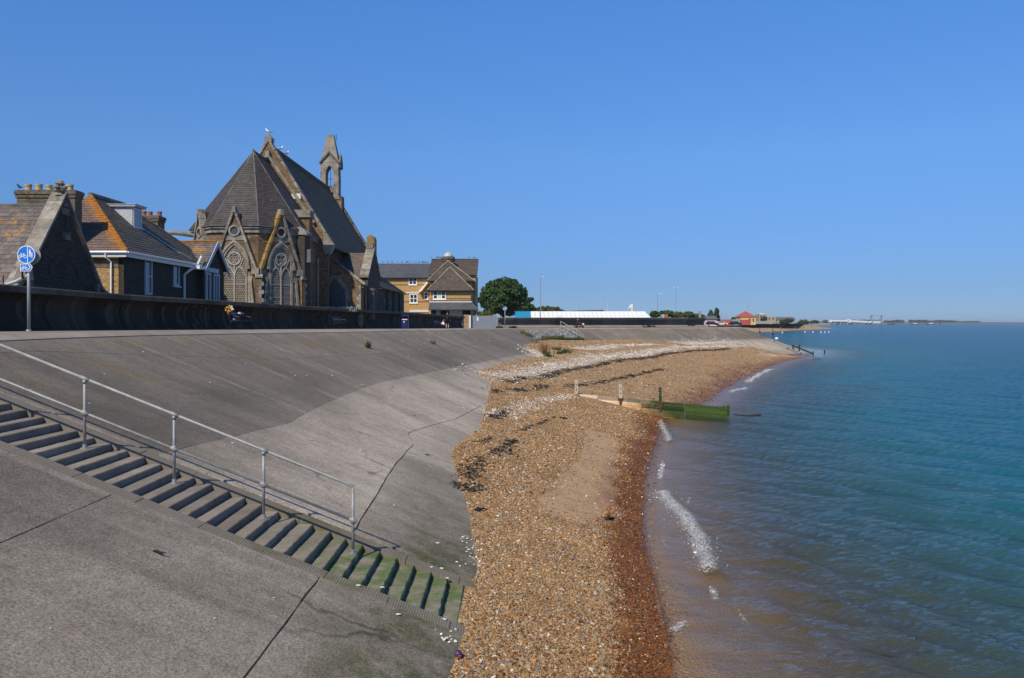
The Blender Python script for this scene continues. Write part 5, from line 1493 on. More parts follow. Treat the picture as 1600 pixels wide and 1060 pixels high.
# gutters, fascia, downpipes
mb = MB(); mb.box((EX - 2*HW2, EY - .02, EZ - .30), (EX - .02, EY + .05, EZ - .07)); mb.box((EX - .05, EY + .05, EZ - .30), (EX + .02, 49.6, EZ - .07)); mb.build('fascia', M_WHITE2, h2)
mb = MB(); mb.tube([(EX - 2*HW2, EY - .07, EZ - .06), (EX + .04, EY - .07, EZ - .06)], .065, 8); mb.tube([(EX + .07, EY - .06, EZ - .06), (EX + .07, 49.4, EZ - .06)], .06, 8); mb.build('gutter', M_WHITE, h2)
mb = MB(); mb.tube([(EX - 1.05, EY - .07, EZ - .05), (EX - 1.05, EY - .02, EZ - .32), (EX - .88, EY + .18, EZ - .55), (EX - .88, EY + .18, -.6)], .05, 8); mb.build('downpipe', M_WHITE, h2)
mb = MB(); mb.tube([(EX + .05, 49.5, EZ + .5), (EX + .02, 48.9, EZ - .1), (EX - .02, 47.6, EZ - .55), (EX - .2, 47.5, EZ - .75), (EX - .2, 47.5, -.8)], .075, 8); mb.build('downpipe', M_WHITE2, h2)
fr2 = Frame((EX - .30, 0, 0), (0, 1, 0), (1, 0, 0))
def yat(px, x): return x * F / (px - 800)
xw = EX - .30
def wz(py, y): return Z(py, y)
y0, y1 = yat(225.5, xw), yat(236.5, xw); w = sash(h2, fr2, y0, y1, wz(461, (y0+y1)/2), wz(403.5, (y0+y1)/2), M_BLUEGREY, M_GLASS, 1, 2, .12, .07, False)
y0, y1 = yat(270, xw), yat(279, xw); w = sash(h2, fr2, y0, y1, wz(447, (y0+y1)/2), wz(410.5, (y0+y1)/2), M_BLUEGREY, M_GLASS, 1, 1, .12, .07, True)
mb = MB(); mb.tube([(xw + .1, yat(277, xw), .2), (xw + .1, yat(277, xw), .75)], .05, 6); mb.build('vent_pipe', M_TERRA, h2)
# cross gable with bargeboards and a glazed bay
XP = -19.15; YP0, YP1 = 49.75, 53.2; YPm = (YP0 + YP1) / 2; ZPR = 5.15
slating([(XP + .1, YPm, ZPR), (RX + 1.6, YPm, ZPR), (RX + 3.3, YP0 - .35, EZ - .15), (XP + .1, YP0 - .35, EZ - .15)], M_SLATE_PU, h2, .22, .28, .02)
slating([(XP + .1, YPm, ZPR), (XP + .1, YP1 + .35, EZ - .15), (RX + 3.3, YP1 + .35, EZ - .15), (RX + 1.6, YPm, ZPR)], M_SLATE_PU, h2, .22, .28, .02)
mb = MB(); mb.tube([(XP + .1, YPm, ZPR + .04), (RX + 1.6, YPm, ZPR + .04)], .08, 6); mb.build('ridge_tile', M_LICHEN, h2)
mb = MB(); mb.tube([(RX + 1.65, YPm, ZPR + .06), (EX - .1, YP0 - .3, EZ + .05)], .05, 5); mb.build('valley', M_WHITE2, h2)
mb = MB(); mb.prism([(XP - .1, YP0, -1.3), (XP - .1, YP1, -1.3), (XP - .1, YP1, EZ - .1), (XP - .1, YPm, ZPR - .12), (XP - .1, YP0, EZ - .1)], (-1.0, 0, 0)); mb.build('gable_wall', M_SOOT, h2)
for s in (-1, 1):
    mb = MB(); a, b = Vector((XP + .12, YPm, ZPR + .05)), Vector((XP + .12, YPm + s * (YP1 - YPm + .42), EZ - .32))
    mb.prism([a, b, b - Vector((0, 0, .30)), a - Vector((0, 0, .36))], (.06, 0, 0)); mb.build('bargeboard', M_BLUEGREY, h2)
frp = Frame((XP - .1, YPm, 0), (0, 1, 0), (1, 0, 0))
mb = MB(); fbox(mb, frp, -1.5, .3, EZ - .42, EZ - .15, 0, .2); mb.build('tie_beam', M_BLUEGREY, h2)
sash(h2, frp, -1.55, -.75, -.6, EZ - .45, M_BLUEGREY, M_GLASS, 1, 2, .14, .09, False)
sash(h2, frp, -.25, .75, -.6, EZ - .45, M_BLUEGREY, M_GLASS, 2, 2, .14, .09, False)
mb = MB(); mb.box((EX - .1, 48.3, EZ - .35), (XP + .2, 49.3, EZ - .15)); mb.build('eaves_end', M_WHITE, h2)
# dormer
DX, DY0, DY1, DZ0, DZ1 = -21.45, 45.0, 46.1, 5.3, 6.5
mb = MB(); mb.prism([(DX, DY0, DZ0 + .12), (DX, DY0, DZ1), (DX - 1.15, DY0, DZ1 - .02), (DX - 1.2, DY0, DZ1 - .1)], (0, DY1 - DY0, 0)); mb.build('dormer_cheek', M_LEAD, h2)
mb = MB(); mb.box((DX - 1.9, DY0 - .14, DZ1), (DX + .22, DY1 + .14, DZ1 + .10)); mb.box((DX - 1.9, DY0 - .18, DZ1 + .10), (DX + .26, DY1 + .18, DZ1 + .14)); mb.build('dormer_roof', M_LEAD, h2)
sash(h2, Frame((DX, (DY0 + DY1) / 2, 0), (0, 1, 0), (1, 0, 0)), -.5, .5, DZ0 + .05, DZ1 - .05, M_WHITE2, M_BLUEGREY, 1, 1, .09, .05, True, 'dormer_window')
# white drips down the slates
for (yy, xx0, xx1) in ((46.9, -21.6, -19.9), (47.9, -20.6, -19.6)):
    mb = MB(); zf = lambda x: EZ + (EX - x) * (RZ2 - EZ) / HW2 + .035
    mb.tube([(xx0, yy - .9, zf(xx0)), (xx1, yy + .9, zf(xx1))], .022, 5); mb.build('flashing', M_WHITE2, h2)
# great chimney with five pots; second one with three
def chimney(x0, x1, y0, y1, zb, zt, pots, pm, label, rx):
    root = thing('chimney_stack', label, 'chimney', ((x0 + x1) / 2, (y0 + y1) / 2, zb))
    mb = MB(); mb.box((x0, y0, zb), (x1, y1, zt - .35)); mb.box((x0 - .05, y0 - .05, zt - .35), (x1 + .05, y1 + .05, zt - .18)); mb.box((x0 - .09, y0 - .09, zt - .18), (x1 + .09, y1 + .09, zt))
    mb.build('stack', M_CHIM, root)
    mb = MB(); mb.box((x0 - .02, y0 - .02, zt), (x1 + .02, y1 + .02, zt + .04)); mb.build('flaunching', M_DSTONE, root)
    for px in pots:
        yc = (y0 + y1) / 2; xx = X(px, yc); h = .34 + random.uniform(-.03, .03)
        p = MB(); p.lathe((xx, yc, zt + .02), [(.16, 0), (.145, h * .7), (.17, h * .72), (.17, h), (.12, h), (.12, h - .12)], 14)
        p.build('chimney_pot', pm, root, False)
    return root
chimney(X(27, 40), X(118, 40), 39.95, 40.6, .5, Z(298.5, 40), (44.3, 61, 76.9, 93, 109.4), M_POT, 'broad lichened brick chimney stack with five cream pots', 0)
chimney(X(227, 53.2), X(253, 53.2), 52.6, 53.6, 3.6, Z(339, 53), (222 + 3, 234.5, 249), M_TERRA, 'smaller yellow lichened chimney with three red clay pots', 0)

# ---------------------------------------------------------------- yellow brick flats
fl = thing('brick_flats', 'yellow brick apartment building with tiled hipped roofs, white windows and a small cupola', 'building', (X(680, 128), 128, -1.3))
def QX(px, d): return X(px, d)
d0 = 132.0; xl, xr = X(586, d0), X(672, d0); ze, zr = Z(433.5, d0), Z(412, d0 + 4.5)
mb = MB(); mb.box((xl - 2, d0, -1.35), (xr + .5, d0 + 9, ze)); mb.build('wall', M_BUFF, fl)
slating([(xl - 2, d0 + 4.5, zr), (xr + .5, d0 + 4.5, zr), (xr + .5, d0 - .35, ze - .1), (xl - 2, d0 - .35, ze - .1)], M_SLATE_FAR, fl, .3, .5, .03)
mb = MB(); mb.box((xl - 2, d0 - .42, ze - .28), (xr + .5, d0 - .34, ze - .08)); mb.build('gutter', M_IRON, fl)
frl = Frame((0, d0, 0), (1, 0, 0), (0, -1, 0))
sash(fl, frl, X(638.5, d0), X(651.5, d0), Z(445.5, d0), Z(433.8, d0), M_WHITE, M_GLASS, 2, 2, .14, .05, True)
sash(fl, frl, X(640, d0), X(652.5, d0), Z(474, d0), Z(459.5, d0), M_WHITE, M_GLASS, 2, 2, .14, .05, True)
sash(fl, frl, X(662.5, d0 - .0), X(669, d0), Z(468, d0), Z(456.5, d0), M_WHITE, M_GLASS, 1, 2, .14, .05, True)
mb = MB()
for py in (445.9, 472.3): fbox(mb, frl, xl - 2, xr, Z(py, d0), Z(py, d0) + .12, 0, .03)
mb.build('brick_band', M_TILE_BR, fl)
mb = MB(); fbox(mb, frl, X(634, d0), X(656, d0), Z(460, d0) + .12, Z(457.8, d0) + .12, 0, .12); fbox(mb, frl, X(640, d0), X(670, d0), Z(488, d0), Z(484.5, d0), 0, .12); mb.build('band_course', M_WHITE2, fl)
# small lean verge in white
mb = MB(); fprism(mb, frl, [(X(655, d0), Z(456, d0)), (X(659, d0), Z(456.5, d0)), (X(670, d0), Z(442.5, d0)), (X(670, d0), Z(439, d0))], 0, 1.2); mb.build('bargeboard', M_WHITE, fl)
# taller block
d1 = 129.5; xl, xr = X(672, d1), X(743, d1); ze, zr = Z(429.5, d1), Z(405.5, d1 + 4.5)
mb = MB(); mb.box((xl, d1, -1.35), (xr, d1 + 9, ze)); mb.build('wall', M_BUFF, fl)
slating([(xl - .2, d1 + 4.5, zr), (xr + .3, d1 + 4.5, zr), (xr + .3, d1 - .4, ze - .1), (xl - .2, d1 - .4, ze - .1)], M_TILE_BR, fl, .3, .4, .03)
mb = MB(); mb.box((xl - .2, d1 + 4.4, zr), (xr + .3, d1 + 4.6, zr + .1)); mb.build('ridge_tile', M_TILE_BR, fl)
frr = Frame((xr, d1 + 4, 0), (0, 1, 0), (1, 0, 0))
for zz in (3.6, 6.3): sash(fl, frr, -2.5, -1.3, zz - .6, zz + .6, M_WHITE, M_GLASS, 1, 2, .12, .05, True)
# first hipped wing and the one in front of it
def hipped(dw, pxl, pxr, pyb, apx, pyt, da, zb, mat):
    xl, xr = X(pxl, dw), X(pxr, dw); ze = Z(pyb, dw); ap0 = Vector((X(apx, da) - .05, da, Z(pyt, da))); ap1 = ap0 + Vector((0, 6, 0))
    mb = MB(); mb.box((xl + .5, dw + .4, zb), (xr - .5, dw + 7, ze)); mb.build('wall', M_BUFF, fl)
    slating([ap0, (xl, dw, ze), (xr, dw, ze)], mat, fl, .3, .4, .03)
    slating([ap0, (xr, dw, ze), (xr, dw + 7, ze), ap1], mat, fl, .3, .4, .03); slating([ap0, ap1, (xl, dw + 7, ze), (xl, dw, ze)], mat, fl, .3, .4, .03)
    for c in ((xl, dw, ze), (xr, dw, ze)):
        mb = MB(); mb.tube([ap0 + Vector((0, -.02, .05)), Vector(c) + Vector((0, 0, .05))], .10, 6); mb.build('hip_tile', M_WHITE2 if mat is M_SLATE_FAR else M_STONE2, fl)
    mb = MB(); mb.box((xl, dw - .06, ze - .22), (xr, dw + .1, ze - .04)); mb.build('gutter', M_IRON, fl)
    return xl, xr, ze
hipped(125.6, 667.5, 741, 439, 700.5, 408, 129, -1.35, M_TILE_BR)
dw = 121.0
xl, xr, ze = hipped(dw, 667.5, 740.5, 454.2, 703.8, 418, 124.6, -1.35, M_TILE_BR)
frf = Frame((0, dw + .4, 0), (1, 0, 0), (0, -1, 0))
w = sash(fl, frf, X(676, dw), X(696.5, dw), Z(468, dw), Z(454.6, dw), M_WHITE, M_GLASS, 3, 2, .15, .05, True)
mb = MB(); fbox(mb, frf, X(683.4, dw), X(689.4, dw), Z(460.5, dw), Z(455.6, dw), 0, .035); attach_sub(mb.build('poster', plain('blue_print', (.10, .45, .65), .6)), w)
mb = MB(); fbox(mb, frf, X(683.4, dw), X(689.4, dw), Z(466.4, dw), Z(461.8, dw), 0, .035); attach_sub(mb.build('poster', plain('yellow_print', (.65, .60, .12), .6)), w)
mb = MB()
for py in (467.2, 470.0): fbox(mb, frf, xl + .5, xr - .5, Z(py, dw), Z(py, dw) + .10, 0, .03)
mb.build('brick_band', M_TILE_BR, fl)
# pent roof over the ground floor
za, zb_ = Z(472.6, dw), Z(484, dw - 1.6)
slating([(xl + .3, dw + .4, za), (xr - .3, dw + .4, za), (X(748, dw - 1.6), dw - 1.6, zb_), (X(669.5, dw - 1.6), dw - 1.6, zb_)], M_SLATE_FAR, fl, .3, .4, .03)
mb = MB(); mb.box((xl + .3, dw + .3, za), (xr - .3, dw + .42, za + .14)); mb.build('flashing', M_WHITE2, fl)
mb = MB(); fbox(mb, frf, xl + .5, xr - .5, -1.3, zb_, .0, .05); mb.build('shopfront', M_IRON, fl)
mb = MB(); fbox(mb, frf, X(702, dw), X(722.5, dw), -1.2, Z(485.2, dw), .05, .12); mb.build('white_shutter', M_WHITE2, fl)
mb = MB(); fbox(mb, frf, X(681, dw), X(688, dw), -1.2, Z(485.2, dw), .05, .12); mb.build('door', M_BLUEGREY, fl)
# cupola
cp = Vector((X(700.3, 131), 131, 0))
mb = MB(); mb.lathe(cp, [(1.15, Z(409, 131)), (1.15, Z(405.5, 131)), (1.25, Z(405.5, 131))], 8); mb.build('cupola', M_TILE_BR, fl)
mb = MB(); mb.lathe(cp, [(1.2, Z(405.4, 131)), (1.0, Z(401.3, 131)), (.75, Z(401.2, 131))], 8); mb.build('cupola_roof', M_TILE_BR, fl)
mb = MB(); mb.lathe(cp, [(.78, Z(401.5, 131)), (.78, Z(400.2, 131))], 12); mb.build('cupola_band', M_WHITE, fl)
mb = MB(); mb.lathe(cp, [(.80, Z(400.3, 131)), (.62, Z(397.3, 131)), (.35, Z(395.2, 131)), (.06, Z(393.8, 131)), (.03, Z(389, 131))], 12); mb.build('cupola_cap', M_LEAD, fl)
# ---------------------------------------------------------------- street furniture
M_BLUE = plain('sign_blue', (0.012, 0.17, 0.62), .35, 0, .05)
M_SIGNW = plain('sign_white', (0.80, 0.80, 0.80), .4, 0, .03)
M_GREYP = plain('grey_paint', (0.30, 0.31, 0.32), .5, .2, .1)
M_NAVY = plain('navy_paint', (0.012, 0.022, 0.10), .35, 0, .15)
M_NAVYW = plain('navy_slats', (0.020, 0.024, 0.055), .55, 0, .2)
M_BLACKW = plain('dark_timber', (0.022, 0.020, 0.018), .7, 0, .2)

def bicycle(mb, fr, cx, cz, s, o):
    for sx_ in (-1, 1): fring(mb, fr, (cx + sx_ * .30 * s, cz), .20 * s, .055 * s, o, o + .004, n=12)
    L = [((-.30, 0), (-.14, .30)), ((-.14, .30), (.16, .28)), ((.16, .28), (0, 0)), ((0, 0), (-.14, .30)), ((-.30, 0), (0, 0)), ((.30, 0), (.14, .38)), ((.14, .38), (.24, .42)), ((-.14, .30), (-.16, .38)), ((-.24, .38), (-.08, .38))]
    for i, (a, b) in enumerate(L): fbar(mb, fr, (cx + a[0]*s, cz + a[1]*s), (cx + b[0]*s, cz + b[1]*s), .05 * s, o + .0005 * i, o + .004 + .0005 * i)
def walker(mb, fr, cx, cz, s, o):
    fprism(mb, fr, [(cx + .08*s*math.cos(a*.7), cz + .42*s + .08*s*math.sin(a*.7)) for a in range(9)], o, o + .004)
    fprism(mb, fr, [(cx - .12*s, cz + .30*s), (cx - .08*s, cz - .05*s), (cx + .08*s, cz - .05*s), (cx + .12*s, cz + .30*s)], o, o + .0045)
    for q in (-1, 1): fbar(mb, fr, (cx + q*.05*s, cz - .02*s), (cx + q*.07*s, cz - .42*s), .07*s, o, o + .005)

def sign_post(px, d, ybase, ytop, label, plate, zb):
    x = X(px, d)
    root = thing('sign_post', label, 'sign', (x, d, zb))
    zt = Z(ytop, d)
    mb = MB(); mb.tube([(x, d, zb - .05), (x, d, zt - .12)], .046, 12); mb.build('pole', M_GREYP, root, True)
    mb = MB(); mb.tube([(x, d, zb - .02), (x, d, zb + .05)], .075, 12); mb.build('pole_foot', M_GREYP, root, True)
    fr = Frame((x - .03, d - .06, 0), (1, 0, 0), (0, -1, 0)); R = .27; zc = zt - R
    disc = lambda r: [(r * math.cos(a * math.pi / 16), zc + r * math.sin(a * math.pi / 16)) for a in range(32)]
    mb = MB(); fprism(mb, fr, disc(R), 0, .02); b = mb.build('disc', M_SIGNW, root)
    mb = MB(); fprism(mb, fr, disc(R - .022), .018, .024); attach_sub(mb.build('blue_field', M_BLUE), b)
    mb = MB(); fbox(mb, fr, .035, .055, zc - R + .02, zc + R - .02, .022, .029); bicycle(mb, fr, -.105, zc - .06, .25, .024); walker(mb, fr, .115, zc + .04, .26, .024); walker(mb, fr, .175, zc - .02, .18, .024); attach_sub(mb.build('symbols', M_SIGNW), b)
    f2 = Frame((x + .05, d + .06, 0), (1, 0, 0), (0, 1, 0))
    mb = MB(); fprism(mb, f2, [(r[0], r[1] - .01) for r in disc(R)], 0, .02); mb.build('rear_disc', M_GREYP, root)
    if plate:
        z0, z1 = Z(424.5, d), Z(412.5, d); u0, u1 = -.18, .19
        hexa = lambda i: [(u0 + i, z0 + i), (u1 - .07 - i*.4, z0 + i), (u1 - i*1.3, (z0+z1)/2), (u1 - .07 - i*.4, z1 - i), (u0 + i, z1 - i)]
        mb = MB(); fprism(mb, fr, hexa(0), 0, .02); b = mb.build('arrow_plate', M_SIGNW, root)
        mb = MB(); fprism(mb, fr, hexa(.02), .018, .024); attach_sub(mb.build('blue_field', M_BLUE), b)
        mb = MB(); bicycle(mb, fr, -.05, (z0+z1)/2 - .035, .22, .024); zc2 = (z0+z1)/2
        fbar(mb, fr, (.07, zc2 + .075), (.125, zc2), .022, .024, .029); fbar(mb, fr, (.125, zc2), (.07, zc2 - .075), .022, .024, .0295); attach_sub(mb.build('symbols', M_SIGNW), b)
    return root
sign_post(45, 24.0, 518, 384.5, 'blue round cycle and footpath sign with arrow plate below, near the gabled house', True, prom_z(24))
sign_post(789, 113.5, 512, 479.5, 'small blue round sign on a post in front of the far wall', False, prom_z(113.5))

def bench_proto(name, label, group):
    """slatted bench facing +x, back at x = 0, length along y"""
    r = thing(name, label, 'bench', (0, 0, 0), group)
    L = 1.7
    for i in range(4): mb = MB(); mb.box((.10 + i * .115, -L/2, .43), (.20 + i * .115, L/2, .465)); mb.build('slat', M_NAVYW, r)
    for i in range(3):
        z = .56 + i * .115; xx = .06 - (z - .45) * .22
        mb = MB(); mb.box((xx - .018, -L/2, z), (xx + .018, L/2, z + .09)); mb.build('slat', M_NAVYW, r)
    for y in (-.7, .7):
        mb = MB(); mb.tube([(-.02, y, 0), (.06, y, .43), (-.05, y, .90)], .030, 8); mb.build('leg', M_IRON, r)
        mb = MB(); mb.tube([(.56, y, 0), (.50, y, .2), (.53, y, .43)], .030, 8); mb.tube([(.06, y, .40), (.53, y, .40)], .026, 8); mb.build('leg', M_IRON, r)
        mb = MB(); mb.tube([(.0, y, .66), (.28, y, .68), (.50, y, .63), (.53, y, .43)], .022, 8); mb.build('arm', M_IRON, r)
    return r
def wall_dir(y):
    i = min(range(len(WL) - 1), key=lambda k: abs(WL[k].y - y)); t = WL[i+1] - WL[i]; return math.atan2(-t.x, t.y), WL[i]
bp = bench_proto('bench', 'navy slatted bench dressed with flowers and ribbons below the church windows', 'benches along the sea wall')
d = 40.0; bp.location = (X(368, d), d, prom_z(d)); bp.rotation_euler = (0, 0, wall_dir(d)[0]); bench1 = bp
def put_bench(px, d, label, rz=None):
    return copy_tree(bp, (X(px, d), d, prom_z(d)), wall_dir(d)[0] if rz is None else rz, label, 'benches along the sea wall')
put_bench(526, 57.0, 'empty navy slatted bench between the flowered bench and the dark litter bin')
put_bench(680.5, 83.0, 'dark slatted bench just left of the standing person in black')
RZF = math.radians(-58)
put_bench(901.5, 126.5, 'dark bench against the far wall behind the scooter rider', RZF)
put_bench(1008.5, 138.0, 'bench at the far wall right of the navy bin, left one of a joined pair', RZF)
put_bench(1015.5, 139.3, 'bench at the far wall right of the navy bin, right one of a joined pair', RZF)
put_bench(1078, 147.0, 'bench near the far right end of the far wall', RZF)

# flowers and ribbons on the first bench
bl = bp.location; rot = Matrix.Translation(bl) @ Matrix.Rotation(bp.rotation_euler.z, 4, 'Z')
def petals(n, c, spread, cols, label, name, cat, size=.045):
    root = thing(name, label, cat, rot @ Vector(c))
    for ci, m_ in enumerate(cols):
        mb = MB()
        for i in range(n):
            p = rot @ (Vector(c) + Vector((random.gauss(0, spread[0]), random.gauss(0, spread[1]), random.gauss(0, spread[2]))))
            mb.blob(p, (size * random.uniform(.7, 1.3),) * 3, 0, random.random(), 6, 4, .25)
        mb.build(('blossom', 'blossom', 'blossom', 'leaf')[min(ci, 3)], m_, root)
    return root
M_YEL, M_RED, M_CRM, M_LEAF0 = plain('yellow_petal', (.70, .42, .03), .6), plain('red_petal', (.45, .05, .02), .6), plain('cream_petal', (.75, .68, .50), .6), plain('leaf_green', (.03, .09, .015), .6)
petals(9, (.02, -.72, .98), (.09, .16, .10), (M_YEL, M_RED, M_CRM, M_LEAF0), 'bunch of yellow, red and cream flowers tied to the end of the bench', 'bouquet', 'flowers')
M_LILAC, M_PURP = plain('lilac_cloth', (.40, .39, .45), .7), plain('purple_cloth', (.035, .033, .06), .7)
mb = MB()
for i in range(18): mb.blob(rot @ Vector((random.uniform(.0, .16), random.uniform(-.5, .75), .52 + random.random() * .34)), (random.uniform(.05, .11), random.uniform(.06, .16), random.uniform(.03, .07)), 1 if i % 3 else 0, .5, 8, 5, .3)
tag(mb.build('ribbon_bundle', [M_LILAC, M_PURP]), 'lilac and white ribbons heaped over the back of the flowered bench', 'ribbons')

def litter_bin(px, d, label):
    r = thing('litter_bin', label, 'bin', (X(px, d), d, prom_z(d)), 'navy litter bins on the promenade')
    x, z = X(px, d), prom_z(d)
    mb = MB(); w = .31
    o = [(-w, -w + .05), (-w + .05, -w), (w - .05, -w), (w, -w + .05), (w, w - .05), (w - .05, w), (-w + .05, w), (-w, w - .05)]
    mb.prism([(x + a, d + b, z + .06) for a, b in o], (0, 0, .84)); mb.prism([(x + a * .9, d + b * .9, z) for a, b in o], (0, 0, .06)); mb.build('bin_body', M_NAVY, r)
    mb = MB(); mb.box((x - w + .03, d - .1, z + .90), (x - w + .10, d + w - .02, z + 1.14)); mb.box((x + w - .10, d - .1, z + .90), (x + w - .03, d + w - .02, z + 1.14)); mb.box((x - w + .1, d + w - .1, z + .9), (x + w - .1, d + w - .03, z + 1.14)); mb.build('hood_post', M_NAVY, r)
    mb = MB(); mb.prism([(x - w, d - w + .04, z + 1.14), (x + w, d - w + .04, z + 1.14), (x + w, d + w, z + 1.14), (x - w, d + w, z + 1.14)], (0, 0, .07)); mb.prism([(x - w, d + w, z + 1.21), (x - w, d - w + .06, z + 1.21), (x - w, d, z + 1.29), (x - w, d + w, z + 1.29)], (2 * w, 0, 0)); mb.build('hood', M_NAVY, r)
    mb = MB(); mb.box((x - .24, d - w - .012, z + .82), (x + .24, d - w, z + .89)); mb.build('white_strip', M_SIGNW, r)
    fr = Frame((x - .06, d - w, 0), (1, 0, 0), (0, -1, 0)); mb = MB(); fprism(mb, fr, [(.08 * math.cos(a * .63), z + .63 + .10 * math.sin(a * .63)) for a in range(10)], 0, .01); mb.build('emblem', M_LILAC, r)
    return r
litter_bin(633, 73.5, 'navy litter bin with white strip against the dark sea wall')
litter_bin(959.8, 136.5, 'left of two navy bins below the white roof across the bay')
litter_bin(966.8, 136.9, 'right of two navy bins below the white roof across the bay')

# grey flood gate, post, brick end of the wall
g = thing('flood_gate', 'plain grey steel flood gate with a small notice at the sea wall end', 'gate', (X(758, 119), 119, -1.0))
fr = Frame((X(758, 119), 119, 0), (1, 0, 0), (0, -1, 0)); zb = prom_z(119) - .02
w = X(776.5, 119) - X(739, 119); zt = Z(493.5, 119)
M_GATE = plain('grey_gate_paint', (0.20, 0.225, 0.26), .45, .1, .08)
mb = MB(); fbox(mb, fr, -w/2 + .08, w/2 - .08, zb + .05, zt, 0, .08); mb.build('panel', M_GATE, g)
mb = MB()
for s in (-1, 1): fbox(mb, fr, s*w/2 - .06, s*w/2 + .06, zb, zt + .03, -.03, .12)
mb.build('frame', M_GREYP, g)
mb = MB(); fbox(mb, fr, -w/2, w/2, zb, zb + .05, -.02, .10); mb.build('sill', M_GREYP, g)
mb = MB()
for c in (zt - .35, zt - .62): fprism(mb, fr, [(-w/2 + .68 + .13 * math.cos(a * .63), c + .13 * math.sin(a * .63)) for a in range(10)], .08, .09)
mb.build('notice', M_SIGNW, g)
mb = MB()
for s in (-1, 1): mb.blob(fr(s * w * .36, .04, zt + .05), (.08, .08, .07))
mb.build('hinge_cap', M_SIGNW, g)
mb = MB(); x = X(734, 118.5); mb.box((x - .17, 118.4, zb), (x + .17, 118.7, Z(492.8, 118.5))); tag(mb.build('gate_post', M_WHITE2), 'white concrete post between the brick pier and the grey gate', 'post')
mb = MB(); mb.box((X(724.5, 119.2), 119.2, zb), (X(731.5, 119.2), 119.9, Z(492, 119))); mb.build; tag(mb.build('brick_pier', M_STOCK), 'short brick pier at the end of the dark sea wall', 'pier')

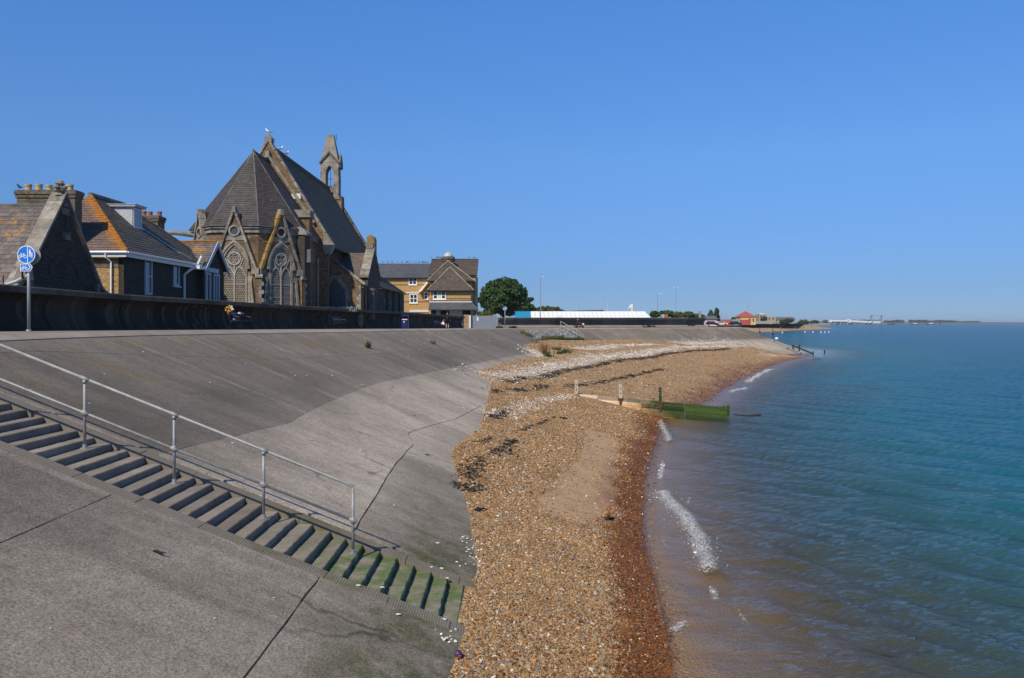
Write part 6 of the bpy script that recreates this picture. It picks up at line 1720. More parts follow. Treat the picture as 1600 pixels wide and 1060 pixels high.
# ---------------------------------------------------------------- people: one skinned body each, parts by nearest bone
M_SKIN = plain('skin', (.52, .30, .21), .55, 0, .05); M_BLACK = plain('black_cloth', (.012, .012, .014), .8); M_PINK = plain('pale_leg', (.62, .40, .34), .6); M_DKBLUE = plain('denim', (.02, .035, .09), .8)
M_HAIR = plain('dark_hair', (.03, .02, .013), .6); M_BROWN = plain('brown_cloth', (.16, .09, .06), .8); M_MAROON = plain('maroon_cloth', (.10, .025, .03), .8); M_SHOE = plain('shoe', (.02, .02, .02), .5)
def person(label, base, rz, joints, mats, hair=True, skirt=None, s=1.0):
    """joints: dict name -> (x, y, z) facing -y; skin-grown single surface"""
    J = dict(joints)
    bones = [('pelvis', 'chest', 'top'), ('chest', 'neck', 'top'), ('neck', 'head', 'skin'), ('head', 'crown', 'skin')]
    for q in 'lr': bones += [('chest', 'sh_' + q, 'top'), ('sh_' + q, 'el_' + q, 'top'), ('el_' + q, 'wr_' + q, 'arm'), ('pelvis', 'hip_' + q, 'leg'), ('hip_' + q, 'kn_' + q, 'leg'), ('kn_' + q, 'an_' + q, 'shin'), ('an_' + q, 'toe_' + q, 'shoe')]
    rad = dict(pelvis=(.165, .12), chest=(.17, .115), neck=(.055, .055), head=(.085, .095), crown=(.06, .065), sh=(.075, .07), el=(.043, .043), wr=(.028, .028), hip=(.095, .095), kn=(.058, .058), an=(.04, .042), toe=(.035, .025))
    names = list(J)
    # hands: palm and five fingers
    extra = []
    for q in 'lr':
        w, e = Vector(J['wr_' + q]), Vector(J['el_' + q]); d = (w - e).normalized(); sd = d.cross(Vector((1, 0, 0))); sd = sd.normalized() if sd.length > .1 else Vector((0, 1, 0))
        J['palm_' + q] = tuple(w + d * .06); bones.append(('wr_' + q, 'palm_' + q, 'skin')); names.append('palm_' + q)
        for f in range(5):
            off = (f - 1.5) * .019; L = (.075, .085, .08, .06, .05)[f] if f < 4 else .05
            st = w + d * .085 + sd * off if f < 4 else w + d * .045 + sd * .05
            en = st + d * L * .8 + Vector((0, -.015, 0)) if f < 4 else st + d * .04 + sd * .015
            for nm, p in (('fa', st), ('fb', en)):
                n_ = f'{nm}{f}_{q}'; J[n_] = tuple(p); names.append(n_)
            bones += [('palm_' + q, f'fa{f}_{q}', 'skin'), (f'fa{f}_{q}', f'fb{f}_{q}', 'skin')]
    idx = {n: i for i, n in enumerate(names)}
    me = bpy.data.meshes.new('person'); me.from_pydata([Vector(J[n]) * s for n in names], [(idx[a], idx[b]) for a, b, _ in bones], [])
    o = bpy.data.objects.new('person', me); COL.objects.link(o)
    sk = o.modifiers.new('skin', 'SKIN'); sk.use_smooth_shade = True
    for n in names:
        k = n.split('_')[0]
        r = rad.get(k, (.032, .02) if k == 'palm' else (.0085, .0085))
        v = me.skin_vertices[0].data[idx[n]]; v.radius = (r[0] * s, r[1] * s); v.use_root = n == 'pelvis'
    sb = o.modifiers.new('sub', 'SUBSURF'); sb.levels = 1; sb.render_levels = 1
    dg = bpy.context.evaluated_depsgraph_get(); new = bpy.data.meshes.new_from_object(o.evaluated_get(dg))
    o.modifiers.clear(); o.data = new; bpy.data.meshes.remove(me)
    order = []
    for m in mats.values():
        if m not in order: order.append(m)
    new.materials.clear()
    for m in order: new.materials.append(m)
    segs = [(Vector(J[a]) * s, Vector(J[b]) * s, order.index(mats[c])) for a, b, c in bones]
    for p in new.polygons:
        c = p.center; best = None
        for a, b, m in segs:
            d = b - a; t = max(0, min(1, (c - a).dot(d) / max(d.length_squared, 1e-9))); q = (c - a - d * t).length
            if best is None or q < best[0]: best = (q, m)
        p.material_index = best[1]; p.use_smooth = True
    o.location = base; o.rotation_euler = (0, 0, rz)
    tag(o, label, 'person')
    def sub(name, mb, mat):
        c = mb.build(name, mat, None, True); c.parent = o; return c
    if hair:
        h = Vector(J['crown']) * s; mb = MB(); mb.blob(h + Vector((0, .022, .005)) * s, (.098 * s, .108 * s, .088 * s), 0, .5, 12, 8, .04); sub('hair', mb, M_HAIR)
    hd = Vector(J['head']) * s; mb = MB(); mb.blob(hd + Vector((0, -.105, 0)) * s, (.014 * s, .02 * s, .022 * s)); sub('nose', mb, M_SKIN)
    if skirt:
        pv = Vector(J['chest']) * s; mb = MB(); z0 = skirt[0] * s - pv.z; mb.lathe(pv, [(.17 * s, .02), (.185 * s, -.25 * s), (.21 * s, z0), (.19 * s, z0)], 14); sub('coat', mb, skirt[1])
    return o
def stand(dx=.0, arm=0.0):
    return dict(pelvis=(0, 0, .95), chest=(0, .01, 1.32), neck=(0, .0, 1.50), head=(0, -.02, 1.62), crown=(0, -.01, 1.70),
        sh_l=(.19, .01, 1.40), el_l=(.25, .04, 1.13), wr_l=(.27 + dx, -.06 - arm, .90 + arm), sh_r=(-.19, .01, 1.40), el_r=(-.25, .04, 1.13), wr_r=(-.27, -.06 - arm, .90 + arm),
        hip_l=(.10, 0, .88), kn_l=(.11, -.02, .49), an_l=(.11, .02, .08), toe_l=(.13, -.12, .03), hip_r=(-.10, 0, .88), kn_r=(-.11, -.02, .49), an_r=(-.11, .02, .08), toe_r=(-.13, -.12, .03))
def sit(h=.45, rec=0.0):
    return dict(pelvis=(0, 0, h + .08), chest=(0, -.02 + rec, h + .46), neck=(0, -.04 + rec, h + .63), head=(0, -.08 + rec, h + .75), crown=(0, -.07 + rec, h + .83),
        sh_l=(.19, -.02 + rec, h + .54), el_l=(.25, -.10, h + .28), wr_l=(.17, -.32, h + .22), sh_r=(-.19, -.02 + rec, h + .54), el_r=(-.25, -.10, h + .28), wr_r=(-.17, -.32, h + .22),
        hip_l=(.11, -.03, h + .07), kn_l=(.14, -.44, h + .07), an_l=(.14, -.46, h - .36), toe_l=(.15, -.60, h - .41), hip_r=(-.11, -.03, h + .07), kn_r=(-.14, -.44, h + .07), an_r=(-.14, -.46, h - .36), toe_r=(-.15, -.60, h - .41))
dP = 84.0; zP = prom_z(dP)
woman = person('person in a black coat and bare pink legs walking away along the sea wall', (X(699, dP), dP, zP), math.radians(176), stand(), dict(top=M_BLACK, arm=M_BLACK, skin=M_SKIN, leg=M_PINK, shin=M_PINK, shoe=M_SHOE), True, (.58, M_BLACK), 1.0)
mb = MB(); bx0 = Vector((X(692, dP), dP - .1, zP + .5))
mb.blob(bx0, (.20, .10, .17), 0, .5, 10, 6, .15); mb.tube([bx0 + Vector((-.08, 0, .12)), bx0 + Vector((.12, .05, .52)), bx0 + Vector((.10, .02, .10))], .018, 6)
tag(mb.build('shopping_bag', M_SIGNW), 'white bag hanging beside the person in the black coat', 'bag')
# two by the water on the point
def on_slope(px, py):
    return hit(BVH_S, px, py)
pS = on_slope(1205, 527.5); 
if pS is None or pS.y > 170: pS = Vector((46.4, 141.6, -3.0))
person('person in a brown top and dark jeans standing on the point beside the sea', pS, math.radians(-60), stand(.0, .25), dict(top=M_BROWN, arm=M_SKIN, skin=M_SKIN, leg=M_DKBLUE, shin=M_DKBLUE, shoe=M_SHOE))
pT = on_slope(1190, 521.5)
if pT is None or pT.y > 170: pT = Vector((44.6, 143.2, -2.2))
person('person sitting on the slope of the point with knees bent', pT + Vector((0, 0, .02)), math.radians(60), {k: (v[0], v[1], v[2] - .02) for k, v in sit(.08, .12).items()} | dict(kn_l=(.14, -.36, .34), an_l=(.14, -.66, -.14), toe_l=(.15, -.80, -.20), kn_r=(-.14, -.36, .34), an_r=(-.14, -.66, -.14), toe_r=(-.15, -.80, -.20)), dict(top=M_BROWN, arm=M_SKIN, skin=M_SKIN, leg=M_DKBLUE, shin=M_DKBLUE, shoe=M_SHOE))
# mobility scooter and rider
dS = 125.0; sc_ = thing('mobility_scooter', 'dark mobility scooter with a pale front basket by the far wall', 'scooter', (X(905, dS), dS, prom_z(dS)))
sx0, sz0 = X(905, dS), prom_z(dS)
def SP(a, b, c): return Vector((sx0 + a, dS + b, sz0 + c))
mb = MB(); mb.prism([SP(-.6, -.28, .16), SP(.5, -.28, .16), SP(.5, -.28, .30), SP(-.15, -.28, .28), SP(-.3, -.28, .50), SP(-.6, -.28, .50)], (0, .56, 0)); mb.build('body', M_MAROON, sc_)
for a, b in ((-.42, -.3), (-.42, .3), (.58, -.22), (.58, .22)):
    mb = MB(); mb.tube([SP(a, b - .05, .17), SP(a, b + .05, .17)], .17, 14); mb.build('wheel', M_SHOE, sc_)
mb = MB(); mb.tube([SP(.5, 0, .28), SP(.36, 0, .95)], .04, 8); mb.tube([SP(.34, -.25, .98), SP(.34, .25, .98)], .025, 8); mb.build('tiller', M_IRON, sc_)
mb = MB(); mb.box(tuple(SP(.45, -.2, .5)), tuple(SP(.75, .2, .74))); mb.build('basket', M_WHITE2, sc_)
mb = MB(); mb.box(tuple(SP(-.5, -.24, .52)), tuple(SP(-.05, .24, .60))); mb.box(tuple(SP(-.56, -.22, .62)), tuple(SP(-.48, .22, 1.05))); mb.build('seat', M_BLACK, sc_)
person('person in a dark maroon jacket riding the mobility scooter', SP(-.28, 0, .12), math.radians(90), sit(.48), dict(top=M_MAROON, arm=M_MAROON, skin=M_SKIN, leg=M_BLACK, shin=M_BLACK, shoe=M_SHOE), False)

# ---------------------------------------------------------------- birds
M_GULLW, M_GULLG, M_BEAK = plain('gull_white', (.80, .80, .80), .6), plain('gull_grey', (.33, .35, .38), .6), plain('gull_beak', (.65, .38, .04), .5)
def gull(p, rz, label):
    r = thing('gull', label, 'gull', p, 'gulls on the church roof')
    T = Matrix.Translation(p) @ Matrix.Rotation(rz, 4, 'Z')
    mb = MB(); pts = [(-.30, 0, .20), (-.15, 0, .22), (.02, 0, .235), (.14, 0, .26), (.20, 0, .34), (.215, 0, .41)]
    mb.tube([T @ Vector(q) for q in pts], [.02, .075, .10, .085, .052, .046], 10); mb.blob(T @ Vector((.235, 0, .425)), (.062, .05, .052)); mb.build('body', M_GULLW, r, True)
    for s in (-1, 1):
        mb = MB(); mb.prism([T @ Vector((.10, s*.075, .30)), T @ Vector((-.05, s*.095, .31)), T @ Vector((-.40, s*.02, .22)), T @ Vector((-.12, s*.10, .19)), T @ Vector((.06, s*.10, .21))], T.to_3x3() @ Vector((0, s*.025, 0))); mb.build('wing', M_GULLG, r)
        mb = MB(); mb.tube([T @ Vector((0, s*.04, .16)), T @ Vector((.01, s*.04, 0))], .010, 5); mb.build('leg', M_BEAK, r)
    mb = MB(); mb.tube([T @ Vector((.28, 0, .425)), T @ Vector((.35, 0, .41))], [.016, .004], 6); mb.build('beak', M_BEAK, r)
gull(Vector((CX, Y0 + .2, ZR + .88)), math.radians(200), 'gull on the very peak of the church gable')
for i, (px, l) in enumerate(((424.5, 'first gull down the nave ridge from the peak'), (437.5, 'middle gull of three along the nave ridge'), (447.5, 'third gull down the nave ridge, farthest from the peak'))):
    dd = 20.2 * F / (800 - px); gull(Vector((CX, dd, ZR + .15)), math.radians(-20 + 40 * i), l)
M_STAR = plain('dark_feather', (.03, .03, .035), .6)
def small_bird(name, p, rz, label, group, s=1.0):
    mb = MB(); T = Matrix.Translation(p) @ Matrix.Rotation(rz, 4, 'Z') @ Matrix.Scale(s, 4)
    mb.tube([T @ Vector(q) for q in ((-.20, 0, .10), (-.08, 0, .13), (.02, 0, .15), (.08, 0, .20), (.11, 0, .235))], [.015, .05, .06, .045, .035], 8)
    mb.blob(T @ Vector((.12, 0, .24)), (.042, .036, .036)); mb.tube([T @ Vector((.15, 0, .24)), T @ Vector((.19, 0, .23))], [.012, .003], 5)
    for q in (-1, 1): mb.tube([T @ Vector((0, q*.025, .10)), T @ Vector((.0, q*.025, 0))], .006, 4)
    return tag(mb.build(name, M_STAR, None, True), label, 'bird', group)
small_bird('pigeon', Vector((X(28.5, 40), 40.1, Z(298.5, 40))), 2.6, 'dark bird on the left corner of the five-pot chimney', None, 1.5)
ORD = 'first second third fourth fifth sixth seventh eighth ninth tenth eleventh twelfth thirteenth fourteenth fifteenth'.split()
zr_ = Z(412, 136.5) + .04
for i, px in enumerate((598, 606, 613, 621, 628, 635.5, 637, 640, 646, 650, 655, 660, 662, 665, 668.5)):
    small_bird('roof_bird', Vector((X(px, 136.5), 136.5, zr_)), random.uniform(0, 6), ORD[i] + ' small bird from the left on the slate ridge of the flats', 'birds on the ridge of the flats', 1.4)
for i, px in enumerate((673.5, 682.5, 684.5, 688, 733, 741)):
    small_bird('roof_bird', Vector((X(px, 134), 134, Z(405.5, 134) + .12)), random.uniform(0, 6), ORD[i] + ' small bird from the left on the higher tiled ridge by the cupola', 'birds on the ridge of the flats', 1.4)

# ---------------------------------------------------------------- groyne
M_TIMB = gm('bleached_timber', (.52, .44, .34), (.38, .30, .215), 1.5, .85, .5, 22, .012, .18)
def groyne_mat():
    k = MT('groyne_timber'); p = k.pos((1, 1, 1)); xx = k.sep(p)
    col = k.mix(k.noise(k.pos((.6, 3, 9)), 1.5, 5, .65), (.66, .54, .40), (.44, .34, .24))
    or_ = k.math('MULTIPLY', k.ramp(k.math('MULTIPLY_ADD', xx[2], -1.6, -7.25), [(0, 0), (.5, 1)]), .8)
    col = k.mix(or_, col, (.52, .27, .09))
    g = k.math('ADD', k.math('MULTIPLY_ADD', xx[0], .34, -2.45), k.math('MULTIPLY', k.noise(p, 2.2, 5, .7), .9))
    g = k.math('ADD', g, k.math('MULTIPLY_ADD', xx[2], .55, 2.6))
    col = k.mix(k.ramp(g, [(.15, 0), (.85, 1)]), col, k.mix(k.noise(p, 7, 5, .7), (.014, .030, .004), (.055, .095, .012)))
    lowest = k.ramp(k.math('MULTIPLY_ADD', xx[2], -1.0, SEA + .16), [(0, 0), (.08, 1)])
    nb = k.noise(k.pos((1, 3, 14)), 2.0, 4, .6)
    col = k.mix(1.0, col, k.ramp(nb, [(.25, .65), (.75, 1.2)]), 'MULTIPLY')
    col = k.mix(1.0, col, k.ramp(k.attr('tint'), [(0, .6), (1, 1.5)]), 'MULTIPLY')
    return k.set(col, .8, k.bump(nb, .6, .02))
M_GROY = groyne_mat()
M_WPOST = gm('weedy_post', (.055, .060, .035), (.13, .125, .09), 5, .9, .6, 22, .015, .2, ((.02, .045, .008), 3, .42, .58))
gr = thing('timber_groyne', 'low timber groyne running into the sea, bleached inland and green at its end', 'groyne', (8, 44.5, -5))
gA, gB = Vector((X(868, 46.4), 46.4, Z(612.5, 46.4))), Vector((X(1140, 45.1), 45.1, Z(637.5, 45.1)))
def gpt(t): return gA.lerp(gB, t)
t_ = (gB - gA); tl = t_.length; tn = Vector((-t_.y, t_.x, 0)).normalized()
for r_ in range(5):
    for i in range(4):
        a, b = gpt(i / 4), gpt((i + 1) / 4 - .004); h = .205
        dz = Vector((0, 0, -h * r_ - .0)); k = random.uniform(-.03, .03)
        mb = MB(); mb.prism([a + dz + tn * k, b + dz + tn * k, b + dz + tn * k - Vector((0, 0, h - .014)), a + dz + tn * k - Vector((0, 0, h - .014))], tn * .085, 0, random.random()); mb.build('plank', M_GROY, gr)
for px, py0, py1, dd, m_ in ((900.5, 594, 640, 46.2, M_TIMB), (969.5, 600, 650, 45.9, M_TIMB), (1032, 605, 660, 45.6, M_WPOST), (1085, 630.5, 670, 45.4, M_WPOST), (1131, 634, 670, 45.2, M_WPOST), (1138, 633, 670, 45.1, M_WPOST)):
    x = X(px, dd); mb = MB(); zt = Z(py0, dd); w = .105 if px < 1000 else .075
    mb.prism([(x - w, dd - .02, Z(py1, dd)), (x + w, dd - .02, Z(py1, dd)), (x + w * .9, dd - .02, zt - .04), (x + w * .3, dd - .02, zt), (x - w * .8, dd - .02, zt - .05)], (0, .22, 0)); p_ = mb.build('post', m_, gr)
    b_ = MB()
    for q in range(2): b_.tube([(x, dd - .05, Z(py0, dd) - .25 - .3 * q), (x, dd - .015, Z(py0, dd) - .25 - .3 * q)], .03, 8)
    attach_sub(b_.build('bolt', M_IRON), p_)
    if px < 1050:
        b_ = MB(); zc = gpt((x - gA.x) / t_.x).z
        b_.box((x - .16, dd - .07, zc - .10), (x + .16, dd - .02, zc - .02)); b_.prism([(x - .10, dd - .06, zc - .10), (x + .10, dd - .06, zc - .10), (x, dd - .06, zc - .62)], (0, .04, 0)); attach_sub(b_.build('iron_strap', gm('rusty_iron', (.16, .06, .025), (.08, .035, .018), 8)), p_)
mb = MB(); mb.prism([P(988, 636, 45.6), P(990, 636, 45.6), P(990, 650, 45.6), P(988, 650, 45.6)], (0, .05, 0)); mb.build('cleat', M_GREYP, gr)
mb = MB(); mb.tube([P(1146, 648, 45.5), P(1168, 650, 45.0), P(1188, 648.5, 44.6)], [.03, .05, .07], 7); tag(mb.build('driftwood', M_BLACKW), 'thin dark branch floating off the end of the groyne', 'branch')

# ---------------------------------------------------------------- trees and plants
def leaf_mat(name, c1, c2):
    k = MT(name)
    col = k.mix(k.attr('tint'), c1, c2)
    k.set(col, .6)
    tr = k.n('BsdfTranslucent', {'Color': col}); ms = k.n('MixShader', {0: .22})
    k.l(k.b.outputs[0], ms.inputs[1]); k.l(tr.outputs[0], ms.inputs[2]); k.l(ms.outputs[0], k.out.inputs['Surface'])
    return k.m
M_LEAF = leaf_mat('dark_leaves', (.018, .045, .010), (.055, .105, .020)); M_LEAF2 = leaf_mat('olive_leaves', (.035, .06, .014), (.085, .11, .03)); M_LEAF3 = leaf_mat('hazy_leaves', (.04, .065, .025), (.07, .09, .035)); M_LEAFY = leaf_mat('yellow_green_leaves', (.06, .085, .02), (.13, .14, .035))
M_BARK = gm('bark', (.10, .075, .055), (.06, .045, .035), 3, .95)
def foliage(clumps, n, size, flat=.7):
    """leaf-sized faces spread through the outer part of each clump"""
    r = np.random.default_rng(int(sum(c[0][0] for c in clumps) * 10) % 9999 + 1)
    V, Tn = [], []
    vol = np.array([c[1][0] * c[1][2] for c in clumps]); cnt = np.maximum(30, (n * vol / vol.sum()).astype(int))
    for (c, rad), m in zip(clumps, cnt):
        d = r.normal(0, 1, (m, 3)); d /= np.linalg.norm(d, axis=1, keepdims=True)
        rr = r.random(m) ** .35
        lump = 1 + .16 * np.sin(d[:, 0] * 5 + c[0]) * np.cos(d[:, 2] * 6 + c[1]) + .10 * np.sin(d[:, 1] * 11 + d[:, 0] * 9)
        p = np.array(c) + d * (rr * lump)[:, None] * np.array(rad)
        a = d + r.normal(0, .55, (m, 3)); a[:, 2] += .25; a /= np.linalg.norm(a, axis=1, keepdims=True)
        t = np.cross(a, r.normal(0, 1, (m, 3))); t /= np.linalg.norm(t, axis=1, keepdims=True); b = np.cross(a, t)
        s = size * r.uniform(.6, 1.3, m)[:, None]
        q = np.stack([p - t*s, p + b*s*flat, p + t*s, p - b*s*flat], 1); V.append(q.reshape(-1, 3)); Tn.append(np.clip(r.random(m) * .8 + .2 * rr, 0, 1))
    V = np.concatenate(V); nq = len(V) // 4
    return V, np.arange(nq * 4).reshape(-1, 4), np.concatenate(Tn)
def tree(name, label, base, clumps, n, size, mat, group=None, trunk=.25, cat='tree', limbs=True):
    base = Vector(base); r = thing(name, label, cat, base, group)
    V, Q, T_n = foliage(clumps, n, size)
    link_mesh('crown', np_mesh('crown', V, Q, mat, fattr={'tint': T_n}), r)
    mb = MB(); top = Vector((sum(c[0][0] for c in clumps) / len(clumps), sum(c[0][1] for c in clumps) / len(clumps), sum(c[0][2] for c in clumps) / len(clumps)))
    mb.tube([base - Vector((0, 0, .2)), base.lerp(top, .35) + Vector((.1, 0, 0)), base.lerp(top, .8)], [trunk, trunk * .75, trunk * .4], 8)
    if limbs:
        for c, _ in clumps[:14]: mb.tube([base.lerp(top, .4), base.lerp(top, .5).lerp(Vector(c), .5) + Vector((0, 0, -.1)), Vector(c)], [trunk * .45, trunk * .3, trunk * .1], 6)
    mb.build('trunk', M_BARK, r)
    return r
def px_clumps(L, d, depth=.8):
    """clumps from photo circles (px, py, rx, ry) at depth d"""
    out = []
    for px, py, rx, ry in L:
        k = d / F; out.append(((X(px, d), d + random.uniform(-1, 1) * rx * k * .6, Z(py, d)), (rx * k, rx * k * depth, ry * k)))
    return out
random.seed(23)
dT = 155.0
big = [(787, 452, 22, 18), (770, 462, 20, 16), (805, 455, 18, 16), (762, 474, 15, 13), (778, 478, 22, 14), (800, 474, 20, 14), (814, 465, 12, 12), (757, 464, 10, 11), (789, 440, 14, 9), (772, 446, 13, 10), (803, 442, 10, 8), (819, 456, 7, 8), (768, 486, 15, 8), (792, 488, 18, 8), (754, 470, 7, 6), (812, 449, 7, 6), (784, 465, 24, 22)]
extra_c = []
for i in range(46):
    a_ = random.uniform(0, 6.28); q = math.sqrt(random.random()); px_ = 786 + 36 * q * math.cos(a_); py_ = 463 - 23 * q * math.sin(a_)
    if py_ > 486: continue
    extra_c.append((px_, py_, random.uniform(4, 8.5), random.uniform(3, 6)))
tree('broadleaf_tree', 'large round dark green tree standing behind the grey gate', (X(786, dT), dT, gz), px_clumps([(x_, y_, rx_ * .80, ry_ * .80) for x_, y_, rx_, ry_ in big] + extra_c, dT, 1.1), 17000, .27, M_LEAF, None, .4)
bush = [(818, 480, 13, 10), (808, 484, 12, 9), (828, 484, 10, 9), (822, 470, 8, 5), (830, 468, 4, 3), (838, 488, 9, 6)]
tree('broadleaf_tree', 'smaller ragged green tree at the right foot of the large one', (X(818, 182), 182, gz), px_clumps(bush, 182), 5200, .30, M_LEAF, None, .2)
hedge = [(846, 486, 9, 6), (858, 485, 10, 6), (868, 486, 9, 6), (877, 489, 6, 4)]
tree('shrub', 'dark green shrubs behind the left end of the long white roof', (X(860, 195), 195, gz), px_clumps(hedge, 195), 3200, .34, M_LEAF2, None, .12, 'shrub', False)
tree('shrub', 'pale olive shrub between the flats and the large tree', (X(752, 145), 145, gz), px_clumps([(750, 491, 9, 4), (762, 491, 8, 4)], 145), 900, .25, M_LEAFY, None, .08, 'shrub', False)
dk_ = [(1023, 491, 7, 5, 'dark low shrub beside the slanted end of the white roof', M_LEAF), (1041, 490.5, 13, 5, 'wide dark green shrub behind the far wall between the lamp posts', M_LEAF), (1058, 492, 12, 4.5, 'yellow-green shrub under the tallest thin lamp post', M_LEAFY), (1075, 491.5, 8, 4.5, 'rounded yellow-green shrub right of the thin lamp post', M_LEAFY), (1090, 493.5, 10, 3, 'low grassy shrub at the end of the far wall', M_LEAFY)]
for px, py, rx, ry, lab, m_ in dk_:
    tree('shrub', lab, (X(px, 185), 185, gz), px_clumps([(px, py, rx, ry), (px - rx*.4, py + 1, rx*.6, ry*.8), (px + rx*.45, py + .6, rx*.6, ry*.8)], 185), 1400, .26, m_, 'shrubs behind the far wall', .1, 'shrub', False)
for px, ry, lab in ((1110.5, 7, 'shorter poplar, left of the pair by the pink building'), (1119.5, 9, 'taller poplar, right of the pair by the pink building')):
    tree('poplar_tree', lab, (X(px, 330), 330, gz), px_clumps([(px, 499 - ry, 3.4, ry), (px + 1, 497, 4, 5), (px - 1.4, 495 - ry * .2, 2.6, ry * .7)], 330), 1600, .42, M_LEAF, 'pair of poplars', .3)

def tuft(name, label, p, n, h, spread, mat, lean=.35, w=.012, cat='plant', group=None):
    mb = MB()
    for i in range(n):
        a = random.uniform(0, 6.28); hh = h * random.uniform(.5, 1.1); b = Vector(p) + Vector((random.gauss(0, spread * .35), random.gauss(0, spread * .35), -.02))
        tip = b + Vector((math.cos(a) * lean * hh, math.sin(a) * lean * hh, hh)); mid = b.lerp(tip, .5) + Vector((0, 0, hh * .1)); sd = Vector((-math.sin(a), math.cos(a), 0)) * w
        mb.add([b - sd, b + sd, mid + sd * .8, mid - sd * .8, tip], [(0, 1, 2, 3), (3, 2, 4)], 0, random.random())
    return tag(mb.build(name, mat), label, cat, group)
M_REED = leaf_mat('dry_stalk', (.24, .13, .05), (.36, .22, .09))
h_ = hit(BVH_S, 575, 544)
tuft('weed_tuft', 'bright green tuft growing alone from a joint in the slope', h_, 90, .42, .20, M_LEAF2, .3, .012)
h_ = hit(BVH_S, 677, 538); tuft('weed_tuft', 'tiny olive weed high on the dark slope left of the beach', h_, 50, .35, .35, M_LEAFY, .4)
for px, py, n, h, sp, m_, lab in ((850, 551, 110, 1.0, .55, M_REED, 'clump of tall reddish dry stalks at the back of the beach'), (853, 554, 90, .38, .6, M_LEAF2, 'low green plant at the foot of the reddish stalks'), (870, 547, 80, .4, .7, M_LEAF2, 'small green plant behind the reddish stalks'), (873, 553, 70, .35, .7, M_LEAF2, 'green plant on the shingle right of the reddish stalks'), (884, 551.5, 70, .5, .7, M_LEAF2, 'rightmost little green plant on the back of the beach'), (838, 536, 60, .5, 1.0, M_REED, 'brown weed at the corner of the slope'), (856, 557.5, 60, .4, .6, M_LEAF2, 'lowest small green plant on the upper shingle')):
    L = on_beach([(px, py)])
    if L: tuft('beach_plant', lab, L[0], n, h, sp, m_, .4, .03)
# grass along the foot of the far slope
mb = MB()
for i in range(2600):
    px = random.uniform(846, 912); py = 532 - random.random() ** 2 * 4 * (1 if px < 880 else .5)
    h_ = hit(BVH_S, px, py)
    if h_ is None: continue
    hh = random.uniform(.15, .5) * (1.2 if px < 882 else .8); a = random.uniform(0, 6.28); tip = h_ + Vector((math.cos(a) * .12, math.sin(a) * .12, hh)); sd = Vector((-math.sin(a), math.cos(a), 0)) * .03
    mb.add([h_ - sd, h_ + sd, tip], [(0, 1, 2)], 0 if px < 872 else (0 if random.random() < .4 else 1), random.random())
tag(mb.build('grass', [M_LEAFY, M_LEAF2]), 'strip of yellow and green grass along the foot of the far slope', kind='stuff')
mb = MB()
for i in range(900):
    t = random.random(); px = 815 + 17 * t + random.gauss(0, 1.5); py = 520 + 7.0 * t + random.gauss(0, .6); h_ = hit(BVH_S, px, py)
    if h_ is None: continue
    a = random.uniform(0, 6.28); tip = h_ + Vector((math.cos(a) * .1, math.sin(a) * .1, random.uniform(.1, .35))); sd = Vector((-math.sin(a), math.cos(a), 0)) * .03
    mb.add([h_ - sd, h_ + sd, tip], [(0, 1, 2)], 0, random.random())
tag(mb.build('grass', M_LEAFY), 'patch of yellow-green growth on the stony corner of the slope', kind='stuff')
# rough stone facing at the corner of the bay
mb = MB()
for i in range(900):
    px = random.uniform(822, 898); py = random.uniform(516, 530.5)
    if py > 516 + (px - 812) * .55: continue
    h_ = hit(BVH_S, px, py)
    if h_ is None: continue
    mb.blob(h_ + Vector((0, 0, .02)), (random.uniform(.12, .30), random.uniform(.12, .3), random.uniform(.06, .16)), 0, random.random(), 6, 4, .25)
M_RUB = gm('rubble_facing', (.26, .25, .24), (.16, .155, .15), 3, .95, .4, 20, .02, .3)
tag(mb.build('stone_facing', M_RUB), 'rough grey stone facing on the corner of the bay', kind='stuff')
# handrail down the far slope
fr_ = thing('handrail', 'thin pale handrail slanting down the far slope by the stony corner', 'handrail', (X(876, 118), 118, -1))
pts = []
for px, py in ((876, 514.5), (888, 521.5), (901, 528), (913, 532)):
    h_ = hit(BVH_S, px, py); pts.append(h_)
M_RAILW = plain('pale_rail', (.36, .36, .35), .5, .2)
for p in pts[:3]:
    mb = MB(); mb.tube([p - Vector((0, 0, .1)), p + Vector((0, 0, 1.15))], .045, 8); mb.build('post', M_RAILW, fr_)
for h, nm in ((1.15, 'top_rail'), (.6, 'lower_rail')):
    mb = MB(); mb.tube([p + Vector((0, 0, h)) for p in pts[:3]] + [pts[3] + Vector((0, 0, .1 + h * .4))], .04, 8); mb.build(nm, M_RAILW, fr_)
# dark lumps on the footing, low boxes
for px, lab in ((780.5, 'dark heap on the ground left of the small sign post'), (801.5, 'dark heap on the ground right of the small sign post')):
    mb = MB()
    for q in range(5): mb.blob((X(px, 116) + random.uniform(-.35, .35), 116 + random.uniform(-.2, .2), prom_z(116) + .10), (.3, .25, .2), 0, .5, 7, 5, .25)
    tag(mb.build('dark_heap', M_BLACKW), lab, 'heap')
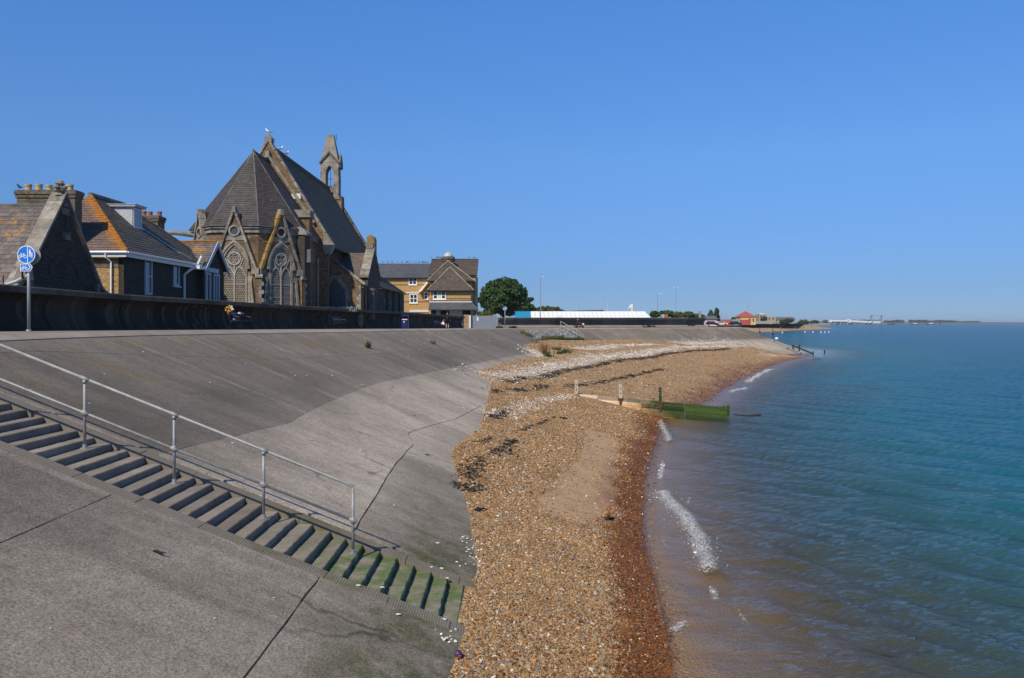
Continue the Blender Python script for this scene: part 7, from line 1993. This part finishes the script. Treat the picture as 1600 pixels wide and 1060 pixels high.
# bits of shell on the slope, a purple ball, strips of weed
mb = MB()
for i in range(110):
    t = random.uniform(t_of_y(7), t_of_y(75)); s = random.uniform(.6, 10.5); p = apron(t, s, .012)
    if Y_S0 - .4 < p.y < Y_S1 + .4: continue
    k = random.uniform(.008, .017) * (1 + p.y * .018); mb.blob(p, (k * 1.5, k, k * .5), 0, .5, 6, 4, .3)
for px, py in ((733, 860), (730, 843), (684, 850), (674, 888), (690, 890), (714, 880), (699, 905), (622, 962), (560, 917), (597, 920)):
    h_ = hit(BVH_S, px, py)
    if h_: mb.blob(h_ + Vector((0, 0, .02)), (.035, .02, .012), 0, .5, 6, 4, .3)
tag(mb.build('shells', M_WHITE2), 'scattered white shell fragments on the concrete slope', kind='stuff')
L = on_beach([(716, 1027)]); b0 = (L[0] if L else P(716, 1027, 10.4)) + Vector((0, 0, .045))
mb = MB(); mb.blob(b0, (.055, .055, .05), 0, .5, 14, 10, .04); mb.blob(b0 + Vector((.02, -.03, -.02)), (.035, .03, .028), 1, .5, 10, 8, .06)
tag(mb.build('ball', [plain('violet_plastic', (.06, .035, .085), .35), plain('crimson_plastic', (.20, .02, .05), .35)], None, True), 'small purple and crimson ball lying at the foot of the slope', 'ball')
for px, py, lab in ((245, 865, 'short black strip of weed on the near slope'), (667, 712, 'black strip of weed beside the lower joint of the slope'), (722, 580, 'dark strip of weed where the slope meets the shingle')):
    h_ = hit(BVH_S, px, py)
    mb = MB(); mb.tube([h_ + Vector((-.10, .05, .015)), h_ + Vector((0, 0, .03)), h_ + Vector((.06, -.03, .02)), h_ + Vector((.13, -.03, .015))], [.008, .018, .014, .006], 6); tag(mb.build('weed_strip', M_WEED), lab, 'seaweed')
for px, py, lab in ((880, 655, 'black clump of weed on the shingle below the groyne'), (748, 800, 'small black weed clump on the shingle near the slope'), (950, 812, 'black weed clump at the edge of the wet sand'), (800, 692, 'dark weed clump at the right end of the thick tide line')):
    L = on_beach([(px, py)]); h_ = L[0]; mb = MB(); k = .13 + h_.y * .003
    for q in range(7):
        a = random.uniform(0, 6.28); mb.tube([h_ + Vector((random.gauss(0, k*.6), random.gauss(0, k*.5), .01)), h_ + Vector((random.gauss(0, k*.5), random.gauss(0, k*.4), random.uniform(.03, .09))), h_ + Vector((random.gauss(0, k*.7), random.gauss(0, k*.5), .01))], [.01, .03, .012], 6)
    tag(mb.build('weed_clump', M_WEED), lab, 'seaweed')

# point: broken slabs and old timber
M_BROK = gm('broken_concrete', (.30, .285, .26), (.20, .19, .175), 1.0, .95, .5, 15, .03, .2)
for i, (px, py, w, lab) in enumerate(((1228, 545.5, 1.5, 'broken concrete slab highest on the point'), (1236, 548, 1.3, 'tilted pale slab second down the point'), (1243, 550.5, 1.2, 'tilted pale slab third down the point, by the dark beam'), (1249, 553.5, 1.0, 'small broken slab above the waterline of the point'), (1256, 555.5, .9, 'lowest broken slab at the tip of the point'))):
    h_ = hit(BVH_S, px, py) or P(px, py, 138); mb = MB(); R = Matrix.Rotation(random.uniform(-.6, .6), 4, 'Z') @ Matrix.Rotation(.3, 4, 'X')
    o = [Vector((math.cos(a) * w * random.uniform(.35, .6), math.sin(a) * w * random.uniform(.3, .5), 0)) for a in (0, .9, 1.9, 2.9, 3.9, 5.1)]
    mb.prism([h_ + Vector((0, 0, .05)) + R @ q for q in o], R.to_3x3() @ Vector((0, 0, .28))); tag(mb.build('broken_slab', M_BROK), lab, 'slab', 'broken slabs on the point')
r_ = thing('timber_breastwork', 'dark rotten timber beam with posts along the water at the tip of the point', 'timber', P(1250, 548, 139))
mb = MB(); mb.tube([P(1238, 540.5, 141), P(1256, 547, 139), P(1271, 553.5, 137)], .13, 7); mb.build('beam', M_BLACKW, r_)
for px, p0, p1 in ((1248.8, 539, 552), (1270.5, 549.5, 558.5), (1239, 539, 545)):
    mb = MB(); mb.tube([P(px, p1, 138), P(px, p0, 138)], .12, 7); mb.build('post', M_BLACKW, r_)
mb = MB(); mb.tube([P(1288.5, 553, 136), P(1288.5, 547.5, 136)], .12, 7); tag(mb.build('mooring_post', M_BLACKW), 'single dark stump standing in the water off the point', 'post')
mb = MB(); h_ = hit(BVH_S, 1213.5, 531) or P(1213.5, 531, 141); mb.blob(h_ + Vector((0, 0, .2)), (.32, .25, .22), 0, .5, 9, 6, .15); tag(mb.build('shopping_bag', M_SIGNW), 'white carrier bag on the slope below the standing person', 'bag')

# ---------------------------------------------------------------- beyond the far wall
M_ROOFW = plain('white_sheet_roof', (.80, .80, .77), .45, 0, .05); M_ROOFB = plain('blue_sheet_roof', (.02, .24, .42), .45, 0, .06)
d = 172.0; hall = thing('low_hall', 'long low building with white panelled roof and blue left end behind the far wall', 'building', (X(910, d), d, gz))
x0, x1, x2 = X(804, d), X(830, d), X(1013, d); zt, zb = Z(487.3, d), Z(498.5, d); dd_ = 5.0
mb = MB(); mb.box((x0, d + .3, gz), (X(1018, d), d + 10, zb)); mb.build('wall', M_WHITE2, hall)
mb = MB(); mb.prism([(x0, d, zb), (x1 - .02, d, zb), (x1 - .02, d + dd_, zt + .14), (x0, d + dd_, zt + .14)], (0, .05, -.1)); mb.build('blue_roof', M_ROOFB, hall)
n = 26
for i in range(n):
    a, b = x1 + (x2 - x1) * i / n, x1 + (x2 - x1) * (i + 1) / n - .05; a2, b2 = a, b
    if i == n - 1: b += .8
    for (u0, u1, nm) in ((0, .42, 'roof_panel'), (.43, 1, 'roof_panel')):
        pt = lambda x, u, last: (x - (0.75 * u if last else 0), d + dd_ * u, zb + (zt + .14 - zb) * u)
        mb = MB(); L_ = i == n - 1
        mb.prism([pt(a, u0, False), pt(b, u0, L_), pt(b, u1, L_), pt(a, u1, False)], (0, .05, -.08), 0, .5); mb.build(nm, M_ROOFW, hall)
mb = MB(); mb.box((x1, d + dd_, zt + .05), (x2, d + dd_ + 5, zt + .12)); mb.build('flat_roof', M_GREYP, hall)
mb = MB(); d = 230.0; mb.box((X(876, d), d, gz), (X(948, d), d + 12, Z(489, d))); mb.prism([(X(874, d), d - .5, Z(488.5, d)), (X(947, d), d - .5, Z(488.5, d)), (X(944, d), d + 4, Z(484, d)), (X(878, d), d + 4, Z(486, d))], (0, 5, 0)); tag(mb.build('dark_roofed_shed', plain('dark_roof', (.07, .065, .065), .6)), 'low dark-roofed building showing above the white roof', 'building')
def lamp_post(px, d, ytop, label, two=False, arm=1.6):
    r = thing('street_lamp', label, 'lamp post', (X(px, d), d, gz), 'street lamps behind the far wall'); x = X(px, d); zt = Z(ytop, d)
    mb = MB(); mb.tube([(x, d, gz), (x, d, gz + 2), (x, d, zt)], [.11, .09, .06], 8); mb.build('pole', M_GREYP, r)
    for s in ((1, -1) if two else (1,)):
        mb = MB(); mb.tube([(x, d, zt - .02), (x + s * arm * .5, d, zt + .06)], .04, 6); mb.build('bracket', M_GREYP, r)
        mb = MB(); mb.prism([(x + s * arm * .35, d - .15, zt + .02), (x + s * arm, d - .15, zt + .12), (x + s * arm, d - .15, zt + .2), (x + s * arm * .35, d - .15, zt + .18)], (0, .3, 0)); mb.build('lantern', M_WHITE2, r)
lamp_post(844.5, 166, 433.5, 'tallest street lamp, standing in front of the white roof', False, .85)
lamp_post(1027.5, 200, 460, 'shorter street lamp right of the white roof', False, 1.0)
lamp_post(1056, 215, 450, 'thin tall street lamp with two heads above the yellow-green shrubs', True, .9)
def pole(name, px, d, y0, y1, r, mat, label, cat):
    mb = MB(); mb.tube([(X(px, d), d, Z(y1, d)), (X(px, d), d, Z(y0, d))], r, 6); return tag(mb.build(name, mat), label, cat)
pole('flag_pole', 949.5, 240, 472, 490, .06, M_WHITE2, 'thin white pole above the middle of the white roof', 'pole')
pole('aerial', 906, 235, 480, 487, .05, M_GREYP, 'short thin aerial on the dark-roofed building', 'aerial')
d = 260.0; mb = MB(); mb.box((X(986.5, d), d, gz), (X(988.5, d), d + .4, Z(475, d))); mb.box((X(983, d), d - .2, Z(481, d)), (X(986, d), d, Z(478, d))); mb.prism([(X(981.5, d), d, Z(482.5, d)), (X(982.5, d), d, Z(483, d)), (X(986, d), d, Z(477, d)), (X(985.3, d), d, Z(476, d))], (0, .3, 0)); tag(mb.build('fairground_mast', M_SIGNW), 'white mast with a slanted arm above the right part of the white roof', 'mast')
mb = MB(); mb.box((X(988.8, d), d, gz), (X(991.5, d), d + 1, Z(480, d))); tag(mb.build('sandy_box', plain('ochre_paint', (.50, .36, .14), .6)), 'small ochre box beside the white mast', 'box')
d = 178.0; mb = MB(); mb.box((X(1034.5, d), d, gz), (X(1038, d), d + 2, Z(491.5, d))); tag(mb.build('pale_crate', M_LILAC), 'pale lilac box among the shrubs behind the far wall', 'box')
mb = MB(); mb.box((X(1038.6, d), d, gz), (X(1043.5, d), d + 2, Z(491.5, d))); tag(mb.build('red_crate', M_TERRA), 'brick red box among the shrubs behind the far wall', 'box')
d = 172.0; mb = MB(); mb.box((X(1092, d), d, gz), (X(1093.6, d), d + .3, Z(486, d))); mb.box((X(1093.9, d), d, gz), (X(1095.4, d), d + .3, Z(486, d))); tag(mb.build('twin_post', M_GREYP), 'pair of grey metal posts at the end of the far wall', 'post')

def shed(name, d, xa, xb, yt, yb, mat, label, cat='building', roof=None, roofm=None, ridge=None, dep=8):
    r = thing(name, label, cat, (X((xa+xb)/2, d), d, gz))
    mb = MB(); mb.box((X(xa, d), d, gz - .3), (X(xb, d), d + dep, Z(yt, d))); mb.build('wall', mat, r)
    if roof:
        zt = Z(yt, d); zr = Z(ridge, d); a, b = X(xa, d) - .4, X(xb, d) + .4; m = (a + b) / 2; mb = MB(); ap = (m, d + dep / 2, zr)
        c = [(a, d - .4, zt), (b, d - .4, zt), (b, d + dep + .4, zt), (a, d + dep + .4, zt)]
        if roof == 'hip':
            for i in range(4): mb.poly([c[i], c[(i+1) % 4], ap])
        else:
            mb.poly([c[0], c[1], (b, d + dep/2, zr), (a, d + dep/2, zr)]); mb.poly([c[2], c[3], (a, d + dep/2, zr), (b, d + dep/2, zr)]); mb.poly([c[1], c[2], (b, d + dep/2, zr)]); mb.poly([c[3], c[0], (a, d + dep/2, zr)])
        mb.poly(c[::-1]); mb.build('roof', roofm, r)
    return r
def panes(r, d, L, mat, o=.06):
    for xa, xb, ya, yb in L:
        mb = MB(); mb.box((X(xa, d), d - o, Z(yb, d)), (X(xb, d), d - .005, Z(ya, d))); mb.build('window', mat, r)
M_PINKW = plain('pink_render', (.62, .42, .44), .7); M_REDROOF = gm('red_roof', (.40, .085, .06), (.32, .07, .05), .5, .7); M_YELW = plain('ochre_render', (.60, .40, .16), .7); M_REDBOX = plain('red_container', (.36, .10, .07), .6); M_GREYW = plain('grey_render', (.30, .29, .27), .8); M_TANW = plain('tan_stone', (.34, .28, .20), .85)
r = shed('grey_roofed_house', 285, 1096, 1120, 499, 509, M_PINKW, 'low pink building with dark pitched roof beyond the end of the wall', 'building', 'gable', plain('dull_roof', (.12, .115, .11), .7), 493.5); panes(r, 285, [(1099, 1101.5, 500.5, 503), (1104.5, 1107, 502, 506)], M_GLASS)
r = shed('striped_kiosk', 300, 1108, 1120, 503, 509, M_WHITE2, 'small white kiosk beside the pink building', 'kiosk', None); panes(r, 300, [(1110, 1112, 503.5, 507), (1114, 1116, 503.5, 507)], M_PINKW)
shed('red_container', 330, 1119.5, 1143.5, 499.7, 508, M_REDBOX, 'long brick red container left of the red-roofed pavilion', 'container')
shed('grey_cabin', 350, 1144, 1156.5, 499.5, 508.5, M_GREYP, 'grey cabin between the red container and the red-roofed pavilion', 'cabin')
r = shed('pavilion', 400, 1157, 1181, 495.5, 508, M_YELW, 'yellow pavilion with a pointed red roof', 'pavilion', 'hip', M_REDROOF, 486.2, 9); panes(r, 400, [(1170, 1173, 498, 503), (1176, 1178, 498, 503)], M_GLASS)
pole('flag_pole', 1168.7, 404, 477, 487, .08, M_GREYP, 'thin pole above the red pavilion roof', 'pole')
shed('red_stall', 385, 1158.5, 1173, 500, 508, M_REDROOF, 'dark red stall in front of the yellow pavilion', 'stall')
r = shed('stone_house', 520, 1186, 1198, 491.5, 506, M_TANW, 'tan stone house with battlemented top behind the pavilion', 'house'); panes(r, 520, [(1188, 1190, 493, 496), (1193, 1195, 493, 496), (1188, 1190, 499, 502)], M_GLASS)
mb = MB(); mb.box((X(1188, 522), 522, 4), (X(1191, 522), 525, Z(489.3, 522))); mb.box((X(1192, 522), 522, 4), (X(1194.5, 522), 525, Z(490, 522))); mb.build('chimney', M_WHITE2, r)
r = shed('stone_house', 540, 1198.5, 1212.5, 495, 506, M_TANW, 'wide flat-topped stone house right of the battlemented one', 'house'); panes(r, 540, [(1201, 1203, 497, 499.5), (1207, 1209, 497, 499.5)], M_GLASS)
shed('long_wall_house', 480, 1180, 1206, 502, 509, M_GREYW, 'long grey wall-like building in front of the stone houses', 'building')
shed('dark_house', 560, 1214, 1242, 500, 507, M_GREYW, 'grey low house with dark roof half hidden by shrubs', 'house', 'gable', plain('slate_dull', (.11, .11, .11), .7), 495.7)
shed('dark_hut', 420, 1212, 1227, 508.6, 512, M_BLACKW, 'dark hut on the sea wall above the distant beach', 'hut', dep=3)
random.seed(5)
for px, py, rx, ry, d, lab in ((1194, 498, 5, 3, 500, 'dark bush before the battlemented house'), (1226, 503, 7, 3.5, 450, 'round dark bush left of the distant beach huts'), (1233, 501, 6, 3, 500, 'second round bush behind the first near the grey house'), (1256, 503.5, 8, 3.6, 520, 'dark bush standing clear above the distant sea wall'), (1273, 503, 7, 2.6, 640, 'flat hazy bush just left of the white pier'), (1148, 498, 5, 2.2, 420, 'dark bush behind the grey cabin')):
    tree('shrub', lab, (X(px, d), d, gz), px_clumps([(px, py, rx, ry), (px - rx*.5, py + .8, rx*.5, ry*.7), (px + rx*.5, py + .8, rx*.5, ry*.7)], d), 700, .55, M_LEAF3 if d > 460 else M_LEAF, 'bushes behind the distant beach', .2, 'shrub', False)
for i, px in enumerate((1127, 1131, 1135)): pole('thin_mast', px, 345, 489 + (i % 2), 500, .07, M_GREYP, ('thin mast just right of the poplars', 'middle one of three thin masts right of the poplars', 'rightmost of three thin masts right of the poplars')[i], 'mast')
# parked cars by the pavilion, tiny
for i, (px, m_, lab) in enumerate(((1113, M_IRON, 'dark car parked below the pink building'), (1128, M_WHITE2, 'white car parked before the red container'), (1150, M_IRON, 'dark car parked before the grey cabin'))):
    d = 278.0; r = thing('parked_car', lab, 'car', (X(px, d), d, gz), 'cars parked beyond the point'); x = X(px, d); z = -1.25
    mb = MB(); mb.prism([(x - 2, d, z + .25), (x + 2, d, z + .25), (x + 2, d, z + .75), (x + 1.1, d, z + .85), (x + .7, d, z + 1.4), (x - 1.1, d, z + 1.4), (x - 1.7, d, z + .85), (x - 2, d, z + .8)], (0, 1.7, 0)); mb.build('body', m_, r)
    mb = MB(); mb.prism([(x + .95, d - .01, z + .88), (x + .62, d - .01, z + 1.32), (x - 1.0, d - .01, z + 1.32), (x - 1.5, d - .01, z + .88)], (0, .02, 0)); mb.build('window', M_GLASS, r)
    for s in (-1.2, 1.2): mb = MB(); mb.tube([(x + s, d - .05, z + .32), (x + s, d + .2, z + .32)], .32, 12); mb.build('wheel', M_SHOE, r)

# bathers and buoys
for i, (px, py, lab) in enumerate(((1220, 516.5, 'leftmost tiny bather on the distant sand'), (1242, 515.2, 'second tiny bather on the distant sand'), (1256, 514.7, 'tiny dark bather on the middle of the distant sand'), (1268, 514.3, 'rightmost tiny bather on the distant sand'))):
    d = 3.9 * F / (py - HY)
    person(lab, (X(px, d), d, Z(py, d)), 1.5 * i, stand(), dict(top=M_BROWN, arm=M_SKIN, skin=M_SKIN, leg=M_DKBLUE, shin=M_SKIN, shoe=M_SKIN), True)
M_BUOY = plain('pale_buoy', (.70, .62, .66), .5)
for px, py, lab in ((1222.5, 520.8, 'leftmost pale buoy off the distant beach'), (1258, 519.6, 'second pale buoy off the distant beach'), (1270.5, 520, 'third pale buoy off the distant beach'), (1282.5, 520, 'fourth pale buoy off the distant beach'), (1289, 520.2, 'fifth pale buoy off the distant beach'), (1295, 519.8, 'rightmost pale buoy off the distant beach')):
    d = -SEA * F / (py - HY); mb = MB(); mb.lathe((X(px, d), d, SEA), [(.1, -.1), (.34, .05), (.36, .3), (.2, .55), (.05, .62)], 10); tag(mb.build('buoy', M_BUOY), lab, 'buoy', 'buoys off the distant beach')

# ---------------------------------------------------------------- linkspan, spit trees, barges
d = 1350.0; br = thing('pier', 'long white covered pier bridge ending in a tall gantry', 'pier', (X(1340, d), d, SEA))
def PB(xa, xb, ya, yb, name, mat, dep=8, yb2=None, ya2=None):
    mb = MB(); mb.prism([(X(xa, d), d, Z(yb, d)), (X(xb, d), d, Z(yb2 or yb, d)), (X(xb, d), d, Z(ya2 or ya, d)), (X(xa, d), d, Z(ya, d))], (0, dep, 0)); mb.build(name, mat, br)
M_PIERW = plain('pier_white', (.62, .64, .66), .6)
PB(1296.5, 1300, 499.8, 503.8, 'end_house', M_PIERW); PB(1300, 1326, 500.2, 502.6, 'walkway', M_PIERW, 8, 503, 500.6); PB(1325, 1329, 499, 504.2, 'mid_house', M_PIERW); PB(1329, 1363, 500.6, 503.4, 'walkway', M_PIERW, 8, 504.8, 502.2); PB(1363, 1376, 501.5, 505.2, 'end_span', plain('pier_blue', (.42, .52, .56), .6))
for px in (1304, 1313, 1324, 1334, 1345, 1356): PB(px, px + .9, 503, 507.6, 'pile', M_GREYP, 4)
for px in (1362, 1377.6): PB(px, px + 1.4, 493, 507.6, 'gantry_leg', M_GREYP, 4)
PB(1361.5, 1379, 493, 494, 'gantry_beam', M_GREYP, 4); PB(1362, 1379, 505.2, 506, 'gantry_deck', M_GREYP, 4)
for i, (px, dd) in enumerate(((1278, 900), (1288, 950))):
    mb = MB(); mb.box((X(px - 8, dd), dd, SEA + 2.0), (X(px + 9, dd), dd + 10, SEA + 3.2))
    for q in range(9): mb.box((X(px - 8 + q * 2, dd), dd, SEA - .5), (X(px - 7.5 + q * 2, dd), dd + 1, SEA + 2.0))
    tag(mb.build('jetty', M_GREYW), ('low grey jetty nearest the distant sand tip', 'second low jetty joining the white pier')[i], 'jetty')
random.seed(9)
mb_V, mb_Q, mb_T = [], [], []
base_n = 0
for i in range(64):
    px = 1182 + 0 * i if i < 0 else random.uniform(1290, 1542); dd = np.interp(px, [1290, 1400, 1545], [1900, 2400, 2900])
    ry = random.uniform(1.2, 2.2) * (1 if px < 1500 else .6); rx = random.uniform(4, 9)
    V, Q, T_n = foliage(px_clumps([(px, 503.2 - ry * .45 + (.6 if px > 1500 else 0), rx, ry)], dd), 260, 2.2)
    mb_V.append(V); mb_Q.append(Q + base_n); mb_T.append(T_n); base_n += len(V)
tag(link_mesh('woods', np_mesh('woods', np.concatenate(mb_V), np.concatenate(mb_Q), M_LEAF3, fattr={'tint': np.concatenate(mb_T)})), 'hazy dark line of trees along the far spit', kind='stuff')
M_HULL = plain('dark_hull', (.05, .05, .055), .6)
for px, w, lab in ((1311.5, 3.5, 'dark barge moored left of the pier gantry'), (1330, 5, 'dark barge below the middle house of the pier'), (1360, 6, 'low dark barge at the foot of the gantry'), (1394.5, 5, 'dark barge right of the gantry'), (1430.5, 5, 'pale-topped barge midway along the far spit'), (1455, 6, 'pale-topped barge nearest the dark beacon')):
    dd = 1500.0; r = thing('barge', lab, 'barge', (X(px, dd), dd, SEA), 'barges moored off the spit'); k = dd / F
    mb = MB(); x = X(px, dd); h = w * k
    mb.prism([(x - h * .8, dd, SEA - .2), (x + h * .7, dd, SEA - .2), (x + h, dd, SEA + 1.5), (x - h, dd, SEA + 1.5)], (0, 6, 0)); mb.build('hull', M_HULL, r)
    mb = MB(); mb.box((x - h * .5, dd, SEA + 1.5), (x + h * .55, dd + 5, SEA + 2.4 + (.6 if px > 1400 else 0))); mb.build('deckhouse', M_PIERW if px > 1400 else M_HULL, r)
mb = MB(); dd = 1500; mb.tube([(X(1468.5, dd), dd, SEA - .5), (X(1468.5, dd), dd, SEA + 4.6)], 1.0, 8); mb.tube([(X(1468.5, dd), dd, SEA + 4.6), (X(1468.5, dd), dd, SEA + 5.4)], [1.3, .6], 8); tag(mb.build('beacon', M_HULL), 'squat dark beacon standing off the far spit', 'beacon')

# ---------------------------------------------------------------- thin summer haze over the water
def haze_mat():
    m = bpy.data.materials.new('haze_air'); m.use_nodes = True; nt = m.node_tree
    nt.nodes.remove(nt.nodes['Principled BSDF'])
    v = nt.nodes.new('ShaderNodeVolumePrincipled'); v.inputs['Color'].default_value = (.80, .88, 1.0, 1); v.inputs['Density'].default_value = .00010; v.inputs['Anisotropy'].default_value = .1
    nt.links.new(v.outputs[0], nt.nodes['Material Output'].inputs['Volume'])
    return m
mb = MB(); mb.box((-9800, -400, -13), (9800, 9800, 24))
tag(mb.build('haze', haze_mat()), 'thin bluish summer haze in the air over sea and shore', kind='stuff')
